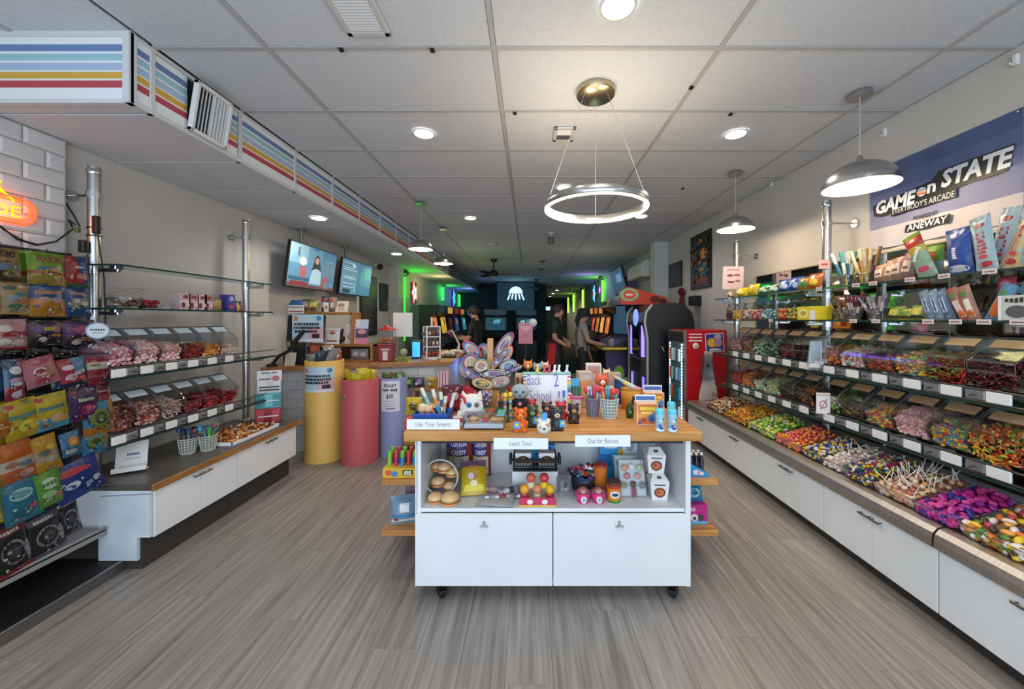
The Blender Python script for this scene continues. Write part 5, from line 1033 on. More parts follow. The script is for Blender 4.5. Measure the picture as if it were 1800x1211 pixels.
TL = ['nut mix tray at the red cooler end', 'gold candy tray', 'lime green candy tray', 'orange and pink candy tray', 'blue and yellow candy tray', 'white lollipop tray', 'primary coloured chew tray', 'tray of lollipops with sticks up', 'magenta wrapped candy tray', 'mixed gummy tray cut by the picture edge']
for (a, b), l in zip(TR, TL): tray(a, b, 'clear open '+l)
stuffheap(*TR[0], 'licorice allsorts and nut mix heaped at the cooler end', ['#d9bf94', '#3a2820', '#e6dcc8', '#a8743a', '#8a2f24', '#c98f4a'], 'gum', .011, 330, '#7a5a3a')
stuffheap(*TR[1], 'gold and orange wrapped candies heaped in an open tray', ['#d9a02c', '#e0b84a', '#b5782a', '#d9702c', '#8a6a2c'], 'wrap', .012, 260, '#8a6224')
stuffheap(*TR[4], 'blue and yellow wrapped balls heaped in an open tray', ['#2f4a8a', '#e0b83c', '#23366a', '#d9a52c', '#c9cdd6'], 'ball', .011, 300, '#5a5238')
stuffheap(*TR[6], 'red blue and yellow chews heaped in an open tray', ['#b5262c', '#27468f', '#e0bb2c', '#8a1f3a', '#2f6a4a', '#d9d4cc'], 'wrap', .0105, 230, '#4a2a34')
cache = {}
def candy_mesh(name, kind, r, c):
    k = (name, kind, r, c)
    if k not in cache:
        m = MB(); candy(m, kind, (0, 0, 0), r, 0, Matrix.Identity(3)); o = m.build(name, M(c, .3)); cache[k] = o.data; bpy.data.objects.remove(o)
    return cache[k]
def singles(tr, n, name, label, cat, group, cols, kind, r, x0=2.0, x1=2.32, stick=0, under=None, up=0):
    y0, y1 = tr; pts = []
    tries = 0
    while len(pts) < n and tries < 6000:
        tries += 1; u, v = random.random(), random.random(); x, y = x0+.022+(x1-x0-.045)*u, y0+.022+(y1-y0-.044)*v
        if all((x-a)**2+(y-b)**2 > (r*1.55)**2 for a, b, _ in pts): pts.append((x, y, surf(u, v)))
    if under:
        m = MB(); k = 6; vs = [(x0+.012+(x1-x0-.018)*i/k, y0+.012+(y1-y0-.024)*j/k, surf(i/k, j/k)-.011) for i in range(k+1) for j in range(k+1)]
        m.add(vs, [(i*(k+1)+j, i*(k+1)+j+1, (i+1)*(k+1)+j+1, (i+1)*(k+1)+j) for i in range(k) for j in range(k)], 0)
        for _ in range(160):
            f = random.random()
            p = (x0+.012+random.random()*.02, y0+.02+(y1-y0-.04)*random.random(), .512+.04*random.random()) if f < .5 else (x0+.02+(x1-x0-.04)*random.random(), random.choice((y0+.016, y1-.016)), .515+.045*random.random())
            candy(m, kind, p, r*.95, 1+random.randrange(len(cols)))
        o = m.build('loose_candy', [M(under, .5)]+[M(c, .3) for c in cols]); tag(o, 'lower layer of '+group, 'candy', kind='stuff')
    for i, (x, y, z) in enumerate(pts):
        c = cols[i % len(cols)]; o = link(name, candy_mesh(name, kind, r, c), None, (x, y, z+r*.25)); o.rotation_euler = rotm().to_euler(); tag(o, label, cat, group)
        if stick:
            k = ('stick', stick)
            if k not in cache:
                q = MB().tube([(0, 0, 0), (0, 0, stick)], .0022, 5).build('stick', M('#eee8dc', .5)); cache[k] = q.data; bpy.data.objects.remove(q)
            s = link('stick', cache[k], o); o.rotation_euler = (random.gauss(0, .55 if up else 1.25), random.gauss(0, .55 if up else 1.25), random.uniform(0, 6.3))
singles(TR[2], 62, 'sour_candy', 'lime green sour candy in an open tray', 'candy', 'lime green sour candies', ['#8ab83c', '#a8c95a', '#6f9a34', '#c4d678', '#d9bf5a', '#7fae48', '#d0b8c0'], 'bean', .017, under='#6a8a34')
singles(TR[3], 70, 'candy_ball', 'orange or pink candy ball in an open tray', 'candy', 'orange and pink candy balls', ['#e07a34', '#df5a48', '#e6a04a', '#d9586a', '#e0863a', '#d8707a'], 'ball', .0145, under='#c05a3a')
singles(TR[5], 34, 'lollipop', 'white and pink lollipop in an open tray', 'lollipop', 'white and pink lollipops', ['#e6dcd2', '#dcc3bd', '#efe8e0', '#d9a8a6'], 'ball', .0125, stick=.07, under='#c9b4aa')
singles(TR[7], 52, 'lollipop', 'cream lollipop with white stick in an open tray', 'lollipop', 'cream lollipops with sticks up', ['#d9b08c', '#c98a6a', '#e3c8a8', '#b56a5a', '#d8a05a', '#c9b8b0'], 'ball', .0145, stick=.085, under='#a87a60', up=1)
singles(TR[8], 44, 'wrapped_candy', 'magenta wrapped candy with blue band in an open tray', 'candy', 'magenta wrapped candies', ['#b5267a', '#c43a8a', '#8f2a8a', '#2f2f86', '#a82a80', '#d24a94'], 'gum', .0185, under='#8a1f66')
singles(TR[9], 40, 'mixed_candy', 'mixed bright gummy candy in the edge tray', 'candy', 'mixed bright gummies', ['#e6c02c', '#df7a2c', '#3a3030', '#e6d8d0', '#c94a5a', '#5a8a3a', '#e8a04a'], 'bean', .017, under='#8a6a4a')
# ================================================================ goods on the two top glass shelves, mirror wall
def sx(px, X, z, dz=0): d = DX(px, X); return Vector((X, d, z+dz))
Z1, Z2 = ZR[0]+.001, ZR[1]+.001
# gift bags heap, far section, top shelf
for i, (px, w, h, c, c2, lab) in enumerate(((1285, .12, .085, '#9a7f62', '#e0d4c4', 'small clear bag of brown mix at the far end of the top shelf'), (1303, .17, .10, '#dcc21f', '#efe06a', 'yellow candy bag next to the far end of the top shelf'), (1322, .15, .12, '#e0c52a', '#c9a01f', 'second yellow candy bag on the top shelf'), (1343, .15, .085, '#3a7a4a', '#bcd4bc', 'clear bag of green mints on the top shelf'), (1362, .15, .09, '#4a8a5c', '#dfe8e0', 'clear bag of pale green mints on the top shelf'), (1378, .15, .12, '#2f5fae', '#b8c8e4', 'clear bag of blue candies on the top shelf'), (1396, .14, .125, '#365fb8', '#8fb0dc', 'second clear bag of blue candies on the top shelf'), (1412, .13, .11, '#c08a24', '#3f7a3a', 'clear bag of gold and green candies on the top shelf'), (1430, .13, .13, '#b86a24', '#e0b83c', 'clear bag of gold foil candies beside the post'))):
    p = sx(px, 2.18, Z1); pouch(lab, p, -PI/2+.1, w, h, .07, c, [('e', .3+.1*(i % 3), .5, .2, .25, c2), ('e', .7, .4, .15, .2, c2), ('e', .55, .7, .1, .15, '#e8e6e0')], tilt=-.25, seed=100+i, rough=.2, nu=8, nv=8)
# far section, second shelf: round jars of candy
for i, (px, cols, lab) in enumerate(((1289, ['#3a2820', '#6a4a30'], 'clear jar of dark nuts at the far end of the second shelf'), (1302, ['#d9b02c', '#b5862a'], 'clear jar of golden candies'), (1319, ['#d9c4b8', '#8a5a50'], 'clear jar of white striped candies'), (1335, ['#c9604f', '#e0b0a0'], 'clear jar of red and cream candies'), (1352, ['#7a9aa0', '#c9d6d4'], 'clear jar of pale blue candies'), (1368, ['#3f7f86', '#a8c9b8'], 'clear jar of teal candies'), (1384, ['#c9402c', '#e0b040'], 'clear jar of red and yellow candies'), (1400, ['#d9b53a', '#6a8a3a', '#3a3020'], 'clear jar of yellow and green candies'))):
    p = sx(px, 2.2, Z2); o = thing('candy_jar', lab, 'jar', p, 0, 'round jars on the second shelf'); r = .062
    MB().lathe([(0, 0), (r, 0), (r*1.05, .01), (r*1.05, .12), (r*.8, .145), (r*.75, .15)], seg=18, caps=False).build('jar_wall', ACRYL, o); MB().lathe([(r*.8, .148), (r*.82, .152), (r*.82, .165), (0, .168)], seg=18, caps=False).build('lid', clear('clear_lid', (.85, .87, .87), .15), o)
    m = MB(); m.lathe([(0, .003), (r*.95, .003), (r*.95, .085), (r*.5, .095), (0, .1)], seg=14, mi=0); random.seed(i)
    for k in range(46): a = random.uniform(PI*.5, PI*1.5); z = random.uniform(.01, .09); candy(m, 'ball', (r*.93*math.cos(a), r*.93*math.sin(a), z), .011, random.randrange(len(cols)))
    f = m.build('candy_fill', [gloss(c) for c in cols], o); f['kind'] = 'stuff'
carton('yellow candy carton lying open on the second shelf', sx(1431, 2.15, Z2), -PI/2, .19, .12, .1, '#d9c62a', [('e', .35, .5, .25, .34, '#e8e0a0'), ('e', .35, .5, .16, .2, '#b5a020'), ('r', .7, .98, .0, .7, '#e4e6e2')])
# upright candy sticks and jars, near section
def stick_fan(px, X, z, n, cols, L, spread, label, slabel, group, r=.013, jar=.05, jm=None):
    p = sx(px, X, z); c = cup(label, p, jar*.8, jar, .075, jm or CELLO, 'stick_jar', 'jar')
    for k in range(n):
        a = k/(n-1)-.5; b = p+Vector((.012*(k % 2), -a*jar*.8, .006)); t = p+Vector((.03*(k % 3)-.03, -a*spread, L*random.uniform(.92, 1.03)))
        o = stick_in(slabel, b, t, r, None, 'candy_stick', 'candy stick', group, None, None, bands=cols[k % len(cols)])
random.seed(12)
stick_fan(1490, 2.2, Z1, 6, [['#3a8a96', '#2f6f8a', '#d9dcd8'], ['#2c5f7a', '#e0e0d8', '#3a98a0'], ['#e6d75a', '#d9d2b0', '#b0c0b8']], .25, .20, 'clear jar of teal candy sticks on the top shelf', 'teal striped candy stick in the top shelf jar', 'teal candy sticks', .011)
stick_fan(1521, 2.2, Z1, 6, [['#e6d24a', '#c9a85a', '#d9c9a0', '#e8e0b8'], ['#d9be3a', '#b58a5a', '#e0d0a0'], ['#5a2a5a', '#8a6a3a']], .24, .15, 'clear jar of yellow candy sticks on the top shelf', 'yellow tipped candy stick in the top shelf jar', 'yellow candy sticks', .011)
for i, (px, c) in enumerate(((1548, '#b5886a'), (1562, '#c09a80'), (1578, '#a8847a'), (1592, '#9a7a74'))):
    pouch(['tan wrapped taffy pack beside the yellow sticks', 'tan wrapped taffy pack, second from the yellow sticks', 'rosy taffy pack before the green gummy bag', 'mauve taffy pack nearest the green gummy bag'][i], sx(px, 2.2, Z1), -PI/2, .085, .12+.015*i, .05, c, [('r', .2, .8, .3, .7, '#d8c4b4'), ('r', .3, .7, .4, .5, '#7a4a40')], roll=.2*(i % 2)-.1, tilt=-.15, seed=130+i, nu=8, nv=8)
pouch('tall green and red giant gummy bag leaning on the top shelf', sx(1634, 2.17, Z1), -PI/2, .10, .27, .035, '#7ab32c', [('e', .5, .86, .3, .07, '#c9282c'), ('e', .5, .86, .16, .03, '#f0e8e0'), ('e', .5, .2, .3, .06, '#c94a6a'), ('t', 'Airheads', .5, .55, .035, '#f2f2ee', .02, .085, .2, .9)], roll=-.38, zones=[(0, .3, '#a8c4b0'), (.3, .6, '#8fb89a'), (.6, .75, '#c9b83a'), (.75, .93, '#b5302c')], seed=140)
pouch('green gummy bag behind the giant leaning one', sx(1640, 2.26, Z1), -PI/2, .12, .19, .05, '#6ea030', [('e', .5, .6, .3, .2, '#b5302c')], zones=[(0, .5, '#9fb8a8')], seed=141)
pouch('blue bottle shaped pouch with red bottle print', sx(1690, 2.17, Z1), -PI/2, .115, .235, .06, '#2f56a8', [('p', [(.3, .25), (.7, .25), (.68, .7), (.58, .82), (.42, .82), (.32, .7)], '#c93a2c'), ('p', [(.36, .3), (.64, .3), (.62, .66), (.38, .66)], '#d9603a'), ('t', 'Slush', .5, .46, .03, '#f4f0ea', .02, .06, 0, 1.57), ('e', .5, .12, .4, .08, '#d6dde8')], seed=142, roll=-.06)
pouch('dark red bottle pouch beside the blue one', sx(1716, 2.22, Z1), -PI/2, .10, .2, .05, '#7a2426', [('e', .5, .5, .3, .25, '#b5463a'), ('r', .1, .9, .0, .2, '#2c4f96')], seed=143, roll=-.2)
def longbag(px, X, L, w, roll, lab, seed, base='#a9c4cf', letter='Smollys'):
    pouch(lab, sx(px, X, Z1), -PI/2, w, L, .03, base, [('e', .5, .12, .3, .05, '#b03038'), ('e', .5, .82, .26, .045, '#8a2c34'), ('t', letter, .5, .5, .05, '#a8303a', .02, L*.4, .1, 1.57), ('e', .5, .25, .22, .035, '#c0404a')], roll=roll, seed=seed, tilt=-.12)
longbag(1737, 2.14, .28, .085, -.22, 'pale blue long candy sleeve with red script, leaning, first of three', 150, '#a9c4cf', 'Jollys'); longbag(1752, 2.2, .30, .08, .1, 'pale blue long candy sleeve with red script, upright, second', 151, '#b8ccd2', 'Jollys'); longbag(1772, 2.15, .28, .075, .3, 'tan long candy sleeve with red script, leaning back', 152, '#c9a88a', 'Jollys')
for i, (px, c, c2) in enumerate(((1782, '#d9cf8a', '#9fb8c4'), (1795, '#9fb4bc', '#e0d08a'), (1808, '#c9b83a', '#8a9aa0'))):
    o = pouch(['striped yellow and blue candy sleeve leaning at the picture edge', 'blue and yellow striped candy sleeve at the picture edge', 'mustard candy sleeve cut by the picture edge'][i], sx(px, 2.15, Z1), -PI/2, .06, .28, .03, c, [('r', .35, .65, .05, .95, c2)], roll=.28, seed=160+i, tilt=-.1, nu=8, nv=10)
# second shelf, near section
stick_fan(1478, 2.2, Z2, 4, [['#d9a02c', '#c98a24'], ['#e0b53a', '#b57a2a']], .13, .12, 'clear jar of amber candy sticks on the second shelf', 'amber candy stick in the second shelf jar', 'amber candy sticks', .008)
stick_fan(1500, 2.18, Z2, 7, [['#5a2430', '#d9c9c4', '#4a1a2c', '#7a3a44'], ['#3c1a26', '#c0a8a8', '#6a2c3a']], .17, .20, 'clear jar of maroon candy sticks on the second shelf', 'maroon striped candy stick in the second shelf jar', 'maroon candy sticks', .009)
stick_fan(1540, 2.18, Z2, 7, [['#6a3a52', '#c9b8c0', '#8a8a96'], ['#4a2c3a', '#b0a0a8'], ['#9aa0ac', '#5a3a4a']], .16, .18, 'clear jar of grey and plum candy sticks on the second shelf', 'plum and grey candy stick in the second shelf jar', 'plum candy sticks', .009)
for i, (px, c, c2, w, h) in enumerate(((1572, '#7f9a3a', '#d0c04a', .1, .085), (1592, '#c9b53a', '#6a8a3a', .1, .07), (1612, '#8a9a4a', '#d9c85a', .1, .09))): pouch(['green and yellow candy bag on the second shelf, first', 'mustard candy bag on the second shelf, second', 'olive candy bag on the second shelf, third'][i], sx(px, 2.18, Z2), -PI/2, w, h, .05, c, [('e', .5, .5, .3, .3, c2), ('r', .1, .9, .1, .25, '#3a3a24')], tilt=-.3, seed=170+i, nu=8, nv=8)
for i, (px, c) in enumerate(((1640, '#7f9ab0'), (1656, '#8fa3b8'), (1672, '#6f86a8'))): pouch(['blue grey candy tube pack, leaning, first', 'pale blue candy tube pack, leaning, second', 'slate blue candy tube pack, leaning, third'][i], sx(px, 2.16, Z2), -PI/2, .055, .17, .03, c, [('r', .3, .7, .1, .9, '#c9d4dc'), ('r', .42, .58, .3, .7, '#3a5a94')], roll=-.32, seed=180+i, nu=8, nv=10)
for i, (px, c, c2, rl) in enumerate(((1700, '#b5685a', '#d9c9c0', -.42), (1715, '#c08a74', '#e0d6c8', -.3), (1742, '#5f9ac0', '#d96a34', .42))): pouch(['coral candy tube pack leaning left', 'peach candy tube pack leaning left', 'sky blue candy tube pack leaning right with orange fruit'][i], sx(px, 2.15, Z2), -PI/2, .055, .18, .03, c, [('r', .25, .75, .1, .6, c2), ('e', .5, .2, .3, .08, '#d9702c'), ('e', .5, .75, .25, .08, '#4a8a4a')], roll=rl, seed=190+i, nu=8, nv=10)
pouch('magenta bear candy pack hanging near the edge of the second shelf', sx(1770, 2.2, Z2), -PI/2, .07, .2, .04, '#a8285a', [('e', .5, .85, .3, .08, '#d0507a'), ('e', .5, .5, .3, .2, '#7a1f44')], seed=200)
carton('pale grey box with oval print at the picture edge on the second shelf', sx(1800, 2.14, Z2), -PI/2, .13, .06, .11, '#c4c9c2', [('t', 'GAMES', .5, .8, .03, '#2a2c30', .02), ('e', .5, .35, .3, .25, '#55585c'), ('r', 0, .1, 0, 1, '#e6e8e6')])
# price tags along the shelf edges
for i, (px, z) in enumerate([(1283, 0), (1440, 0), (1505, 0), (1535, 0), (1600, 0), (1660, 0), (1740, 0), (1297, 1), (1355, 1), (1500, 1), (1540, 1), (1632, 1), (1680, 1), (1730, 1), (1790, 1)]):
    Z = ZR[z]; d = DX(px, 2.095); o = thing('price_tag', 'small pinkish price tag clipped to the %s glass shelf edge' % ('topmost' if z == 0 else 'second'), 'price tag', (2.094, d, Z-.018), 0, 'price tags on the %s shelf' % ('topmost' if z == 0 else 'second')); MB().box(-.002, 0, -.028, .028, 0, .024, 0, .0005).build('card', M('#dcc6c8', .6), o); MB().box(-.003, -.002, -.02, .02, .009, .014).build('print', M('#7a5a5c', .6), o)
# notices and scoops hanging on the posts
def wallnotice(label, X, px0, px1, py0, py1, base, items, face=-1, name='notice'):
    d0, d1 = DX(px0, X), DX(px1, X); dm = (d0+d1)/2; w = abs(d0-d1); z1 = ZY((py0), (d0+d1)/2); z0 = ZY(py1, (d0+d1)/2)
    return flatcard(label, (X, dm, z0), -PI/2 if X > 0 else PI/2, w, z1-z0, base, items, name=name)
flatcard('pink notice with brown leaf pictures on the far post', P(1288, 508, 4.235)+Vector((0, 0, 0)), -.25, .215, .26, '#e8ccd0', [('e', .35, .6, .16, .06, '#6a4a42'), ('e', .68, .62, .16, .05, '#7a5a50'), ('e', .4, .32, .18, .05, '#6a463c'), ('e', .72, .36, .14, .05, '#8a6456'), ('r', .2, .8, .82, .88, '#c98a94')], roll=.03, name='notice')
flatcard('small pink card on the post by the banner', P(1449, 472, 2.945), -.2, .075, .07, '#dcb9b4', [('r', .2, .8, .4, .6, '#b05a54')], name='notice')
flatcard('white card with red slashed circle on the post', P(1447, 727, 2.65), -.3, .085, .15, '#e3d6d2', [('r', .06, .94, .04, .96, '#efe6e2'), ('e', .5, .45, .3, .2, '#b8848a'), ('e', .5, .45, .2, .13, '#efe6e2'), ('p', [(.25, .2), (.33, .2), (.8, .72), (.72, .72)], '#a8646c'), ('r', .06, .94, .84, .96, '#d9b9a0')], name='notice')
for k in range(3):
    p = P(1430+8*k, 650-4*k, 2.70); o = thing('scoop_bag', ['clear bag hanging from the post, outer', 'clear bag hanging from the post, middle', 'clear bag hanging from the post, inner'][k], 'bag', p, -.3+.1*k)
    MB().add([(-.03, -.008, 0), (.03, -.008, 0), (.045, -.012, .02), (.05, -.006, .21), (-.02, -.006, .21), (-.04, -.012, .02), (-.03, .012, 0), (.03, .012, 0), (.045, .014, .02), (.05, .008, .21), (-.02, .008, .21), (-.04, .014, .02)], [(0, 1, 2, 5), (5, 2, 3, 4), (7, 6, 11, 8), (8, 11, 10, 9), (1, 7, 8, 2), (2, 8, 9, 3), (0, 5, 11, 6), (5, 4, 10, 11)]).build('film', clear('frosted_bag', (.86, .86, .85), .28, .25), o)
    MB().box(-.03, .03, -.014, -.012, .02, .05).build('fold', M('#cfcac4', .5), o)
# banner
bd0, bd1 = 1.964, 2.853; bw_, bh = bd1-bd0, .60
bn = thing('banner', 'blue fading banner lettered GAME ON STATE EVERYBODYS ARCADE', 'banner', (XR-.006, (bd0+bd1)/2, 2.02), -PI/2)
nb = 24; vs = [((i/nb-.5)*bw_, .006*math.sin(i*1.3)*(1-j/12*.6)-.006, j/12*bh) for j in range(13) for i in range(nb+1)]
m = MB(); cols = []
for j in range(12):
    for i in range(nb):
        f = (j+.5)/12; mi = 0 if f < .29 else (1 if f < .48 else (2 if f < .64 else (3 if f < .8 else 4)))
        m.add([], []); a = j*(nb+1)+i; m.f.append((a, a+1, a+nb+2, a+nb+1)); m.m.append(mi); m.s.append(True)
m.v = vs; m.build('cloth', [M('#c0bcc4', .8), M('#7d83a4', .8), M('#6d769c', .8), M('#5c6a92', .8), M('#4f5f88', .8)], bn)
def bf(u, v, lf): return Vector(((u-.5)*bw_, -.014-lf, v*bh))
its = [('p', [(.05, .42), (.13, .385), (.62, .40), (.62, .46), (.93, .475), (.97, .70), (.55, .70), (.50, .62), (.04, .55)], '#0f1014'),
       ('p', [(.20, .355), (.66, .37), (.66, .46), (.20, .44)], '#0f1014'), ('t', 'GAME', .22, .50, .125, '#e9ebf0', .04, .29, .2), ('t', 'n', .50, .555, .11, '#e9ebf0', .03, .055, .1), ('t', 'STATE', .755, .585, .14, '#e9ebf0', .04, .355, .2),
       ('e', .435, .535, .034, .05, '#c9d4e8'), ('r', .403, .467, .525, .54, '#e0a03a'), ('r', .405, .465, .505, .522, '#c9463c'), ('r', .405, .465, .548, .560, '#5a8ac8'), ('t', "EVERYBODY'S ARCADE", .43, .405, .055, '#dfe3ea', -.005, .39, .1),
       ('t', 'POWERED BY', .46, .262, .036, '#22242a', .02, .15, .1), ('p', [(.31, .125), (.62, .125), (.63, .215), (.32, .205)], '#15161b'), ('t', 'ANEWAY', .465, .165, .06, '#e6e8ee', .02, .25, .15)]
for v in range(len(its)): pass
art(its, bf, (bw_, bh), bn)
g = MB()
for u in (.02, .98):
    for v in (.03, .97): g.sphere(bf(u, v, .002), .008, 8, 5)
g.build('grommets', CHROME, bn)
for px, py in ((1553, 232), (1783, 104), (1355, 322)):
    d = DX(px, XR-.02); o = thing('wall_hook', 'white hook on the wall %s' % {1553: 'above the big dome lamp', 1783: 'above the banner corner', 1355: 'beside the smaller dome lamp'}[px], 'hook', (XR-.02, d, ZY(py, d)), 0); MB().box(0, .02, -.012, .012, -.03, .03, 0, .004).tube([(0, 0, -.01), (-.02, 0, -.03), (-.028, 0, -.018)], .005, 6).build('hook', WHITE, o)
# ================================================================ snack bag rack by the tiled wall
rk = thing('bag_rack', 'dark wire snack rack along the tiled wall', 'rack', (-2.8, 1.75, .06))
MB().box(-2.846, -2.835, 1.62, 2.29, .062, 1.9, 0, .002).build('back_panel', M('#1a1b1d', .6), rk, world=True)
RZ = [1.86, 1.68, 1.50, 1.29, 1.09, .90, .72, .50]
for i, z in enumerate(RZ):
    MB().tube([(-2.82, 1.62, z+.004), (-2.82, 2.28, z+.004)], .008, 8).build('bar', M('#3a3b3d', .35, .8), rk, world=True)
    for y in (1.66, 1.84, 2.02, 2.2):
        L = .2 if i < 3 else .33
        MB().tube([(-2.82, y, z+.004), (-2.82+L, y, z+.006), (-2.82+L+.01, y, z+.02)], .003, 5).build('peg', M('#6a6b6d', .3, .8), rk, world=True)
MB().box(-2.84, -2.5, 1.62, 2.2, .25, .262, 0, .002).box(-2.512, -2.5, 1.62, 2.2, .225, .275, 0, .002).build('bottom_lip', M('#8d8c88', .5), rk, world=True)
for y in (1.63, 2.27): MB().box(-2.835, -2.80, y-.015, y+.015, .062, 1.9, 0, .003).build('upright', M('#2a2b2d', .4, .6), rk, world=True)
def bag(label, X, px0, px1, py0, py1, base, zones=(), items=(), tilt=-.08, roll=0, t=.035, seed=0, copies=0, clab=None, name='snack_bag', cat='snack bag'):
    d0, d1 = DX(px0, X), DX(px1, X); dm = (d0+d1)/2; z1, z0 = ZY(py0, dm), ZY(py1, dm)
    pouch(label, (X, dm, z0), PI/2, d1-d0, z1-z0, t, base, items, tilt, roll, zones=zones, seed=seed+300, name=name, cat=cat, nu=10, nv=12)
    for k in range(copies): pouch(clab, (X-.03*(k+1), dm-.012*(k+1), z0+.003*k), PI/2, d1-d0, z1-z0, t*.7, base, (), tilt, roll, zones=zones, seed=seed+310+k, name=name, cat=cat, group=clab, nu=6, nv=8)
TX = lambda s, u, v, size, c, w, b=.03, sh=0, r=0: ('t', s, u, v, size, c, b, w, sh, r)
def dim(c): return '#%02x%02x%02x' % tuple(int(int(c[i:i+2], 16)*.72) for i in (1, 3, 5)) if isinstance(c, str) and c[:1] == '#' else c  # rack bag colours darkened to stand in for the dim light there
_bag = bag
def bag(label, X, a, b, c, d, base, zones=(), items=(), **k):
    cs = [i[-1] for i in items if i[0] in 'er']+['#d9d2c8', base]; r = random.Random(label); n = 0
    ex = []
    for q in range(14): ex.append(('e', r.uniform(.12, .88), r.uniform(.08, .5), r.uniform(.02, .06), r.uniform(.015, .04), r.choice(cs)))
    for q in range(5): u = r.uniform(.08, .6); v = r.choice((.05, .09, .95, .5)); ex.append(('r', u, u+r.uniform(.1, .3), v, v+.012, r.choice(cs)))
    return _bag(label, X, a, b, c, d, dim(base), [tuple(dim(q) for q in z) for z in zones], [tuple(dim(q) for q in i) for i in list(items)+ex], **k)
A = -2.63
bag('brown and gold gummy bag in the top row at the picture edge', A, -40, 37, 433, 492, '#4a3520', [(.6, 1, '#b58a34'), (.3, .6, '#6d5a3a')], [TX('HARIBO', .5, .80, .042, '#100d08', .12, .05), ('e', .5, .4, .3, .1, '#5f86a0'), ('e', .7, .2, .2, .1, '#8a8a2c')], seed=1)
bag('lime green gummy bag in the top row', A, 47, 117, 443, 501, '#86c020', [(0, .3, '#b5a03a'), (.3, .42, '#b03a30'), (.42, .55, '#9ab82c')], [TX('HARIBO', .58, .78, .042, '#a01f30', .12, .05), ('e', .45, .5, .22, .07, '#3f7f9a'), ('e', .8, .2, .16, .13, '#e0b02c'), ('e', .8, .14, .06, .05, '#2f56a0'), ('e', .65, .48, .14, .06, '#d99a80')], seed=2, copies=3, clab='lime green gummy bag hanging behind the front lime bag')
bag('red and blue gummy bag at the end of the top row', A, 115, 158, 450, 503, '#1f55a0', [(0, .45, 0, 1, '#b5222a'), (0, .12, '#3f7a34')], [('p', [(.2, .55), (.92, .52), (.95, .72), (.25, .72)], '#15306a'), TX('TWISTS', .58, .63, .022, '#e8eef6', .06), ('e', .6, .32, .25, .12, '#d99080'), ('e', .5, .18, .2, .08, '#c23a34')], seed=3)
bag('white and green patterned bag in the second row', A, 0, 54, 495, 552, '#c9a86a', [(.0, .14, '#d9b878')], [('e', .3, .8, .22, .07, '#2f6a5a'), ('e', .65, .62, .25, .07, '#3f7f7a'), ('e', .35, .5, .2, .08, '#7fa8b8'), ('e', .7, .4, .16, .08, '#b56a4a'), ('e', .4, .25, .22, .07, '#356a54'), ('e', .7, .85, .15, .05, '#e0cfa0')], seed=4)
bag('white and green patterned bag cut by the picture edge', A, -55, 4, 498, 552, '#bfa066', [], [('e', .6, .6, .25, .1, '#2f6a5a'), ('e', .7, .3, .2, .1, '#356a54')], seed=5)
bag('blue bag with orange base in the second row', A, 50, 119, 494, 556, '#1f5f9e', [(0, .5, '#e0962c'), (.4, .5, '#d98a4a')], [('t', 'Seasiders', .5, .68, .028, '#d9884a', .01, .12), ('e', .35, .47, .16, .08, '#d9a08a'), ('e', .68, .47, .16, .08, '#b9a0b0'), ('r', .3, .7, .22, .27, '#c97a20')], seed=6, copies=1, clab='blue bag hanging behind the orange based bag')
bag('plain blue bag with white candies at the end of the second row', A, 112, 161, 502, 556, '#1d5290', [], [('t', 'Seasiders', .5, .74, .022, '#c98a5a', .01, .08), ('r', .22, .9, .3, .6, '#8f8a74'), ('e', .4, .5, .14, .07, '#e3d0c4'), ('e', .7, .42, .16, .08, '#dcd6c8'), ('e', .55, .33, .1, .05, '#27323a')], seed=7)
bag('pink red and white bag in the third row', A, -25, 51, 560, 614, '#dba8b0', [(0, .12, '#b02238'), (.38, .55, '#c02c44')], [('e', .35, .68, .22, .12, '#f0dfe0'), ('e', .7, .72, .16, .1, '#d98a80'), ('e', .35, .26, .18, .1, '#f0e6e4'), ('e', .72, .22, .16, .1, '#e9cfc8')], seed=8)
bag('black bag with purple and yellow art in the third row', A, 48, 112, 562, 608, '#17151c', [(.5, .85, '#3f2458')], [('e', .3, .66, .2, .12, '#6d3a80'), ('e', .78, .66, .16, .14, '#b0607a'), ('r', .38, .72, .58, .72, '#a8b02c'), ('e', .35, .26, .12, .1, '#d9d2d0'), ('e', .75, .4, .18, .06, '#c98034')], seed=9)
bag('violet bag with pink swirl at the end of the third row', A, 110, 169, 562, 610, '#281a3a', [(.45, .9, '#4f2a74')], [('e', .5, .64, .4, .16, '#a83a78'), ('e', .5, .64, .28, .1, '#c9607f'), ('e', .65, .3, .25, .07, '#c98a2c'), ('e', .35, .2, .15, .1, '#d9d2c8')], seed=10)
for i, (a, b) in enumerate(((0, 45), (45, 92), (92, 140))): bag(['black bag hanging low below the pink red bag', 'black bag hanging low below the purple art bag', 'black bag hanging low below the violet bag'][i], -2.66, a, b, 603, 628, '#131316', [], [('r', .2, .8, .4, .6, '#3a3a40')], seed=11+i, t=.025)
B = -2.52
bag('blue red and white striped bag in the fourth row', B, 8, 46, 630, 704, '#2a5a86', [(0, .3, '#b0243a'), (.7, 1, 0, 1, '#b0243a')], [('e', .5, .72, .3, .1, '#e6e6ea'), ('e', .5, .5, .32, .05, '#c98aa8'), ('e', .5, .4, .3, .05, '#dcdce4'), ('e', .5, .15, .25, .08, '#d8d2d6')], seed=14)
bag('navy striped bag behind the blue red white bag', -2.56, -30, 14, 636, 706, '#23486a', [], [('r', .3, .42, .05, .95, '#8fb0c4'), ('r', .6, .72, .05, .95, '#3f7fa8')], seed=15)
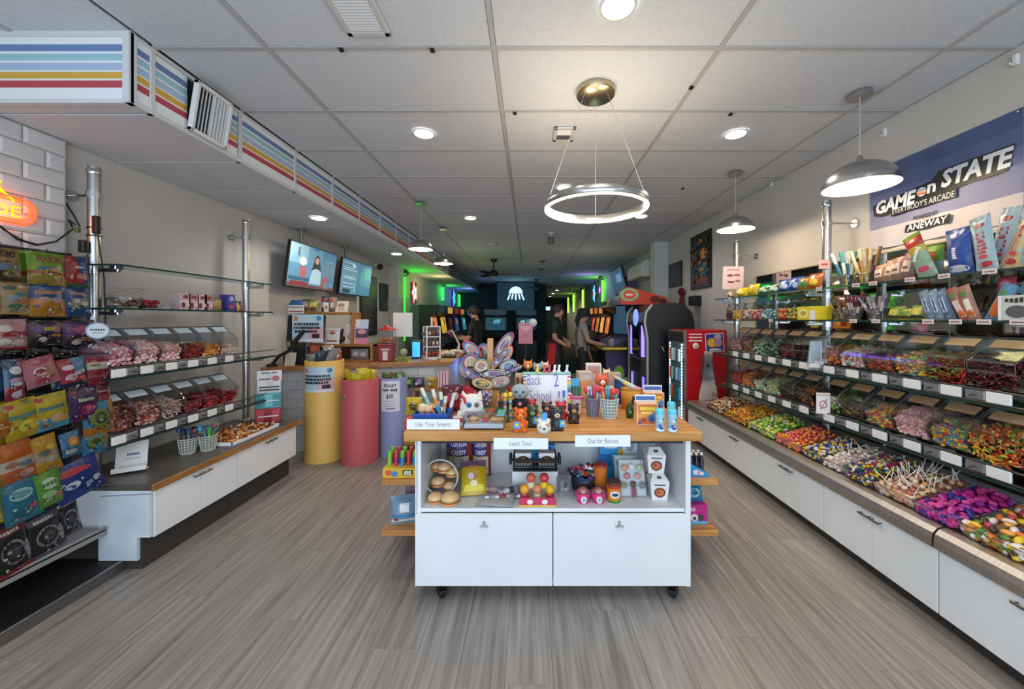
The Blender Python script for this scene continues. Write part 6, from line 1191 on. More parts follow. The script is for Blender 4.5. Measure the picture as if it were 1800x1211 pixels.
bag('pink chocolate bean bag tilted in the fourth row', B, 47, 110, 626, 676, '#d98a9c', [(.75, 1, '#c44a6a')], [('e', .42, .52, .2, .14, '#efe0dc'), ('e', .42, .52, .14, .09, '#a8321c'), ('e', .75, .45, .2, .2, '#b5846a'), ('r', .25, .6, .12, .28, '#c23a5a')], roll=-.22, seed=16)
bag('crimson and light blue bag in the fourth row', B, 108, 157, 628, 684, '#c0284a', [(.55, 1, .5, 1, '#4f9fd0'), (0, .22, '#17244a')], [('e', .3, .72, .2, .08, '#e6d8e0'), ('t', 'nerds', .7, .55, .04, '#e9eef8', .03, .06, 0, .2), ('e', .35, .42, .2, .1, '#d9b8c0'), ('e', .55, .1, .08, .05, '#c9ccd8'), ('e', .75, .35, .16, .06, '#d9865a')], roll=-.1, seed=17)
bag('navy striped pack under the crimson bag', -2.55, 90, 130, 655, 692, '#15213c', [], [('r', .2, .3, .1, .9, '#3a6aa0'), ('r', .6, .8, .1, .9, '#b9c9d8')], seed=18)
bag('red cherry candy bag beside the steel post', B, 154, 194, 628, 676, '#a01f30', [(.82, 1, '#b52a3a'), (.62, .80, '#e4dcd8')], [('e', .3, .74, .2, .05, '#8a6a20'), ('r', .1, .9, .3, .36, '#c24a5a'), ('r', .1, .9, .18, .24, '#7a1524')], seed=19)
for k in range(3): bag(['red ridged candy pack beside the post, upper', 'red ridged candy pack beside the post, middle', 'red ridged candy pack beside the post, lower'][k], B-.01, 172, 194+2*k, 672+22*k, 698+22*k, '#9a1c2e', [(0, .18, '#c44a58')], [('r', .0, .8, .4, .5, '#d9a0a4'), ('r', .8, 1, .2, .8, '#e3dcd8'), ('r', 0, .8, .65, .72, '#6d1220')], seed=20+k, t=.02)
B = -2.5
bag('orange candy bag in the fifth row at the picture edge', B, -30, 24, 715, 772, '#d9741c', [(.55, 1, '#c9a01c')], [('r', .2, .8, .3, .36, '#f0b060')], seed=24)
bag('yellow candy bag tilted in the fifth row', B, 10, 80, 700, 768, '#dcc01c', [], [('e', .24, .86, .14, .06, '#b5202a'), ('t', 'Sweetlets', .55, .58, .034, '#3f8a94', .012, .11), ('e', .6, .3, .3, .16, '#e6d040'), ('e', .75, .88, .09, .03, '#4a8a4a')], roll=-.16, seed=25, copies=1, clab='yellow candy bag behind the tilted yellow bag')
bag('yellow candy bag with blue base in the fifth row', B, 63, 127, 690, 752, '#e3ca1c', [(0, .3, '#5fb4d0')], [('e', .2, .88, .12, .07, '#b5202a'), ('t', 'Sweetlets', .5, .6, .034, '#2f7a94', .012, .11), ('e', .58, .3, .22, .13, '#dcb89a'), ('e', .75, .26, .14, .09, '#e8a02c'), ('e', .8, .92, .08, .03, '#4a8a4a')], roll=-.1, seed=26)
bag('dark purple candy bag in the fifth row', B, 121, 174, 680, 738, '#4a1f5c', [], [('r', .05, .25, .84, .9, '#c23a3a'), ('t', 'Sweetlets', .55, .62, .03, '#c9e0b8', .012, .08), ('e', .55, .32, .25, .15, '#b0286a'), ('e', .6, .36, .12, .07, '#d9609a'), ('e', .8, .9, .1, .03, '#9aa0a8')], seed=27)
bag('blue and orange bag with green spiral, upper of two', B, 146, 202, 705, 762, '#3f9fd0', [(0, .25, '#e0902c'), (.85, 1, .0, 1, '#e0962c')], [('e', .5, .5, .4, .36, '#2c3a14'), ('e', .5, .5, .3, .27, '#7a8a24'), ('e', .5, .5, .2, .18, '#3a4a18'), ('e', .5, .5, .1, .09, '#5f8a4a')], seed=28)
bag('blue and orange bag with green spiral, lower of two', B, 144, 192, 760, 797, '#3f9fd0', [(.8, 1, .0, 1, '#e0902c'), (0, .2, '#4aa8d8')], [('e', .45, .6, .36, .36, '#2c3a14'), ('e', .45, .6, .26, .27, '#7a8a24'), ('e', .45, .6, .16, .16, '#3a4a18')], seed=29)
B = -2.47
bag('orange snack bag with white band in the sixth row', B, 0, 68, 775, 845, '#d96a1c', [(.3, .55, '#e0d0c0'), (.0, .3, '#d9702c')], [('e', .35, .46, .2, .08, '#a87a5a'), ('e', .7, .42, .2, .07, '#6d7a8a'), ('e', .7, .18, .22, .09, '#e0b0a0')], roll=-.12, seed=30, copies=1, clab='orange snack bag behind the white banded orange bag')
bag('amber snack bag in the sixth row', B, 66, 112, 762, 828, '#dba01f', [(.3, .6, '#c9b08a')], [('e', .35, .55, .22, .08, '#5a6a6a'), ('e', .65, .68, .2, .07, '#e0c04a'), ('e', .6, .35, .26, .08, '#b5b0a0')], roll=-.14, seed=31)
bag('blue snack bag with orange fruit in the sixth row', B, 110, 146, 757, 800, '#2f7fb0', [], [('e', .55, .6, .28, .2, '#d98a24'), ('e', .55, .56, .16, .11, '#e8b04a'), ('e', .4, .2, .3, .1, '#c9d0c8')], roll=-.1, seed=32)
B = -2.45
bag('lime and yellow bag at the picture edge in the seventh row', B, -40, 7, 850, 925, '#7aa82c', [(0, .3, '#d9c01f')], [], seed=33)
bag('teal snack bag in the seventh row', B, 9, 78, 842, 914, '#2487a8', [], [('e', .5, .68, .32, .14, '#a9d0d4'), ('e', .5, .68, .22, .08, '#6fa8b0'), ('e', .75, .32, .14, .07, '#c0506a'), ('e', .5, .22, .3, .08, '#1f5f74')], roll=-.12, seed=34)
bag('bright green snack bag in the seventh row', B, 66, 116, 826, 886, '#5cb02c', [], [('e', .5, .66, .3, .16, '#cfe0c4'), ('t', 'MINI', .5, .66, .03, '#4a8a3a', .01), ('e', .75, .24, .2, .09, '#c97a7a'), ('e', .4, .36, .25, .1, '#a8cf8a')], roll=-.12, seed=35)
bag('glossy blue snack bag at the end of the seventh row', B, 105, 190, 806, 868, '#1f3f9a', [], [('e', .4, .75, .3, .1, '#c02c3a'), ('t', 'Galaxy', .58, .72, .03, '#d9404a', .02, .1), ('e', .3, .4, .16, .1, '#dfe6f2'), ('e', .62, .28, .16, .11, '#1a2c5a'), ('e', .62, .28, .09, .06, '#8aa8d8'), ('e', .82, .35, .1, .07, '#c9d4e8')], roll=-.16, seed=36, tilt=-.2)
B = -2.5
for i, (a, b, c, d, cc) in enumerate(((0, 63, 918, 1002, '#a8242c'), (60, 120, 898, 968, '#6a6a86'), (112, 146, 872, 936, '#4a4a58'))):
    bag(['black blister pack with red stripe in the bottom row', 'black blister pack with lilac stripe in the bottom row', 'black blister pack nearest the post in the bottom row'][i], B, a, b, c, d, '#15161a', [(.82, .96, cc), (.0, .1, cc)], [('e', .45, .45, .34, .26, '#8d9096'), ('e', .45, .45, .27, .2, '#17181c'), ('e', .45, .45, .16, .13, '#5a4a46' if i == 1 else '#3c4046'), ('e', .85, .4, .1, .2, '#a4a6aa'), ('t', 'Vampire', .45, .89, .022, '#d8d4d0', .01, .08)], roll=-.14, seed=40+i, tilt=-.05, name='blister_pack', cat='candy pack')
# cables, power bricks and the round sign on the post
cb = thing('power_cable', 'black cables and adapter tied round the steel post', 'cable', (-2.75, 2.32, 2.05))
def cable(pts, r=.005): return MB().tube([Vector(p)-Vector((-2.75, 2.32, 2.05)) for p in pts], r, 6).build('wire', M('#121214', .5), cb)
cable([(-2.89, 2.33, 2.22), (-2.85, 2.30, 2.20), (-2.80, 2.29, 2.14), (-2.78, 2.305, 2.07)]); cable([(-2.84, 2.0, 2.0), (-2.83, 2.06, 1.94), (-2.83, 2.14, 1.925), (-2.82, 2.22, 1.96), (-2.79, 2.28, 2.05)]); cable([(-2.88, 2.35, 2.08), (-2.84, 2.3, 2.11), (-2.79, 2.29, 2.08)]); cable([(-2.70, 2.33, 2.05), (-2.69, 2.34, 1.9), (-2.69, 2.36, 1.75), (-2.685, 2.36, 1.55), (-2.66, 2.34, 1.45), (-2.67, 2.33, 1.36), (-2.70, 2.30, 1.27)], .004)
MB().cbox(-.005, -.02, -.14, .035, .03, .075, 0, .005).build('adapter', M('#101012', .4), cb); MB().cbox(.055, .0, -.02, .03, .03, .11, 0, .004).build('splitter', M('#141416', .4), cb); MB().cbox(-.02, -.035, -.02, .025, .02, .03, 0, .003).build('green_plug', M('#4a6a2a', .5), cb)
for z in (-.03, .02): MB().lathe([(.034, z), (.036, z+.004), (.034, z+.008)], (0, .037, 0), 18, caps=False).build('tie', BLACK, cb)
rs = thing('round_sign', 'round blue grey sign on the steel post', 'sign', P(172, 581, 2.19), .85)
m = MB(); m.T = Matrix.Rotation(PI/2, 4, 'X'); m.lathe([(0, .004), (.046, .004), (.049, 0), (.049, -.004), (0, -.004)], seg=28); m.build('disc', M('#8fa3b4', .5), rs)
art([('e', .5, .5, .42, .42, '#c3ccd4'), ('t', 'SCOOPS', .5, .56, .018, '#23303a', .01), ('r', .3, .7, .36, .4, '#5a6a76')], lambda u, v, lf: Vector(((u-.5)*.1, -.004-lf, (v-.5)*.1)), (.1, .1), rs)
# neon sign on the tiles
ns = thing('neon_sign', 'orange and yellow neon sign spelling ARCADE on the tiles', 'neon sign', (-2.835, 1.95, 2.1))
NEON = M('#ff4a1a', .5, 0, 2.6); NEOY = M('#ffb010', .5, 0, 2.0)
def caps_(L0, L1, h, r=.006):
    pts = []
    for k in range(9): a = -PI/2+PI*k/8; pts.append((0, L1+h*math.cos(a)*.8, h*math.sin(a)))
    for k in range(9): a = PI/2+PI*k/8; pts.append((0, L0+h*math.cos(a)*.8, h*math.sin(a)))
    return pts
MB().tube(caps_(-.30, .135, .07), .0055, 8, closed=True).build('outer_tube', NEON, ns); MB().tube(caps_(-.29, .125, .052), .004, 8, closed=True).build('inner_tube', M('#ff5a1a', .5, 0, 2.2), ns)
MB().text('ARCADE', (0.004, -.07, -.012), (0, 1, 0), (0, 0, 1), .085, 0, .0, 0, .40).build('letters', NEOY, ns)
MB().tube([(0, .03, .12), (0, .06, .085), (0, .09, .06), (0, .1, .045)], .005, 6).tube([(0, -.02, .13), (0, .03, .09), (0, .05, .085)], .005, 6).tube([(0, .02, .15), (0, .035, .11), (0, .05, .14)], .004, 6).build('arrow_tube', NEOY, ns)
cab = MB().tube([(0, .02, -.07), (0, .06, -.12), (0, .14, -.16), (0, .2, -.17)], .003, 5).build('lead', BLACK, ns)
o = point_light('neon_glow', (.05, .05, 0), .7, (1, .35, .1), .06); o.parent = ns
# ================================================================ goods on the beige wall shelf and low worktop
z = ZL[1]+.001
bx = thing('router_box', 'small grey electronic box beside the steel post', 'device', P(196, 541, 2.42)*1, .6); bx.location.z = z; MB().cbox(0, 0, 0, .045, .05, .07, 0, .004).build('case', M('#44484c', .4), bx); MB().box(-.014, .014, -.027, -.025, .02, .05).build('screen', M('#9aa0a4', .3), bx)
def lp(px, X, zz): d = DX(px, X); return Vector((X, d, zz))
gb = thing('glass_bowl', 'clear glass bowl of olive wrapped candy on the shelf', 'bowl', lp(222, -2.63, z), 0); MB().lathe([(.0, .0), (.035, .0), (.07, .03), (.08, .07), (.078, .075)], seg=24, caps=False).build('bowl', ACRYL, gb)
m = MB(); random.seed(3)
for k in range(60): a = random.uniform(0, 6.3); r = random.uniform(0, .06); candy(m, 'wrap', (r*math.cos(a), r*math.sin(a), .02+.035*random.random()), .012, k % 4)
f = m.build('candy_fill', [gloss(c) for c in ('#6d6a4a', '#8a7a5a', '#b9b5a0', '#5a3a30')], gb); f['kind'] = 'stuff'
MB().tube([(.075*math.cos(2*PI*k/24)*.9, .1*math.sin(2*PI*k/24)*.9, .105+.03*math.sin(2*PI*k/24)) for k in range(24)], .003, 6, closed=True).build('lid_rim', ACRYL, gb)
rb_ = thing('berry_bowl', 'low dish of red wrapped berries on the shelf', 'dish', lp(263, -2.63, z), 0); MB().lathe([(0, 0), (.05, 0), (.075, .03)], seg=20, sy=1.2, caps=False).build('dish', ACRYL, rb_)
m = MB()
for k in range(40): a = random.uniform(0, 6.3); r = random.uniform(0, .055); candy(m, 'ball', (r*math.cos(a), r*math.sin(a)*1.3, .015+.04*random.random()), .013, k % 3)
f = m.build('candy_fill', [gloss(c) for c in ('#b5262c', '#8a1c20', '#6a3a30')], rb_); f['kind'] = 'stuff'
for i, (px, c) in enumerate(((318, '#c9a8b0'), (333, '#b58a98'), (348, '#d0b4b8'), (360, '#a8808c'))):
    o = carton(['clear ribboned gift box on the shelf, first from the red berries', 'clear ribboned gift box on the shelf, second', 'clear ribboned gift box on the shelf, third', 'clear ribboned gift box on the shelf, beside the amber jar'][i], lp(px, -2.62, z), PI/2, .085, .07, .125, c, [('r', .0, 1, .47, .53, '#e6dce0'), ('r', .46, .54, 0, 1, '#e6dce0'), ('e', .3, .28, .18, .16, '#6d2c34'), ('e', .72, .3, .16, .14, '#e0d0c4'), ('e', .5, .78, .25, .12, '#8a3a44')])
o = thing('candy_jar', 'clear jar of amber candies on the beige wall shelf', 'jar', lp(377, -2.62, z), 0); MB().lathe([(.045, 0), (.05, .005), (.05, .1), (.04, .115)], seg=18, caps=False).build('jar_wall', ACRYL, o); MB().lathe([(.0, .004), (.044, .004), (.044, .085), (0, .095)], seg=14).build('candy_fill', M('#c9a05a', .4), o)
carton('purple and blue tall candy box on the shelf', lp(400, -2.62, z), PI/2, .08, .07, .14, '#3a3f94', [('e', .5, .75, .3, .16, '#b0b4e0'), ('r', .1, .9, .1, .4, '#5a2f80'), ('e', .5, .25, .25, .12, '#c94a5a')]); 
for k, (c, px) in enumerate((('#2c4a86', 411), ('#d0b02c', 416), ('#8a4a5c', 422))): o = thing('candy_bottle', ['navy candy bottle beside the purple box', 'yellow candy bottle beside the navy one', 'plum candy bottle nearest the post'][k], 'bottle', lp(px, -2.6, z), 0); MB().lathe([(.02, 0), (.022, .004), (.022, .05), (.009, .065), (.009, .075)], seg=14).build('glass', M(c, .25), o); MB().lathe([(.01, .075), (.01, .088)], seg=10).build('cap', M('#23252a', .4), o)
LZ = .5175
def lw_(px, py): d = FPX*(EYE-LZ)/(py-560); return Vector(((px-930)/FPX*d, d, LZ))
o = flatcard('white acrylic holder with printed card on the low worktop', lw_(230, 827), .55, .15, .185, '#dcdad6', [('t', 'Jackpot', .55, .56, .022, '#4a5a8a', .02, .06), ('r', .3, .8, .40, .43, '#a8a8ac')], tilt=-.2, t=.004); MB().box(-.075, .085, -.06, .0, 0, .012, 0, .002).box(-.075, .085, -.062, -.055, 0, .03, 0, .002).build('foot', M('#d6d4d0', .3), o)
def whitebasket(px, py, lab, cols, slab, grp, seed):
    random.seed(seed); p = lw_(px, py); cup(lab, p, .042, .055, .11, M('#dcdccf', .4), 'basket', 'basket', None, '#6f7a6a')
    for k in range(9):
        a = 2*PI*k/9; b = p+Vector((.025*math.cos(a), .025*math.sin(a), .01)); t = p+Vector((.045*math.cos(a), .045*math.sin(a), .15+random.uniform(0, .035))); o = stick_in(slab, b, t, .007, cols[k % len(cols)], 'candy_stick', 'candy', grp, 'ball' if k % 3 == 0 else None, cols[(k+1) % len(cols)])
        MB().slab((t-b)*.95, (1, 0, 0), t-b, .03, .05, .012).build('wrapper', M(cols[(k+2) % len(cols)], .3), o)
whitebasket(330, 796, 'white lattice basket of dark candies, nearer one on the low worktop', ['#3a4a6a', '#6d2f3a', '#5a6a7a', '#8a8a90', '#2c3440'], 'dark wrapped candy stick in the nearer basket', 'candy sticks in the nearer basket', 4); whitebasket(366, 790, 'white lattice basket of green candies, farther one on the low worktop', ['#4a9a4a', '#8a3a44', '#3f9ac0', '#7abf5a', '#5a5a68'], 'green wrapped candy stick in the farther basket', 'candy sticks in the farther basket', 6)
tr = thing('white_tray', 'white tray of orange and brown candies on the low worktop', 'tray', (-2.44, 3.12, LZ), .0)
MB().box(-.17, .17, -.27, .27, 0, .008).box(-.17, -.16, -.27, .27, 0, .035, 0, .002).box(.16, .17, -.27, .27, 0, .035, 0, .002).box(-.17, .17, -.27, -.26, 0, .035, 0, .002).box(-.17, .17, .26, .27, 0, .035, 0, .002).build('tray', WHITE, tr)
m = MB(); m.box(-.155, .155, -.255, .255, .008, .022, 5)
for k in range(330): candy(m, 'wrap', (random.uniform(-.145, .145), random.uniform(-.245, .245), .03+random.uniform(-.004, .014)), .013, k % 5)
f = m.build('candy_fill', [gloss(c) for c in ('#c9772a', '#8a3a1f', '#e0a04a', '#d9c9b0', '#5a2a1c')]+[M('#7a3f20', .6)], tr); f['kind'] = 'stuff'
fr = thing('flyer_rack', 'tiered rack of leaflets beside the white tiled counter', 'leaflet rack', (-2.45, 3.5, LZ), .45)
for k, (c, zz, h) in enumerate((('#b0303a', .0, .14), ('#5fb0b4', .14, .14), ('#e3ddda', .27, .22))):
    MB().box(-.10, .10, .0+.03*k, .006+.03*k, zz, zz+h, 0, .001).build('leaflet', M(c, .5), fr)
    art([('r', .05+.31*j, .32+.31*j, .1, .9, ('#c04a50', '#8f1f2a')[j % 2] if k == 0 else (('#4a9aa0', '#7fc4c6')[j % 2] if k == 1 else ('#e9e6e2', '#d9d0cc')[j % 2])) for j in range(3)]+([('t', 'sweets list', .5, .9, .02, '#2f3440', .01), ('r', .1, .55, .6, .66, '#55525a'), ('r', .1, .9, .25, .32, '#4a4448'), ('r', .1, .9, .12, .2, '#55525a'), ('e', .75, .65, .16, .12, '#b56a6a')] if k == 2 else [('r', .1, .9, .45, .52, '#e4eef0')]), lambda u, v, lf, k=k, zz=zz, h=h: Vector(((u-.5)*.2, .03*k-lf, zz+v*h)), (.2, .2), fr)
m = MB(); m.box(-.105, -.1, -.02, .1, 0, .4).box(.1, .105, -.02, .1, 0, .4).box(-.105, .105, .095, .1, 0, .48).box(-.105, .105, -.02, .1, 0, .006); m.build('acrylic_frame', ACRYL, fr)
# ================================================================ service counter
A_, B_, C_, D_, E_, F_ = (-2.895, 4.02), (-.95, 4.62), (-1.04, 6.4), (-1.62, 6.4), (-1.55, 5.3), (-2.895, 4.9)
CZ = .972
sc_ = thing('service_counter', 'L shaped service counter with white tiled front and wood top', 'counter', (-1.9, 4.6, 0))
o = MB().prism([A_, B_, C_, D_, E_, F_], CZ-.045, CZ, 'z').build('wood_top', WOOD, sc_, world=True); fixnormals(o)
ins = [(-2.895, 4.10), (-1.0, 4.67), (-1.085, 6.35), (-1.58, 6.35), (-1.52, 5.34), (-2.895, 4.86)]
o = MB().prism(ins, 0, CZ-.046, 'z').build('base', M('#b8b8b6', .7), sc_, world=True); fixnormals(o)
dv = Vector((ins[1][0]-ins[0][0], ins[1][1]-ins[0][1], 0)); Ln = dv.length; dv.normalize(); nv = Vector((dv.y, -dv.x, 0))
def flat_tile(L):
    q = MB().box(-L/2+.0015, L/2-.0015, -.008, 0, -.0485, .0485, 0, .004).build('tile', WT); me = q.data; bpy.data.objects.remove(q); return me
ft = flat_tile(.2); fh = flat_tile(.1); ang = math.atan2(dv.y, dv.x)
for r in range(9):
    zz = .052+r*.1; x = 0.0; odd = r % 2
    if odd: q = link('tile', fh, sc_, Vector((ins[0][0], ins[0][1], zz))+dv*.05-Vector(sc_.location), ang); x = .1
    while x+.2 <= Ln+.001: q = link('tile', ft, sc_, Vector((ins[0][0], ins[0][1], zz))+dv*(x+.1)-Vector(sc_.location), ang); x += .2
MB().tube([(-1.0, 4.75, CZ-.06), (-1.07, 6.3, CZ-.06)], .007, 6).build('blue_led_strip', M('#2f5aff', .5, 0, 9), sc_, world=True)
MB().box(-.998, -.99, 4.72, 6.3, .05, CZ-.07).build('side_panel', M('#6d7088', .5), sc_, world=True) if False else None
point_light('counter_led_glow', (-.9, 5.3, .85), 2.5, (.15, .3, 1), .1).parent = None
# stepped shelves with candy against the counter front
ss = thing('step_shelf', 'stepped wooden candy shelf in front of the service counter', 'shelf', (-1.2, 4.4, 0))
for z0, y0 in ((.68, 4.38), (.42, 4.2), (.16, 4.02)): MB().box(-1.36, -.93, y0, 4.56, z0-.03, z0, 0, .003).build('board', WOOD, ss, world=True)
for x in (-1.36, -.95): MB().prism([(4.03, 0), (4.56, 0), (4.56, .65), (4.4, .65), (4.2, .4), (4.03, .15)], x, x+.02, 'x').build('side', WOOD, ss, world=True)
def cp(px, d): return (px-930)/FPX*d
for i, (px, c, c2, lab) in enumerate(((716, '#4f7a3a', '#a8b46a', 'green candy bag on the upper step shelf'), (735, '#4a3a6a', '#8a7aa8', 'purple candy bag on the upper step shelf'), (758, '#c9a03a', '#8a6a3a', 'gold candy bag on the upper step shelf'))): pouch(lab, (cp(px, 4.44), 4.46, .681), .1, .13, .12, .07, c, [('e', .5, .5, .3, .25, c2), ('e', .3, .3, .15, .12, '#d8d4cc')], tilt=-.3, seed=400+i, nu=8, nv=8)
carton('pink striped popcorn box on the upper step shelf', (cp(779, 4.44), 4.46, .681), 0, .12, .08, .19, '#d9bfc4', [('r', .1, .22, 0, 1, '#b0546a'), ('r', .4, .52, 0, 1, '#b0546a'), ('r', .7, .82, 0, 1, '#b0546a')], tilt=-.1)
for i, (px, d, zz, c, c2, lab) in enumerate(((722, 4.26, .421, '#c9a81f', '#3f4a24', 'yellow box with green print on the middle step'), (742, 4.26, .421, '#8a9a34', '#e0c040', 'lime box on the middle step'), (765, 4.26, .421, '#b5863a', '#5a3a24', 'brown box on the middle step'), (722, 4.08, .161, '#d0b22a', '#2f3420', 'yellow box on the lowest step'), (748, 4.08, .161, '#a8454a', '#e0d0c0', 'red box on the lowest step'))): carton(lab, (cp(px, d), d, zz), 0, .11, .08, .13, c, [('e', .5, .5, .35, .3, c2), ('r', .1, .9, .8, .92, '#e8e0b0')])
# ---------------- coloured round bins
def column(label, x, y, r, h, c, seedc):
    o = thing('round_bin', label, 'display bin', (x, y, 0)); MB().lathe([(r, 0), (r, .01), (r, h-.01), (r-.006, h), (r-.012, h-.006), (r-.012, h-.05), (0, h-.05)], seg=56).build('drum', noisy('drum_'+c[1:], c, c, (1, 1, 1), 2, 2, .5), o); return o
ye = column('tall yellow round bin with a paper sign', -2.21, 4.03, .19, 1.06, '#e2b65e', 1); re_ = column('coral red round bin with yellow candy bags', -1.795, 3.965, .186, .875, '#c0585c', 2); bl = column('lavender blue round bin with fidget sign', -1.515, 4.16, .15, .855, '#8b93bf', 3)
def curved(o, r, u0, z0, w, h, items, a0=0): return art(items, lambda u, v, lf: Vector(((r+.001+lf)*math.sin((u-.5)*w/r+a0), -(r+.001+lf)*math.cos((u-.5)*w/r+a0), z0+v*h)), (w, h), o)
promo = [('r', 0, 1, 0, 1, '#b9cfdc'), ('r', .5, 1, .1, .55, '#d9a8b0'), ('r', 0, 1, .0, .12, '#dcdce2'), ('t', 'GET A ROASTED PEANUT', .46, .66, .032, '#22262c', .02, .24), ('t', 'BUNDLE AND GET ANOTHER', .46, .52, .032, '#22262c', .02, .26), ('t', 'AT HALF THE PRICE', .46, .38, .032, '#22262c', .02, .2), ('r', .64, .88, .14, .3, '#2a2428'), ('e', .86, .86, .08, .09, '#3f86b8'), ('e', .12, .86, .07, .09, '#cf7a5a')]
promo = [p if p[0] != 't' else ('r', p[2]-p[7]/.7, p[2]+p[7]/.7, p[3]-.045, p[3]+.04, '#3a3f46') for p in promo]
def lines(u0, u1, v, h, n, c, rnd):
    out = []; u = u0
    while u < u1-.02:
        w = rnd.uniform(.03, .09); out.append(('r', u, min(u1, u+w), v, v+h, c)); u += w+.018
    return out
rn = random.Random(4); promo = [p for p in promo if p[-1] != '#3a3f46']+lines(.08, .86, .6, .09, 0, '#22262c', rn)+lines(.06, .9, .47, .09, 0, '#22262c', rn)+lines(.1, .82, .34, .09, 0, '#22262c', rn)
curved(ye, .19, 0, .74, .33, .26, promo, .12)
curved(bl, .15, 0, .5, .21, .33, [('r', 0, 1, 0, 1, '#dfe0e6'), ('t', 'FIDGET', .5, .84, .045, '#17181c', .03, .13), ('t', 'BOGO DEAL', .5, .70, .042, '#17181c', .02, .16), ('t', '$10', .5, .50, .065, '#17181c', .03, .07), ('r', .25, .7, .33, .345, '#7a7c84'), ('r', .2, .8, .24, .255, '#8a8c94'), ('r', .2, .8, .17, .185, '#8a8c94'), ('r', .3, .75, .08, .11, '#3c3e46')], .1)
m = MB(); m.T = Matrix.Translation((-.09, -.166, .70)) @ Matrix.Rotation(PI/2, 4, 'X'); m.lathe([(0, .003), (.022, .003), (.022, 0)], seg=16); m.build('round_sticker', M('#8a6a70', .5), re_)
random.seed(9)
for k in range(9):
    a = 2*PI*k/9; x, y = -1.795+.1*math.cos(a)*(k > 0), 3.965+.1*math.sin(a)*(k > 0)
    pouch('yellow and green candy bag heaped in the coral red bin', (x, y, .81+.01*(k % 3)), a*.7, .14, .12+.015*(k % 3), .06, '#d6c41f', [('e', .5, .5, .32, .2, ['#3f7a34', '#c9a01c', '#8a3a24'][k % 3]), ('r', .2, .8, .75, .85, '#e8dc6a')], tilt=random.uniform(-.7, .3), seed=430+k, group='yellow bags in the coral bin', nu=8, nv=8)
for k in range(9):
    a = 2*PI*k/9; x, y = -2.21+.1*math.cos(a)*(k > 0), 4.03+.1*math.sin(a)*(k > 0)
    pouch('cellophane candy bag heaped in the yellow bin', (x, y, 1.0+.012*(k % 3)), a*.8, .15, .15+.02*(k % 3), .06, ['#a8a4a4', '#b0483a', '#9a9088', '#3a4a58'][k % 4], [('e', .5, .5, .32, .2, ['#c9c4c0', '#d8d4d0', '#8a2c2c', '#d0d4d8'][k % 4])], tilt=random.uniform(-.6, .3), seed=450+k, group='cellophane bags in the yellow bin', rough=.15, nu=8, nv=8)
for k in range(6):
    a = 2*PI*k/6; pouch('green candy bag lying in the lavender bin', (-1.515+.07*math.cos(a), 4.16+.06*math.sin(a), .81), a, .12, .09, .05, ['#4a7a3a', '#7a5a44', '#5a8a4a'][k % 3], [('e', .5, .5, .3, .25, '#a8b48a')], tilt=random.uniform(-.5, .2), seed=470+k, group='green bags in the lavender bin', nu=8, nv=8)
# ---------------- wooden display on the counter, till, cards
wd = thing('counter_display', 'tiered wooden display shelf on the service counter', 'display shelf', (-2.4, 4.75, CZ))
y0, y1 = 4.62, 4.86
for xa, xb, z in ((-2.86, -2.20, 1.585), (-2.70, -1.93, 1.185)): MB().box(xa, xb, y0, y1, z-.03, z, 0, .003).build('board', WOOD, wd, world=True)
MB().box(-1.965, -1.93, y0-.02, y1, CZ, 1.185, 0, .003).build('side', WOOD, wd, world=True); MB().box(-2.22, -2.19, y0, y1, 1.185, 1.585, 0, .003).build('side', WOOD, wd, world=True); MB().box(-2.86, -2.83, y0, y1, CZ, 1.585, 0, .003).build('side', WOOD, wd, world=True); MB().box(-2.86, -1.95, y1-.015, y1, CZ, 1.185).build('back', M('#5a3d22', .6), wd, world=True)
MB().box(-2.35, -1.97, y0+.01, y1, CZ+.001, CZ+.02).build('board', WOOD, wd, world=True)
T1, T2 = 1.586, 1.186
for i, (px, w, h, c, c2, lab) in enumerate(((536, .15, .17, '#8f8a7c', '#cfcabc', 'grey snack pouch on the top display shelf'), (551, .15, .16, '#a09468', '#c9b84a', 'olive snack pouch on the top display shelf'))): pouch(lab, (cp(px, 4.72), 4.72, T1), .15, w, h, .06, c, [('r', .2, .8, .4, .75, c2), ('e', .5, .25, .3, .12, '#7a3a34')], tilt=-.2, roll=-.1, seed=480+i)
for i, (px, h, c, c2, lab) in enumerate(((572, .20, '#3a3f58', '#b5343a', 'dark gift bag with red bow on the top display shelf'), (586, .19, '#a08a74', '#c9463c', 'tan teddy gift bag on the top display shelf'))): pouch(lab, (cp(px, 4.72), 4.72, T1), 0, .10, h, .07, c, [('e', .5, .8, .35, .1, c2), ('e', .5, .45, .3, .2, '#d8c9b8')], seed=484+i)
flatcard('cream card on the top display shelf', (cp(600, 4.7), 4.70, T1), 0, .16, .14, '#dccdb8', [('r', .2, .7, .5, .8, '#a87a64'), ('r', .2, .8, .2, .26, '#8a7a70'), ('r', .2, .7, .34, .4, '#8a7a70')], tilt=-.2); flatcard('small white and red card at the end of the top display shelf', (cp(575, 4.68), 4.66, T1), 0, .06, .12, '#e0dad4', [('e', .5, .5, .3, .2, '#d0703a')]); flatcard('red card standing at the shelf end below the second television', (cp(632, 4.9), 4.84, 1.33), 0, .06, .14, '#b5303a', [('r', .1, .9, .4, .6, '#e0d0d0')])
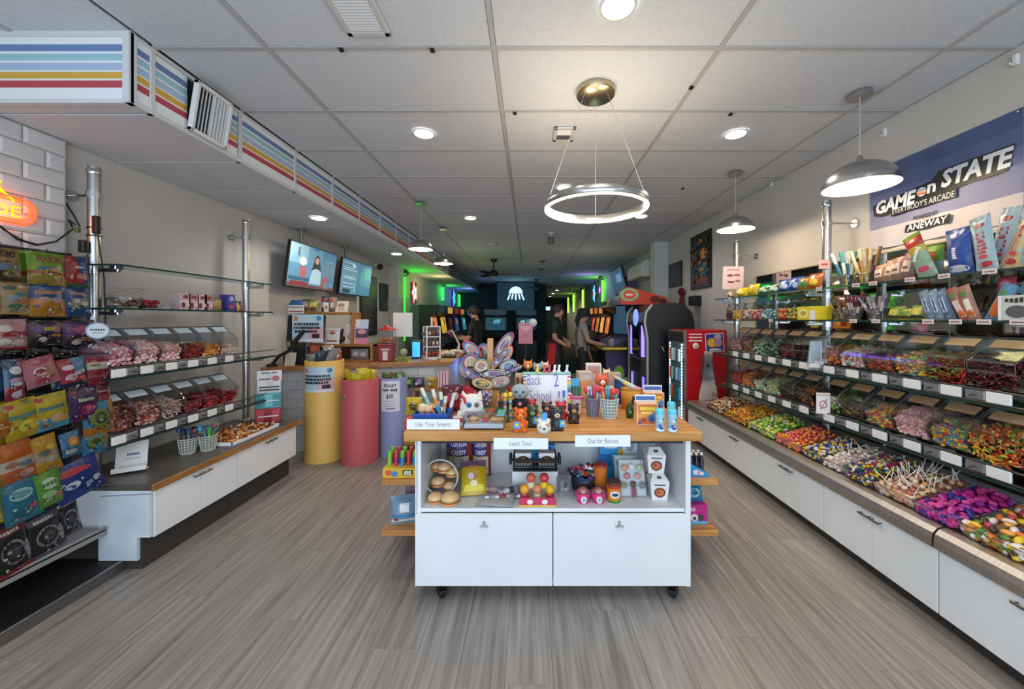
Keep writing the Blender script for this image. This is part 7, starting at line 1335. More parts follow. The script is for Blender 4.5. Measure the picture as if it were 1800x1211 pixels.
for i, (px, c) in enumerate(((578, '#3a2c28'), (588, '#b5a898'), (598, '#4a3a34'))): o = thing('teddy', ['dark teddy on the middle display shelf', 'cream teddy on the middle display shelf', 'brown teddy on the middle display shelf'][i], 'plush toy', (cp(px, 4.76), 4.77, T2), 0); MB().sphere((0, 0, .06), .055, 12, 8).build('body', M(c, .9), o); MB().sphere((0, -.01, .14), .04, 12, 8).build('head', M(c, .9), o); [MB().sphere((s*.03, 0, .175), .014, 8, 6).build('ear', M(c, .9), o) for s in (-1, 1)]; MB().sphere((0, -.045, .13), .015, 8, 6).build('muzzle', M('#d0b89a', .8), o)
flatcard('white framed card with cookie picture on the display shelf', (cp(579, 4.58), 4.625, T2), 0, .19, .20, '#e3e2de', [('e', .5, .7, .2, .1, '#b06a3a'), ('r', .15, .85, .15, .24, '#b5342c'), ('r', .2, .8, .82, .86, '#8a6a54')], tilt=-.2); flatcard('pink and blue picture card on the display shelf', (cp(622, 4.6), 4.66, T2), 0, .28, .31, '#b9c0d4', [('r', 0, .45, .0, .55, '#c9b8b4'), ('r', .45, 1, .0, .25, '#d07a90'), ('r', .45, 1, .25, .62, '#4a3a54'), ('e', .72, .5, .2, .1, '#c98a94'), ('r', 0, .6, .72, 1, '#e0d0c8'), ('e', .3, .86, .16, .08, '#d98a70'), ('e', .25, .3, .16, .14, '#8a8a90')], tilt=-.15)
for i in range(2): pouch(['clear bag of pale sweets on the lower display shelf', 'second clear bag of pale sweets on the lower display shelf'][i], (cp(625+14*i, 4.7), 4.70, CZ+.021), 0, .13, .13, .07, '#b0acb0', [('e', .5, .5, .3, .3, '#d6d2d6')], seed=490+i, rough=.15)
pg = flatcard('promo sign on a clear stand in front of the till', (-2.485, 4.185, 1.24), 0, .35, .31, '#b9cfdc', promo); MB().tube([(-.02, .01, -.26), (-.02, .01, .02)], .008, 6).tube([(.05, .01, -.26), (.05, .01, .02)], .008, 6).cbox(.01, 0, -.262, .16, .12, .012).build('stand', ACRYL, pg)
till = thing('till', 'black till with screen and cash drawer', 'till', (-2.66, 4.36, CZ), .12)
MB().cbox(.03, .05, 0, .38, .28, .11, 0, .006).build('cash_drawer', BLACK, till); MB().cbox(.05, .04, .11, .26, .2, .10, 0, .01).build('printer', M('#17181a', .4), till); MB().tube([(.0, .08, .1), (.0, .08, .36)], .025, 8).build('stand', CHAR, till)
m = MB(); m.T = Matrix.Rotation(-.15, 4, 'X'); m.box(-.22, .20, .06, .10, .27, .59, 0, .008); m.build('screen', M('#101113', .4), till)
hs = thing('house_sign', 'blue roofed cardboard sign standing on the till', 'sign', (-2.76, 4.42, CZ+.592), .15); MB().prism([(-.085, 0), (.085, 0), (.085, .10), (.05, .16), (-.05, .16), (-.085, .10)], -.004, .004, 'y').build('card', M('#d8d4cc', .6), hs)
art([('p', [(0, .62), (1, .62), (.8, 1), (.2, 1)], '#2f5a94'), ('r', .05, .95, .4, .5, '#7a7c84'), ('r', .05, .95, .1, .2, '#8a3a34')], lambda u, v, lf: Vector(((u-.5)*.17, -.004-lf, v*.16)), (.17, .16), hs)
ar = thing('card_terminal_arm', 'black payment terminal on a jointed arm at the wall', 'payment terminal', (-2.84, 4.12, CZ), 0)
MB().tube([(0, 0, 0), (0, 0, .03)], .05, 14).build('base', BLACK, ar); MB().tube([(0, 0, .03), (.08, .0, .12), (.17, .02, .17)], .018, 8).build('lower_arm', BLACK, ar); MB().tube([(.17, .02, .17), (.25, .03, .30), (.33, .04, .40)], [.02, .025, .02], 8).build('upper_arm', BLACK, ar); MB().box(.16, .24, .0, .05, .18, .3, 0, .01).build('terminal', M('#141516', .3), ar); MB().box(.165, .20, -.004, .0, .22, .28).build('keypad', M('#8a8a5a', .4), ar)
flatcard('blank cream paper leaning by the till', (-2.7, 4.2, CZ), .2, .11, .15, '#cfc3a8', [], tilt=-.3)
# gumball machine
gm = thing('gumball_machine', 'red gumball machine on the service counter', 'gumball machine', (cp(677, 4.6), 4.66, CZ), .1)
MB().cbox(0, 0, 0, .17, .17, .2, 0, .006).build('base', M('#8a1c22', .35), gm); MB().cbox(0, 0, .2, .19, .19, .02, 0, .004).build('plate', M('#a02428', .35), gm); MB().cbox(0, 0, .22, .18, .18, .17, 0, .01).build('globe', ACRYL, gm); MB().lathe([(.118, 0), (.105, .015), (.05, .035), (.03, .04), (.03, .06), (0, .062)], (0, 0, .39), 20).build('lid', M('#a8242a', .35), gm)
MB().box(-.03, .03, -.088, -.084, .02, .13, 0, .001).build('coin_plate', M('#d8cfc8', .4), gm); MB().box(-.05, .05, -.088, -.085, .145, .16).build('stripe', M('#e0d8d0', .4), gm)
m = MB(); random.seed(8)
for k in range(90): m.sphere((random.uniform(-.075, .075), random.uniform(-.08, .075), .235+random.uniform(0, .055)), .012, 6, 4, k % 3)
f = m.build('gumballs', [gloss('#d98a1c'), gloss('#e0b23a'), gloss('#c95a24')], gm); f['kind'] = 'stuff'
pp = flatcard('white paper notice taped to a clear screen on the counter', (cp(705, 4.75), 4.815, 1.27), 0, .25, .31, '#d9d9d6', [('r', .48, .5, 0, 1, '#c4c4c2')]); ps = thing('clear_screen', 'clear acrylic guard screen standing on the service counter', 'screen', (cp(705, 4.75), 4.83, CZ), 0); MB().box(-.2, .2, 0, .006, 0, .8).build('acrylic', ACRYL, ps); MB().cbox(-.15, 0, 0, .03, .15, .01).cbox(.15, 0, 0, .03, .15, .01).build('feet', ACRYL, ps)
# keyring spinner
sp = thing('keyring_spinner', 'white four sided keyring spinner on the counter', 'spinner rack', (cp(756, 4.82), 4.9, CZ), .5)
MB().lathe([(.1, 0), (.1, .015), (.03, .02)], seg=20).build('base', WHITE, sp); fr_ = MB(); W_ = .085
for sx_ in (-1, 1):
    for sy_ in (-1, 1): fr_.box(sx_*W_-.008, sx_*W_+.008, sy_*W_-.008, sy_*W_+.008, .02, .43)
for z in (.02, .16, .29, .42): fr_.box(-W_, W_, -W_-.006, -W_+.002, z, z+.014).box(-W_, W_, W_-.002, W_+.006, z, z+.014).box(-W_-.006, -W_+.002, -W_, W_, z, z+.014).box(W_-.002, W_+.006, -W_, W_, z, z+.014)
fr_.build('frame', WHITE, sp); MB().box(-.06, .06, -.06, .06, .03, .42).build('core', M('#5a4a44', .7), sp); MB().tube([(0, 0, .43), (0, 0, .55)], .012, 8).build('top_pole', WHITE, sp)
random.seed(14)
for side in range(4):
    for j in range(3):
        for k in range(3):
            p = Vector((-.05+.05*k, -W_-.008, .08+.13*j)); p = Matrix.Rotation(side*PI/2, 3, 'Z') @ p; MB().sphere(p, .02, 8, 6, 0, (1, 1, 1.4)).build('keyring', M(random.choice(['#8a4a3a', '#6d5a54', '#b5aa9a', '#3f4a54', '#a8342c']), .4), sp)
gl = thing('glass_globe', 'small glass globe ornament on the service counter', 'ornament', (cp(712, 4.7), 4.64, CZ), 0); MB().lathe([(.05, 0), (.05, .02), (.02, .03), (.02, .06)], seg=16).build('foot', ACRYL, gl); MB().sphere((0, 0, .11), .05, 16, 10).build('globe', M('#8f9a7a', .1), gl); gt = thing('green_gadget', 'small green gadget beside the glass globe', 'gadget', (cp(700, 4.7), 4.62, CZ), 0); MB().sphere((0, 0, .02), .022, 10, 6).build('shell', M('#5a9a1f', .3), gt); MB().lathe([(.018, 0), (.018, .006)], seg=12).build('base', BLACK, gt)
bd = thing('blue_light_box', 'glowing blue light box behind the keyring spinner', 'light box', (cp(733, 5.0), 5.0, CZ), 0); MB().cbox(0, 0, 0, .12, .08, .24, 0, .005).build('case', M('#1a2a4a', .4), bd); MB().box(-.05, .05, -.043, -.04, .02, .22).build('panel', M('#3fa8ff', .4, 0, 2.0), bd)
for i, (px, y, lab) in enumerate(((786, 5.3, 'white game controller on the counter, nearer'), (800, 5.6, 'white game controller on the counter, farther'))):
    o = thing('game_controller', lab, 'controller', (cp(px, y), y, CZ), .4); m = MB(); m.sphere((0, 0, .04), .06, 12, 8, 0, (1.2, .7, .6)).tube([(-.06, -.02, .04), (-.09, -.06, .02)], [.03, .02], 8).tube([(.06, -.02, .04), (.09, -.06, .02)], [.03, .02], 8); m.build('shell', M('#c9c2b4', .4), o); MB().sphere((.03, -.0, .075), .012, 8, 6).build('stick', BLACK, o)
o = thing('figure_stand', 'white swan necked figure stand on the counter', 'stand', (cp(804, 5.9), 5.95, CZ), 0); MB().lathe([(.09, 0), (.09, .02), (.03, .04)], seg=18).build('base', M('#cfcabb', .5), o); MB().tube([(0, 0, .03), (.02, 0, .12), (-.03, 0, .22), (-.08, 0, .32), (-.12, 0, .34)], [.03, .018, .014, .012, .02], 8).build('neck', M('#c9c4b6', .5), o)
dk = MB().cbox(cp(790, 5.1), 5.1, CZ, .18, .1, .025, 0, .006).build('tray_mat', BLACK); tag(dk, 'flat black mat on the service counter', 'mat')
# ---------------- televisions on ceiling poles
def tele(label, y0, y1, zt, zb, x, tilt, scr, pole_y, seed):
    o = thing('television', label, 'television', (x, (y0+y1)/2, zb), 0); L = y1-y0; h = zt-zb; T = Matrix.Rotation(tilt, 4, 'Y')
    m = MB(); m.T = T; m.box(-.035, 0, -L/2, L/2, 0, h, 0, .004); m.build('housing', M('#0c0d10', .3), o)
    f = lambda u, v, lf: T @ Vector((.0006+lf, -L/2+.012+u*(L-.024), .014+v*(h-.026)))
    m = MB(); its = scr; mats = []; 
    for k, it in enumerate(its):
        mt = M(it[-1], .25, 0, .55); 
        if mt not in mats: mats.append(mt)
        mi = mats.index(mt); lf = .0003*(k+1)
        if it[0] == 'r': _, a, b, c, d, _c = it; m.add([f(a, c, lf), f(b, c, lf), f(b, d, lf), f(a, d, lf)], [(0, 1, 2, 3)], mi)
        elif it[0] == 'e': _, u, v, ru, rv, _c = it; m.add([f(u+ru*math.cos(2*PI*q/18), v+rv*math.sin(2*PI*q/18), lf) for q in range(18)], [tuple(range(18))], mi)
        else: m.add([f(a, b, lf) for a, b in it[1]], [tuple(range(len(it[1])))], mi)
    m.build('screen', mats, o)
    MB().tube([(-.08, pole_y-(y0+y1)/2, h*.5), (-.08, pole_y-(y0+y1)/2, SZ-zb)], .022, 10).build('pole', M('#8d8c88', .4, .5), o); MB().cbox(-.06, pole_y-(y0+y1)/2, h*.35, .07, .2, .2, 0, .01).build('mount', BLACK, o); MB().lathe([(.05, SZ-zb-.015), (.05, SZ-zb)], (-.08, pole_y-(y0+y1)/2, 0), 14).build('ceiling_plate', M('#8d8c88', .4, .5), o)
S = ['#5f93ad', '#4f7f9a', '#7fb0c4', '#14181f', '#c49a86', '#a9cadb', '#8a3a40', '#2f4f66', '#b5606a', '#cfe0e8', '#39657d']
scr1 = [('r', 0, 1, 0, 1, S[0]), ('r', 0, .35, .55, 1, S[2]), ('r', .65, 1, .2, 1, S[1]), ('e', .26, .62, .07, .1, S[9]), ('r', .22, .34, .25, .5, S[8]), ('p', [(.45, .42), (.50, .78), (.55, .86), (.60, .78), (.66, .46), (.58, .5), (.5, .5)], S[3]), ('e', .55, .70, .042, .085, S[4]), ('p', [(.42, .12), (.46, .44), (.52, .5), (.6, .5), (.66, .42), (.68, .12)], S[5]), ('r', .02, .42, .16, .24, S[10]), ('r', .0, 1, .0, .08, '#6d4a50'), ('r', .05, .4, .06, .14, S[6]), ('p', [(.66, .06), (.72, .34), (.82, .34), (.9, .06)], '#a8525a'), ('r', .74, .86, .05, .22, '#5f8a94'), ('r', .42, .58, .95, .985, '#3f4ad0'), ('r', .86, .99, .955, .98, '#3f5ad0'), ('r', .74, .95, .74, .76, S[2]), ('r', .14, .18, .72, .92, S[10])]
tele('television showing a dark haired presenter, nearer the camera', 4.12, 5.12, 2.385, 1.86, -2.70, .13, scr1, 4.55, 1)
scr2 = [('r', 0, 1, 0, 1, '#4f7d96'), ('r', .0, .5, 0, 1, '#5f8ea6'), ('r', .62, 1, .3, .9, '#55909a'), ('e', .85, .72, .12, .2, '#5fa08f'), ('e', .36, .86, .05, .05, '#bfe4f8')]+[('r', .06, .06+w, v, v+.018, '#cfe2ea') for w, v in ((.3, .9), (.34, .76), (.4, .7), (.36, .5), (.42, .45), (.3, .3), (.36, .2))]+[('r', .4, .45, .08, .35, '#7fb0c0'), ('r', .08, .3, .03, .14, '#2c4252')]
tele('television showing pale text on blue, farther along the wall', 5.28, 6.28, 2.385, 1.86, -2.70, .12, scr2, 5.65, 2)
def board(label, X, y0, y1, z0, z1, items, base='#15161a'):
    s = -1 if X > 0 else 1; o = thing('menu_board' if X < 0 else 'poster', label, 'menu board' if X < 0 else 'poster', (X, (y0+y1)/2, z0), PI/2 if X < 0 else -PI/2); w, h = abs(y1-y0), z1-z0
    MB().box(-w/2, w/2, -.012, .012, 0, h, 0, .003).build('frame', BLACK, o); MB().box(-w/2+.015, w/2-.015, -.0135, -.01, .015, h-.015).build('sheet', M(base, .4), o); art(items, lambda u, v, lf: Vector(((u-.5)*(w-.03), -.0135-lf, .015+v*(h-.03))), (w, h), o)
rr = random.Random(3)
board('tall dark menu board with rows of text past the televisions', XL+.014, 6.36, 7.06, 1.2, 2.28, [('r', .05, .95, .88, .98, '#4a3a5c'), ('e', .12, .93, .08, .05, '#b0b83a'), ('e', .5, .92, .1, .04, '#b5a8b8'), ('r', .05, .95, .80, .84, '#2a4a30')]+[('r', .08, .08+rr.uniform(.5, .82), .06+.036*k, .06+.036*k+.012, '#6a5a50') for k in range(20)], '#1c1a1a')
board('narrow dark menu board beside the wall pillar', XL+.014, 7.2, 7.62, 1.66, 2.2, [('r', .1, .9, .1+.1*k, .14+.1*k, '#3a4440') for k in range(8)], '#16191a')
sc2 = thing('security_camera', 'small white dome security camera near the menu board', 'camera', (-2.8, 7.0, 2.5), 0); MB().cbox(-.05, 0, -.02, .1, .08, .05, 0, .01).build('bracket', OFFWHITE, sc2); MB().sphere((0, 0, -.02), .06, 14, 8).build('dome', M('#24262a', .15), sc2)
# ================================================================ arcade beyond the shop
def glow(c, s): return M(c, .5, 0, s)
def tube_light(label, x, y, z0, z1, c, s=3.0, power=3):
    o = thing('light_tube', label, 'light tube', (x, y, z0)); MB().tube([(0, 0, 0), (0, 0, z1-z0)], .035, 8).build('tube', glow(c, s), o); MB().cbox(0, 0, z1-z0, .07, .07, .04).cbox(0, 0, -.03, .07, .07, .03).build('end_caps', BLACK, o)
    if power: l = point_light('tube_glow', (0.2 if x < 0 else -.2, 0, (z1-z0)*.8), power, hexc(c), .15); l.parent = o
def stage_spot(label, x, y, z):
    o = thing('stage_spot', label, 'spotlight', (x, y, z)); MB().cbox(0, 0, .06, .06, .2, .02).build('yoke', BLACK, o); MB().tube([(0, -.08, .0), (0, .1, .03)], [.07, .055], 14).build('can', CHAR, o); MB().tube([(0, -.082, -.0), (0, -.079, 0)], .055, 14).build('lens', M('#b9c4b0', .2), o)
tube_light('green light tube on the wall behind the counter', -2.84, 8.45, 1.0, 2.45, '#2bff2a', 2.4, 9); stage_spot('black stage spotlight above the nearest green tube', -2.75, 8.3, 2.5)
tube_light('short green light tube farther down the left wall', -2.84, 12.3, 2.1, 2.55, '#2bff5a', 2.2, 6); stage_spot('black stage spotlight above the short green tube', -2.75, 12.1, 2.6); tube_light('distant green light tube beside the blue neon', -2.84, 15.2, 2.0, 2.5, '#2bff5a', 2.2, 0)
for i, (d, z0, z1) in enumerate(((13.0, 1.9, 2.85), (17.8, 1.9, 2.9), (21.5, 1.9, 2.9), (24.5, 1.9, 2.9))): tube_light(['green light tube on the opposite wall beside the television', 'second green light tube on the opposite wall', 'third green light tube on the opposite wall', 'farthest green light tube on the opposite wall'][i], 2.56, d, z0, z1, '#6aff3a' if i < 1 else '#b8ff5a', 2.4, 7 if i == 0 else (5 if i == 2 else 0))
stage_spot('black stage spotlight above the opposite green tube', 2.45, 12.8, 2.9); stage_spot('black stage spotlight farther along the opposite wall', 2.45, 17.5, 2.9)
for (x, y, z, p, c) in ((-2.3, 9.6, 2.35, 7, (1, .85, .35)), (-2.2, 13.5, 2.4, 8, (.2, .35, 1)), (1.9, 12.2, 2.6, 8, (.4, .3, 1)), (-.4, 13.8, 2.3, 7, (.2, .55, .7)), (.2, 9.8, 1.9, 2.5, (.7, .75, .8)), (1.2, 7.9, 2.1, 4, (1, .9, .8)), (-1.2, 7.6, 2.1, 3.5, (1, .9, .8))): point_light('arcade_glow', (x, y, z), p, c, .2)
for i, (d, x) in enumerate(((19.0, 1.42), (21.5, 1.38), (24.2, 1.37))): downlight(x, d, H, ['nearest downlight in the far bright hall', 'middle downlight in the far bright hall', 'farthest downlight in the far bright hall'][i], 40, (1, .9, .6))
# neon wall signs
def neon_star(label, x, y, z, cs, s):
    o = thing('neon_shape', label, 'neon sign', (x, y, z)); sg = 1 if x < 0 else -1
    for k, c in enumerate(cs):
        r = s*(1-.3*k); MB().tube([(sg*.02, r*math.cos(2*PI*q/10)*(1 if q % 2 else .5), r*1.3*math.sin(2*PI*q/10)*(1 if q % 2 else .5)) for q in range(10)], .014, 6, closed=True).build('tube', glow(c, 4), o)
    MB().box(0, sg*.01, -s, s, -s*1.3, s*1.3).build('backing', BLACK, o)
neon_star('red white and blue neon star past the menu boards', XL+.02, 9.3, 2.15, ['#ff5a4a', '#e8f0ff', '#5a6aff'], .2); neon_star('blue neon shape on the left arcade wall', XL+.02, 14.2, 2.3, ['#3a6aff', '#2f8aff'], .25); neon_star('blue neon shape on the opposite arcade wall', XR-.02, 14.8, 2.5, ['#4a9aff', '#3a5aff', '#e04a8a'], .26); neon_star('violet neon shape beside the opposite green tube', XR-.02, 13.6, 2.55, ['#b04aff', '#d08aff'], .1)
# arcade cabinets
CAB = [(0, 0), (-.35, 0), (-.35, .75), (-.48, .92), (-.44, 1.0), (-.18, 1.12), (-.12, 1.55), (-.32, 1.62), (-.32, 1.82), (.3, 1.82), (.35, 1.6), (.35, 0)]
def arcade(label, x, y, rz, w, body, scr, marq, panel='#2a2c34', es=1.0, sc=1.0):
    o = thing('arcade_cabinet', label, 'arcade machine', (x, y, 0), rz); o.scale = (1, 1, sc)
    q = MB().prism(CAB, -w/2, w/2, 'x').build('body', M(body, .4), o); fixnormals(q)
    for s in (-1, 1): q = MB().prism([(a*1.04, b*1.005) for a, b in CAB], s*w/2, s*(w/2+.018), 'x').build('side_panel', M(panel, .4), o); fixnormals(q)
    def f(u, v, lf): a = Vector((0, -.18, 1.13)); b = Vector((0, -.12, 1.54)); p = a+(b-a)*v; return Vector(((u-.5)*(w-.06), p.y-.006-lf, p.z))
    m = MB(); mats = [glow(c, es*1.2) for c in scr]
    m.add([f(0, 0, 0), f(1, 0, 0), f(1, 1, 0), f(0, 1, 0)], [(0, 1, 2, 3)], 0)
    for k in range(1, len(scr)): u = (k*.37) % .6; v = (k*.53) % .6; m.add([f(u, v, .002*k), f(u+.34, v, .002*k), f(u+.4, v+.36, .002*k), f(u+.05, v+.3, .002*k)], [(0, 1, 2, 3)], k)
    m.build('screen', mats, o); MB().box(-w/2+.02, w/2-.02, -.326, -.321, 1.64, 1.80).build('marquee', glow(marq, es), o)
    for k, c in enumerate(('#d23a3a', '#e0c03a', '#3a7ad0')): MB().lathe([(.018, 0), (.018, .012), (0, .016)], (w*.1+.06*k, -.40, .965), 10).build('button', M(c, .3), o)
    MB().tube([(-w*.2, -.38, .95), (-w*.2, -.39, 1.04)], .007, 6).sphere((-w*.2, -.39, 1.05), .02, 8, 6).build('joystick', M('#b5242a', .3), o)
    MB().box(-w*.2, w*.2, -.355, -.35, .3, .6).build('coin_door', M('#17181b', .4), o)
    return o
F = PI/2
arcade('black arcade cabinet with orange lit art behind the keyring spinner', -2.42, 8.95, F, .62, '#15151a', ['#c9742c', '#e0a03a', '#8a2f1c'], '#2a2c34', es=.8); arcade('arcade cabinet with yellow lit screen farther on the left', -2.42, 9.9, F, .62, '#17171c', ['#c9a02c', '#3a2c14', '#e0c85a'], '#d0a83a', es=.8); arcade('dark red arcade cabinet on the left wall', -2.42, 10.8, F, .62, '#2a1214', ['#3a1a1c', '#7a2c24'], '#8a2c2c', es=.6); arcade('arcade cabinet with orange marquee on the left wall', -2.42, 11.7, F, .62, '#141418', ['#2c4a7a', '#c9702c'], '#d9702a', es=.8); arcade('teal lit arcade cabinet in the left corner', -2.42, 13.0, F, .7, '#12181c', ['#2f7f94', '#7fc0d0'], '#2f5a9a', es=.8)
arcade('arcade cabinet with orange figures on the opposite wall, nearest', 2.15, 9.5, -F, .5, '#17131a', ['#c9702c', '#e8b06a', '#8a3a1c'], '#d08a3a', es=.9); arcade('arcade cabinet with amber figures on the opposite wall, second', 2.15, 10.2, -F, .5, '#17131a', ['#d9a04a', '#a85a24', '#e8d08a'], '#c9602c', es=.9); arcade('arcade cabinet with gold figures on the opposite wall, third', 2.15, 10.9, -F, .5, '#17131a', ['#b5642c', '#e0c07a', '#5a2414'], '#d0a04a', es=.9); arcade('arcade cabinet with red figures on the opposite wall, fourth', 2.15, 11.6, -F, .5, '#17131a', ['#a8402c', '#d98a4a'], '#b5442c', es=.9)
arcade('dark arcade cabinet standing in the middle of the arcade', -1.1, 12.4, 0, .7, '#101216', ['#1f4a5c', '#5aa0b8'], '#1f3a4a', es=.7); arcade('dark arcade cabinet beside the back wall screen', -.1, 13.4, 0, .7, '#101216', ['#16384a', '#3f86a0', '#8fc4d0'], '#18384a', es=.7)
# racing machine with beige hood
rm = thing('racing_machine', 'racing game with beige hood behind the rounded booth', 'arcade machine', (1.95, 8.1, 0), -F)
q = MB().prism([(-.55, 0), (.45, 0), (.45, 1.7), (.1, 1.95), (-.25, 1.86), (-.32, 1.74), (-.02, 1.62), (-.02, 1.15), (-.55, .95)], -.4, .4, 'x').build('body', M('#22242a', .4), rm); fixnormals(q)
MB().add([(-.34, -.035, 1.18), (.34, -.035, 1.18), (.34, -.035, 1.6), (-.34, -.035, 1.6)], [(0, 1, 2, 3)]).build('screen', glow('#2a4a6a', .8), rm)
m = MB(); prof = [(-.36, 1.74), (-.28, 1.90), (.1, 2.02), (.48, 1.76)]
m.add([(x, y, z) for x in (-.45, .45) for y, z in prof], [(0, 1, 5, 4), (1, 2, 6, 5), (2, 3, 7, 6), (0, 3, 2, 1), (4, 5, 6, 7)]); m.build('hood', M('#b5a68c', .5), rm)
m = MB(); m.T = Matrix.Translation((0, -.52, 1.08)) @ Matrix.Rotation(.9, 4, 'X'); m.tube([(.16*math.cos(2*PI*k/20), .16*math.sin(2*PI*k/20), 0) for k in range(20)], .016, 8, closed=True); m.build('wheel', BLACK, rm); MB().tube([(0, -.52, 1.08), (0, -.4, .98)], .03, 8).build('column', BLACK, rm); MB().box(-.3, .3, -.36, -.32, 1.78, 1.86).build('green_badge', M('#1f4a2a', .4), rm)
# player's machine with yellow panel
pm_ = thing('brawler_machine', 'purple arcade machine with yellow edged control panel being played', 'arcade machine', (1.72, 7.05, 0), -F)
q = MB().prism([(-.32, 0), (.4, 0), (.4, 1.8), (.1, 1.8), (.18, 1.2), (-.3, .98), (-.36, .9)], -.4, .4, 'x').build('body', M('#1c1d24', .4), pm_); fixnormals(q)
q = MB().prism([(-.33, .02), (.41, .02), (.41, .86), (-.36, .86)], -.412, -.402, 'x').build('side_art', M('#33245c', .4), pm_); fixnormals(q); q = MB().prism([(-.33, .02), (.41, .02), (.41, .86), (-.36, .86)], .402, .412, 'x').build('side_art', M('#33245c', .4), pm_); fixnormals(q)
MB().box(-.5, .5, -.42, .0, .97, 1.0, 0, .008).build('control_deck', M('#2a2c38', .35), pm_); MB().box(-.51, .51, -.435, -.42, .955, 1.0, 0, .004).box(.5, .515, -.43, 0, .955, 1.0, 0, .004).build('yellow_edge', M('#e0c01f', .4), pm_)
MB().add([(-.36, .07, 1.22), (.36, .07, 1.22), (.36, .0, 1.74), (-.36, .0, 1.74)], [(0, 1, 2, 3)]).build('screen', glow('#35506a', .7), pm_); MB().box(-.4, .4, -.1, .12, 1.76, 1.92).build('marquee', M('#22303a', .4), pm_)
art([('e', .3, .6, .14, .2, '#7fb02c'), ('e', .55, .4, .2, .14, '#9ac83a'), ('e', .7, .7, .1, .16, '#5a8a2a'), ('p', [(.2, .2), (.35, .25), (.5, .1), (.3, .12)], '#b0d04a'), ('e', .55, .4, .08, .06, '#241a44')], lambda u, v, lf: Vector((.412+lf, -.33+u*.7, .05+v*.78)), (.7, .78), pm_)
art([('e', .3, .6, .14, .2, '#7fb02c'), ('e', .55, .4, .2, .14, '#9ac83a'), ('e', .7, .7, .1, .16, '#5a8a2a')], lambda u, v, lf: Vector((-.3+u*.6, -.345-lf, .08+v*.75)), (.7, .78), pm_)
for k in range(4):
    MB().tube([(-.35+.22*k, -.25, 1.0), (-.35+.22*k, -.27, 1.08)], .007, 6).sphere((-.35+.22*k, -.27, 1.09), .022, 8, 6).build('joystick', M(['#c0282c', '#2f6ac0', '#3a9a3a', '#d0b02c'][k], .3), pm_)
cu = thing('drink_cup', 'clear drink cup on the yellow edged control panel', 'cup', (1.50, 6.72, 1.0)); MB().lathe([(.03, 0), (.04, .12)], seg=14).build('cup', M('#9ab0b8', .2), cu); MB().lathe([(.042, .12), (.042, .128), (.02, .14)], seg=14).build('lid', M('#d0dade', .3), cu)
# rounded booth
bo = thing('photo_booth', 'black rounded top game booth with violet light strips', 'arcade machine', (2.05, 5.95, 0))
bp = [(1.74, .0), (1.74, 1.2), (1.70, 1.45), (1.72, 1.6), (1.80, 1.70), (1.95, 1.735)]+[(2.15, 1.735), (2.28, 1.70), (2.38, 1.60), (2.42, 1.45), (2.42, 0)]
q = MB().prism(bp, 5.45, 6.45, 'y').build('body', noisy('booth_black', '#15181d', '#1a1e24', (1, 1, 1), 3, 2, .35), bo, world=True); fixnormals(q)
ed = [(1.735, .05), (1.735, 1.2), (1.695, 1.45), (1.715, 1.6), (1.80, 1.705)]
for y in (5.45, 6.45): MB().tube([(a-.002, y, b) for a, b in ed], .022, 8).build('edge_moulding', M('#a8a6a2', .35, .4), bo, world=True)
for y in (5.62, 6.22):
    MB().box(1.708, 1.742, y, y+.07, .92, 1.42, 0, .004).build('light_strip', glow('#9a86ff', 1.5), bo, world=True); MB().box(1.722, 1.742, y, y+.07, .15, .62, 0, .004).build('light_strip', glow('#9a86ff', 1.0), bo, world=True)
MB().box(1.716, 1.742, 5.52, 6.38, .64, .9, 0, .01).build('console', M('#4a4642', .4), bo, world=True); MB().box(1.700, 1.742, 5.72, 6.18, .66, .88, 0, .006).build('hatch', M('#1a1817', .4), bo, world=True); m = MB(); m.T = Matrix.Translation((1.705, 5.95, 1.52)) @ Matrix.Rotation(-PI/2, 4, 'Y'); m.lathe([(0, .01), (.13, .01), (.14, 0)], seg=20); m.build('arch_light', glow('#8aa0ff', 1.0), bo, world=True); MB().sphere((1.95, 5.446, 1.08), .02, 8, 6).tube([(1.95, 5.44, 1.07), (1.97, 5.43, 1.03)], .01, 6).build('lock', CHROME, bo, world=True)
MB().box(1.70, 1.745, 5.75, 6.15, .94, 1.44).build('glass', M('#0a0b0f', .08), bo, world=True)
# topper sign over the booth
tpz = thing('machine_topper', 'red and orange topper with pale green oval behind the booth', 'sign', (1.72, 6.2, 1.736)); MB().prism([(-.2, .0), (.62, .0), (.55, .12), (.2, .22), (-.1, .3), (-.22, .2)], -.04, .04, 'y').build('board', M('#c23a24', .4), tpz)
art([('e', .17, .55, .2, .36, '#8fb07a'), ('e', .17, .55, .13, .24, '#d84a34'), ('r', .1, .24, .5, .6, '#e6dcc0'), ('e', .7, .3, .1, .2, '#5a1a14'), ('e', .86, .2, .08, .14, '#3a1410')], lambda u, v, lf: Vector((-.2+u*.8, -.04-lf, v*.3)), (.8, .3), tpz)
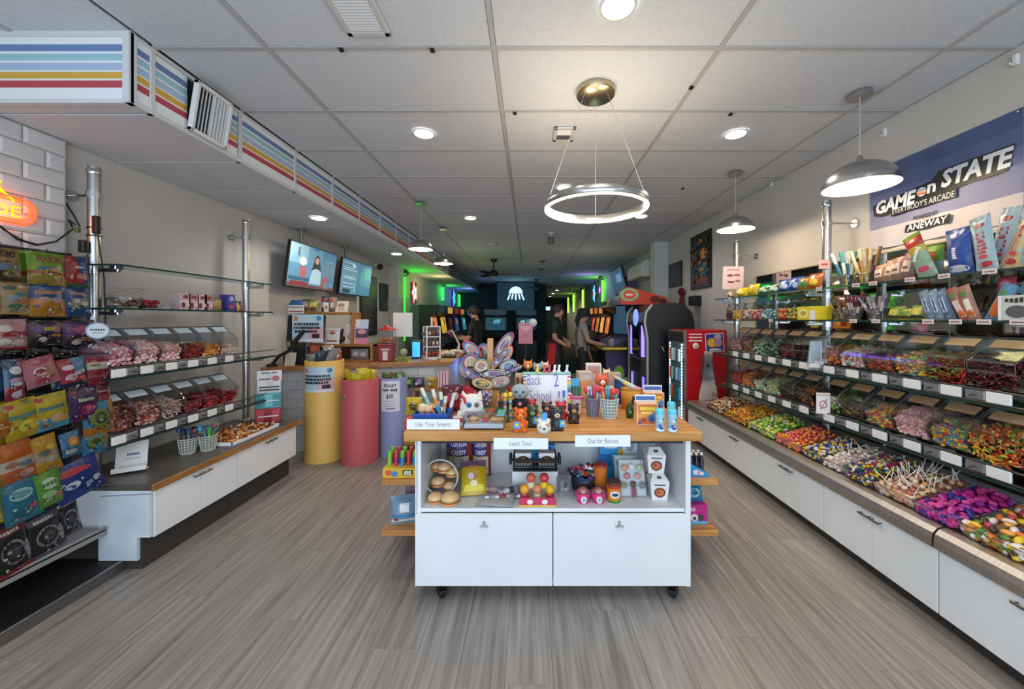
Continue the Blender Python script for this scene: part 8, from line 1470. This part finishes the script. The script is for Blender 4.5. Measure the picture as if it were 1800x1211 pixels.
# drinks cooler
co = thing('drinks_cooler', 'red drinks cooler with white bottle outline on its side', 'cooler', (2.25, 4.97, 0))
MB().box(1.99, 2.50, 4.70, 5.25, 0, 1.36, 0, .012).build('cabinet', M('#b5101c', .3), co, world=True); MB().box(1.962, 1.992, 4.705, 5.245, .08, 1.35, 0, .006).build('door_frame', M('#a8a8a6', .3, .8), co, world=True)
MB().box(1.956, 1.963, 4.75, 5.2, .14, 1.18).build('door_glass', M('#4a6a78', .1), co, world=True)
for y in (4.77, 5.17):
    for k in range(26): MB().box(1.950, 1.957, y-.012, y+.012, .18+.039*k, .205+.039*k).build('led', glow('#dff4ff', 3), co, world=True)
for j in range(4):
    for k in range(5): MB().tube([(1.948, 4.83+.07*k, .2+.25*j), (1.948, 4.83+.07*k, .36+.25*j)], .022, 8).build('bottle_image', M(random.choice(['#2f86b0', '#9fd0e0', '#c94a3a', '#d8e4e8', '#3a6a5a']), .3), co, world=True)
MB().box(1.955, 1.962, 4.75, 5.2, 1.2, 1.33).build('header', M('#2a1c20', .4), co, world=True); MB().box(1.945, 1.96, 4.715, 4.735, .4, 1.0, 0, .004).build('handle', CHROME, co, world=True)
def cf(u, v, lf): return Vector((1.99+u*.51-2.25, 4.70-lf-4.97, v*1.36))
bott = [(.30, .0), (.28, .22), (.30, .40), (.36, .50), (.40, .58), (.44, .70), (.43, .80), (.64, .80), (.62, .70), (.66, .58), (.74, .46), (.76, .36), (.73, .22), (.75, .0)]
art([('p', bott, '#d9cfc8'), ('r', .05, .38, .955, .965, '#e3dcd4'), ('r', .05, .38, .925, .937, '#e3dcd4'), ('r', .05, .38, .895, .907, '#e3dcd4'), ('t', 'Co', .67, .40, .07, '#b5101c', .02, .07, .2), ('t', 'ke', .67, .35, .07, '#b5101c', .02, .07, .2)], cf, (.51, 1.36), co, 'side_print')
tk = flatcard('colourful token poster stuck on the red cooler', (2.345, 4.693, 1.085), 0, .235, .235, '#e6e2da', [('r', .04, .96, .04, .96, '#1f3f8a'), ('e', .35, .5, .26, .26, '#e0932c'), ('e', .35, .5, .18, .18, '#d9c04a'), ('e', .68, .5, .24, .24, '#e08a3a'), ('e', .68, .5, .15, .15, '#a89ad0'), ('e', .68, .8, .2, .14, '#c4b4d4'), ('r', .2, .8, .08, .18, '#e6e2da')], roll=-.06, name='poster', cat='poster')
mg = thing('magnet', 'round white magnet on the red cooler', 'magnet', (2.10, 4.695, 1.16)); m = MB(); m.T = Matrix.Rotation(PI/2, 4, 'X'); m.lathe([(0, .008), (.036, .008), (.04, 0)], seg=18); m.build('disc', M('#dcd4c4', .5), mg); MB().sphere((0, -.009, 0), .008, 8, 5).build('dot', M('#a8342c', .4), mg)
bgc = thing('hanging_bag', 'clear plastic bag hanging on the cooler side', 'bag', (2.23, 4.68, .72)); MB().add([(-.07, 0, 0), (.09, 0, .02), (.08, 0, .33), (.03, 0, .36), (-.05, 0, .35), (-.08, 0, .12), (-.07, -.03, .01), (.08, -.03, .03), (.06, -.02, .32), (-.04, -.02, .33)], [(0, 1, 2, 3, 4, 5), (6, 7, 8, 9), (0, 6, 9, 4, 5), (1, 2, 8, 7), (0, 1, 7, 6)]).build('film', clear('hang_bag', (.86, .86, .87), .25, .2), bgc); MB().sphere((.0, -.03, .2), .022, 10, 6).build('dark_label', M('#2a2a2e', .5), bgc)
# ---------------- things on the far walls
board('tall dark poster with orange and blue figures on the right wall', XR-.014, 5.99, 5.33, 1.96, 2.80, [('r', .02, .98, .5, .54, '#6a3a14'), ('e', .3, .3, .24, .16, '#245a6a'), ('e', .72, .34, .2, .14, '#2a6a7c'), ('e', .5, .14, .42, .08, '#7a2c1c'), ('e', .3, .62, .2, .08, '#b5702a'), ('e', .7, .62, .2, .1, '#c98a34'), ('e', .3, .84, .14, .08, '#1f4a58'), ('e', .65, .88, .2, .05, '#9a5a24'), ('r', .1, .9, .04, .09, '#5a1a1c')]+[('e', rr.uniform(.1, .9), rr.uniform(.1, .95), rr.uniform(.03, .1), rr.uniform(.02, .05), rr.choice(['#12141a', '#1a2228', '#8a4f1c', '#1f4450', '#5a2014', '#a86a20'])) for _ in range(60)], '#12141a')
board('small dark framed print beside the tall poster', XR-.014, 6.92, 6.36, 2.07, 2.5, [('e', .5, .5, .3, .2, '#3a4246'), ('e', .35, .6, .12, .1, '#4a5458'), ('r', .1, .9, .1, .14, '#2c3236')], '#23282b')
bo2 = thing('speaker', 'small black wall speaker below the tall poster', 'speaker', (XR-.06, 5.75, 1.78)); MB().cbox(0, 0, -.075, .12, .2, .15, 0, .012).build('case', M('#121316', .4), bo2); MB().box(-.064, -.06, -.09, .09, -.065, .065).build('grille', M('#1d1f22', .8), bo2)
wr = MB().tube([(XR-.01, 5.72, 1.7), (XR-.01, 5.72, .6)], .004, 5).build('speaker_wire', M('#2a2b2e', .5)); tag(wr, 'thin dark wire running down the wall under the speaker', 'wire')
bw2 = thing('red_bow', 'dark red ribbon bow on the wall beside the speaker', 'bow', (XR-.03, 6.3, 1.95))
for s in (-1, 1): MB().tube([(0, 0, 0), (-.02, s*.05, .05), (-.02, s*.09, .02), (-.01, s*.06, -.03), (0, 0, 0)], [.01, .025, .03, .025, .01], 8).build('loop', M('#6d1420', .6), bw2); MB().tube([(0, 0, 0), (-.01, s*.04, -.12), (-.01, s*.05, -.24)], [.012, .025, .03], 8).build('tail', M('#6d1420', .6), bw2)
MB().sphere((-.01, 0, 0), .025, 10, 6).build('knot', M('#6d1420', .6), bw2)
acu = thing('air_conditioner', 'white wall air conditioner beyond the square pillar', 'air conditioner', (2.4, 7.9, 2.35)); MB().prism([(-.18, .02), (-.12, 0), (.2, 0), (.2, .32), (-.1, .32), (-.18, .24)], -.5, .5, 'y').build('housing', M('#d8d6d0', .4), acu); MB().box(-.17, -.05, -.45, .45, -.012, .004, 0, .003).build('louvre', M('#b8b6b0', .4), acu); MB().box(-.184, -.18, -.4, .4, .08, .22).build('grille', M('#c8c6c0', .5), acu)
fa = thing('fire_alarm', 'red fire alarm strobe near the pillar top', 'alarm', (XR-.03, 7.45, 2.72)); MB().cbox(0, 0, -.06, .05, .1, .12, 0, .006).build('case', M('#8a1c1c', .4), fa); MB().cbox(-.03, 0, -.02, .02, .05, .06).build('strobe', M('#e0e0e0', .2), fa)
rtv = thing('television', 'television tilted down on the opposite arcade wall', 'television', (2.3, 9.3, 2.12)); m = MB(); m.T = Matrix.Rotation(-.25, 4, 'Y'); m.box(0, .05, -.6, .6, 0, .66, 0, .006); m.build('housing', BLACK, rtv); m = MB(); m.T = Matrix.Rotation(-.25, 4, 'Y'); m.box(-.003, 0, -.57, .57, .03, .63); k = m.build('screen', glow('#35586a', .8), rtv); m = MB(); m.T = Matrix.Rotation(-.25, 4, 'Y'); m.box(-.005, -.003, -.4, .1, .3, .5); m.build('picture', glow('#6a94a8', .8), k); MB().tube([(.1, 0, .4), (.32, 0, .4)], .03, 8).build('bracket', BLACK, rtv)
ebx = thing('control_box', 'small dark control box on the wall under the air conditioner', 'control box', (XR-.03, 7.7, 2.0)); MB().cbox(0, 0, -.08, .05, .3, .16, 0, .006).build('case', M('#1a1b1e', .4), ebx); MB().box(-.03, -.026, -.1, .1, -.04, .04).build('display', M('#30363a', .3), ebx)
# big dark screen on the back wall
bs_ = thing('projection_screen', 'large dark teal screen with a white jellyfish like emblem', 'screen', (-.32, 14.6, 2.0)); MB().box(-.95, .55, 0, .06, -.2, .95, 0, .01).build('housing', BLACK, bs_); MB().box(-.92, .52, -.006, 0, -.17, .92).build('panel', glow('#0f2a3a', .9), bs_)
m = MB(); n = 18; m.add([(-.2+.27*math.cos(PI*k/n), -.01, .5+.27*math.sin(PI*k/n)) for k in range(n+1)], [tuple(range(n+1))])
for k in range(5): x = -.42+.11*k; m.add([(x-.03, -.01, .48), (x+.03, -.01, .48), (x+.03+(k-2)*.05, -.01, .24+.03*(k % 2)), (x-.03+(k-2)*.05, -.01, .24+.03*(k % 2))], [(0, 1, 2, 3)])
m.build('emblem', glow('#b9d8e4', 1.6), bs_)
lb = thing('lit_sign', 'long pale blue lit sign in the far bright hall', 'sign', (.75, 16.5, 1.95)); MB().box(-.45, .75, 0, .08, -.1, .12, 0, .01).build('case', M('#2a3440', .5), lb); MB().box(-.42, .72, -.006, 0, -.07, .09).build('face', glow('#a8c8e8', 1.8), lb); MB().tube([(0, .05, .1), (0, .05, 1.0)], .01, 6).build('hanger', BLACK, lb)
# ceiling fans
def fan(label, x, y, drop, r, a0):
    o = thing('ceiling_fan', label, 'ceiling fan', (x, y, H)); MB().lathe([(.07, -.06), (.08, -.02), (.08, 0)], seg=16).build('canopy', BLACK, o); MB().tube([(0, 0, -.05), (0, 0, -drop+.08)], .016, 8).build('rod', BLACK, o); MB().lathe([(.04, -drop-.07), (.10, -drop-.05), (.12, -drop), (.10, -drop+.06), (.04, -drop+.1)], seg=20).build('motor', M('#101113', .4), o); MB().lathe([(0, -drop-.10), (.06, -drop-.085), (.07, -drop-.06)], seg=16).build('cap', M('#9a9a98', .5), o)
    for k in range(3):
        m = MB(); m.T = Matrix.Rotation(a0+2*PI*k/3, 4, 'Z') @ Matrix.Translation((0, 0, -drop)) @ Matrix.Rotation(.2, 4, 'X'); m.box(.1, r, -.06, .06, -.006, .006, 0, .002); m.build('blade', M('#141517', .5), o)
fan('black three blade ceiling fan, nearer one', -.86, 9.1, .36, .62, .1); fan('black ceiling fan, farther one', .28, 13.6, .3, .62, .4)
for i, (px, py) in enumerate(((953, 458), (951, 472))): d = FPX*1.456/(560-py); o = thing('smoke_detector', ['round smoke detector on the arcade ceiling, nearer', 'round smoke detector on the arcade ceiling, farther'][i], 'detector', ((px-930)/FPX*d, d, H)); MB().lathe([(.05, -.035), (.07, -.03), (.08, 0)], seg=18).build('case', M('#6a6a6c', .5), o); MB().lathe([(0, -.045), (.03, -.045), (.04, -.035)], seg=14).build('sensor', M('#3a3a3c', .5), o)
# pink sign on a stand
pk = thing('sign_stand', 'pink sign on a thin stand between the counter and the machines', 'sign', (cp(924, 5.0), 5.0, 0)); MB().lathe([(.14, 0), (.14, .015), (.02, .025)], seg=20).build('base', BLACK, pk); MB().tube([(0, .01, .02), (0, .01, 1.5)], .01, 8).build('pole', M('#3a3b3e', .4, .6), pk); MB().box(-.095, .095, -.004, .004, 1.165, 1.45, 0, .002).build('card', M('#c47f96', .6), pk)
art([('r', .15, .85, .78, .82, '#ecd0d8'), ('r', .2, .8, .7, .735, '#ecd0d8'), ('r', .35, .65, .62, .65, '#ecd0d8'), ('r', .25, .75, .4, .42, '#a8647c'), ('r', .25, .75, .3, .32, '#a8647c')], lambda u, v, lf: Vector(((u-.5)*.19, -.004-lf, 1.165+v*.285)), (.19, .285), pk)
m = MB(); m.T = Matrix.Translation((.1, -.008, 1.45)) @ Matrix.Rotation(PI/2, 4, 'X'); m.lathe([(0, .006), (.02, .006), (.022, .004), (.05, .004), (.052, 0)], seg=20); m.build('round_clip', M('#d6d4d2', .5), pk)
# ================================================================ people
def person(label, loc, rz, J, cols, sleeve='short', short=False, name='person'):
    """J overrides joints; body is one continuous skin mesh, faces +z up, front local -y"""
    j = dict(pel=(0, 0, .95), sp=(0, .0, 1.12), ch=(0, 0, 1.30), nk=(0, 0, 1.45), hd=(0, -.015, 1.545), ht=(0, -.01, 1.63), nose=(0, -.105, 1.56),
             sl=(.165, 0, 1.385), el=(.21, .02, 1.12), wl=(.21, -.06, .89), hl=(.21, -.09, .82), sr=(-.165, 0, 1.385), er=(-.21, .02, 1.12), wr=(-.21, -.06, .89), hr=(-.21, -.09, .82),
             pl=(.09, 0, .90), kl=(.10, -.02, .5), al=(.10, .03, .09), tl=(.11, -.12, .045), pr=(-.09, 0, .90), kr=(-.10, -.02, .5), ar=(-.10, .03, .09), tr=(-.11, -.12, .045)); j.update(J)
    rad = dict(pel=.145, sp=.135, ch=.15, nk=.055, hd=.088, ht=.072, nose=.012, sl=.068, el=.045, wl=.031, hl=.034, pl=.10, kl=.066, al=.046, tl=.04); 
    for k in list(rad):
        if k in ('sl', 'el', 'wl', 'hl', 'pl', 'kl', 'al', 'tl'): rad[k[0]+'r'] = rad[k]
    E = [('pel', 'sp', 1), ('sp', 'ch', 1), ('ch', 'nk', 1), ('nk', 'hd', 0), ('hd', 'ht', 0), ('hd', 'nose', 0)]
    for s in 'lr': E += [('ch', 's'+s, 1), ('s'+s, 'e'+s, 1), ('e'+s, 'w'+s, 0 if sleeve == 'short' else 1), ('w'+s, 'h'+s, 0), ('pel', 'p'+s, 2), ('p'+s, 'k'+s, 2), ('k'+s, 'a'+s, 0 if short else 2), ('a'+s, 't'+s, 3)]
    for s in 'lr':
        h, w = Vector(j['h'+s]), Vector(j['w'+s]); f = (h-w).normalized(); side = f.cross(Vector((0, 0, 1)));
        if side.length < .2: side = Vector((1, 0, 0))
        side.normalize()
        for q in range(4):
            b = h+side*(-.021+.014*q)+f*.018; t = b+f*(.045+.012*(q in (1, 2)))+Vector((0, 0, -.018)); j['f%s%d' % (s, q)] = tuple(b); j['g%s%d' % (s, q)] = tuple(t); rad['f%s%d' % (s, q)] = .0095; rad['g%s%d' % (s, q)] = .0075; E += [('h'+s, 'f%s%d' % (s, q), 0), ('f%s%d' % (s, q), 'g%s%d' % (s, q), 0)]
        b = w+f*.03+side*.035; t = b+f*.035+side*.012; j['u'+s] = tuple(b); j['v'+s] = tuple(t); rad['u'+s] = .011; rad['v'+s] = .009; E += [('w'+s, 'u'+s, 0), ('u'+s, 'v'+s, 0)]
    names = list(j); ix = {n: i for i, n in enumerate(names)}
    me = bpy.data.meshes.new('skeleton'); me.from_pydata([j[n] for n in names], [(ix[a], ix[b]) for a, b, _ in E], []); me.update()
    t = bpy.data.objects.new('skeleton', me); C.objects.link(t)
    md = t.modifiers.new('skin', 'SKIN'); sv = me.skin_vertices[0].data if len(me.skin_vertices) else None
    if sv is None:
        bm = bmesh.new(); bm.from_mesh(me); bm.verts.layers.skin.verify(); bm.to_mesh(me); bm.free(); sv = me.skin_vertices[0].data
    for n in names:
        r = rad.get(n, .03); v = sv[ix[n]]; v.radius = (r, r*(.72 if n in ('pel', 'sp', 'ch') else 1)) if True else (r, r); v.use_root = n == 'pel'
    md.use_smooth_shade = True; sub = t.modifiers.new('sub', 'SUBSURF'); sub.levels = 1; sub.render_levels = 1
    dg = bpy.context.evaluated_depsgraph_get(); m2 = bpy.data.meshes.new_from_object(t.evaluated_get(dg)); bpy.data.objects.remove(t)
    skin, shirt, pants, shoe = [M(c, .7) for c in cols]
    m2.materials.clear()
    for m in (skin, shirt, pants, shoe): m2.materials.append(m)
    segs = [(Vector(j[a]), Vector(j[b]), k, a, b) for a, b, k in E]
    for p in m2.polygons:
        c = p.center; best = 9; kk = 0
        for a, b, k, na, nb in segs:
            ab = b-a; tt = max(0, min(1, (c-a).dot(ab)/max(1e-9, ab.dot(ab)))); r0, r1 = rad.get(na, .03), rad.get(nb, .03); d = (c-(a+ab*tt)).length/(r0+(r1-r0)*tt)
            if d < best:
                best = d; kk = k
                if k == 1 and na == 'ch' and nb == 'nk' and tt > .75: kk = 0
                if sleeve == 'short' and na[0] == 's' and len(na) == 2 and nb[0] == 'e' and tt > .7: kk = 0
        p.material_index = kk; p.use_smooth = True
    o = thing(name, label, 'person', loc, rz); link('body', m2, o)
    hd = Vector(j['hd'])
    for s in (-1, 1):
        MB().sphere(hd+Vector((s*.032, -.078, .022)), .009, 8, 6).build('eye', M('#1a1412', .3), o); MB().sphere(hd+Vector((s*.088, .01, .0)), .018, 8, 6, 0, (.5, .8, 1.3)).build('ear', skin, o)
    MB().sphere(hd+Vector((0, -.078, -.04)), .018, 8, 5, 0, (1.2, .4, .35)).build('mouth', M('#8a4a42', .5), o)
    return o, j
def hairshell(o, j, col, long=False, bun=False, cap=None):
    h = Vector(j['hd']); m = MB(); n, k = 16, 10; vs = []
    for a in range(k+1):
        for b in range(n):
            th = PI*.62*a/k; ph = 2*PI*b/n; x, y, z = math.sin(th)*math.cos(ph), math.sin(th)*math.sin(ph), math.cos(th)
            if y < -.55 and z < .35: z = .35+(z-.35)*.15; y = -.8
            vs.append(h+Vector((x*.1, y*.108+.012, z*.115+.03)))
    m.add(vs, [(a*n+b, a*n+(b+1) % n, (a+1)*n+(b+1) % n, (a+1)*n+b) for a in range(k) for b in range(n)], 0, True)
    if bun: m.sphere(h+Vector((0, .11, .06)), .045, 10, 8)
    if long: m.tube([h+Vector((0, .09, .02)), h+Vector((0, .115, -.08)), h+Vector((0, .10, -.2))], [.06, .055, .02], 10)
    m.build('hair', M(col, .6), o)
    if cap:
        m = MB(); m.lathe([(.112, .03), (.114, .06), (.10, .12), (.06, .155), (0, .163)], tuple(h+Vector((0, .01, .0))), 20, sy=1.08); m.prism([(-.08, -.10), (.08, -.10), (.06, -.19), (0, -.21), (-.06, -.19)], h.z+.032, h.z+.044, 'z') if True else None
        m.build('cap', M(cap, .7), o)
SK = '#b98a70'
# staff member behind the counter, looking down at a red tablet, body turned to the left of the picture
o, j = person('person in black t-shirt behind the counter looking down at a red tablet', (-.98, 6.85, 0), -PI/2-.35, dict(hd=(0, -.05, 1.60), ht=(0, -.055, 1.69), nose=(0, -.14, 1.60), nk=(0, -.01, 1.50), ch=(0, 0, 1.34), el=(.22, -.03, 1.12), wl=(.12, -.27, 1.14), hl=(.09, -.34, 1.17), er=(-.22, -.03, 1.12), wr=(-.12, -.27, 1.14), hr=(-.09, -.34, 1.17)), (SK, '#121316', '#15171c', '#1c1c1e')); hairshell(o, j, '#241812')
tbp = thing('tablet', 'red tablet held by the person behind the counter', 'tablet', (-1.36, 6.76, 1.22), -PI/2-.35); m = MB(); m.T = Matrix.Rotation(.9, 4, 'X'); m.box(-.14, .14, -.006, .006, -.06, .12, 0, .004); m.build('case', M('#b5222a', .4), tbp); m = MB(); m.T = Matrix.Rotation(.9, 4, 'X'); m.box(-.125, .125, .006, .008, -.045, .105); m.build('screen', M('#20262c', .2), tbp)
# woman in black by the machines, facing right of the picture
o, j = person('person in sleeveless black top and dark trousers, hair tied back, arms folded low', (.50, 6.55, 0), PI/2-.25, dict(hd=(0, -.02, 1.62), ht=(0, -.015, 1.71), nose=(0, -.11, 1.62), nk=(0, 0, 1.51), ch=(0, 0, 1.35), sl=(.16, 0, 1.43), sr=(-.16, 0, 1.43), el=(.20, -.02, 1.17), wl=(.08, -.18, 1.08), hl=(.0, -.2, 1.06), er=(-.21, .02, 1.17), wr=(-.14, -.16, 1.05), hr=(-.07, -.2, 1.03)), (SK, '#0e0f12', '#111216', '#17171a')); hairshell(o, j, '#1c1210', bun=True)
rb2 = thing('shoulder_bag', 'red cloth bag hanging at the hip of the person in black', 'bag', (.36, 6.42, .72), .2); MB().add([(-.05, -.05, 0), (.07, -.05, 0), (.07, .05, 0), (-.05, .05, 0), (.0, -.04, .36), (.10, -.04, .36), (.10, .04, .36), (.0, .04, .36)], [(3, 2, 1, 0), (0, 1, 5, 4), (1, 2, 6, 5), (2, 3, 7, 6), (3, 0, 4, 7), (4, 5, 6, 7)]).build('cloth', M('#b01424', .7), rb2); MB().tube([(.04, 0, .36), (.08, 0, .6), (.12, .02, .74)], .008, 6).build('strap', M('#7a101c', .7), rb2)
# player in grey t-shirt and dark cap
o, j = person('person in grey t-shirt and black cap playing the arcade machine', (.93, 6.62, 0), PI/2+.1, dict(hd=(0, -.05, 1.535), ht=(0, -.055, 1.62), nose=(0, -.14, 1.53), nk=(0, -.01, 1.44), pel=(0, .02, .95), sp=(0, .02, 1.10), el=(.23, -.06, 1.12), wl=(.17, -.30, 1.06), hl=(.15, -.38, 1.05), er=(-.23, -.06, 1.12), wr=(-.17, -.28, 1.06), hr=(-.15, -.36, 1.05)), (SK, '#8a8580', '#0f1012', '#1a1a1c')); hairshell(o, j, '#16110f', long=True, cap='#0d0e10')
m = MB(); m.tube([(.13, -.0, 1.40), (.0, .115, 1.25), (-.14, .10, 1.02)], .008, 6); m.build('bag_strap', M('#3a2c24', .6), o)
# child in dark teal beyond the player, leaning on the machine
o, j = person('smaller person in dark teal shorts outfit beyond the player', (1.15, 7.35, 0), PI/2, dict(el=(.23, -.10, 1.12), wl=(.2, -.34, 1.02), hl=(.2, -.42, 1.0)), ('#a8745a', '#1f3a40', '#1c3a42', '#22201e'), short=True); o.scale = (.82, .82, .82); hairshell(o, j, '#1a1210')
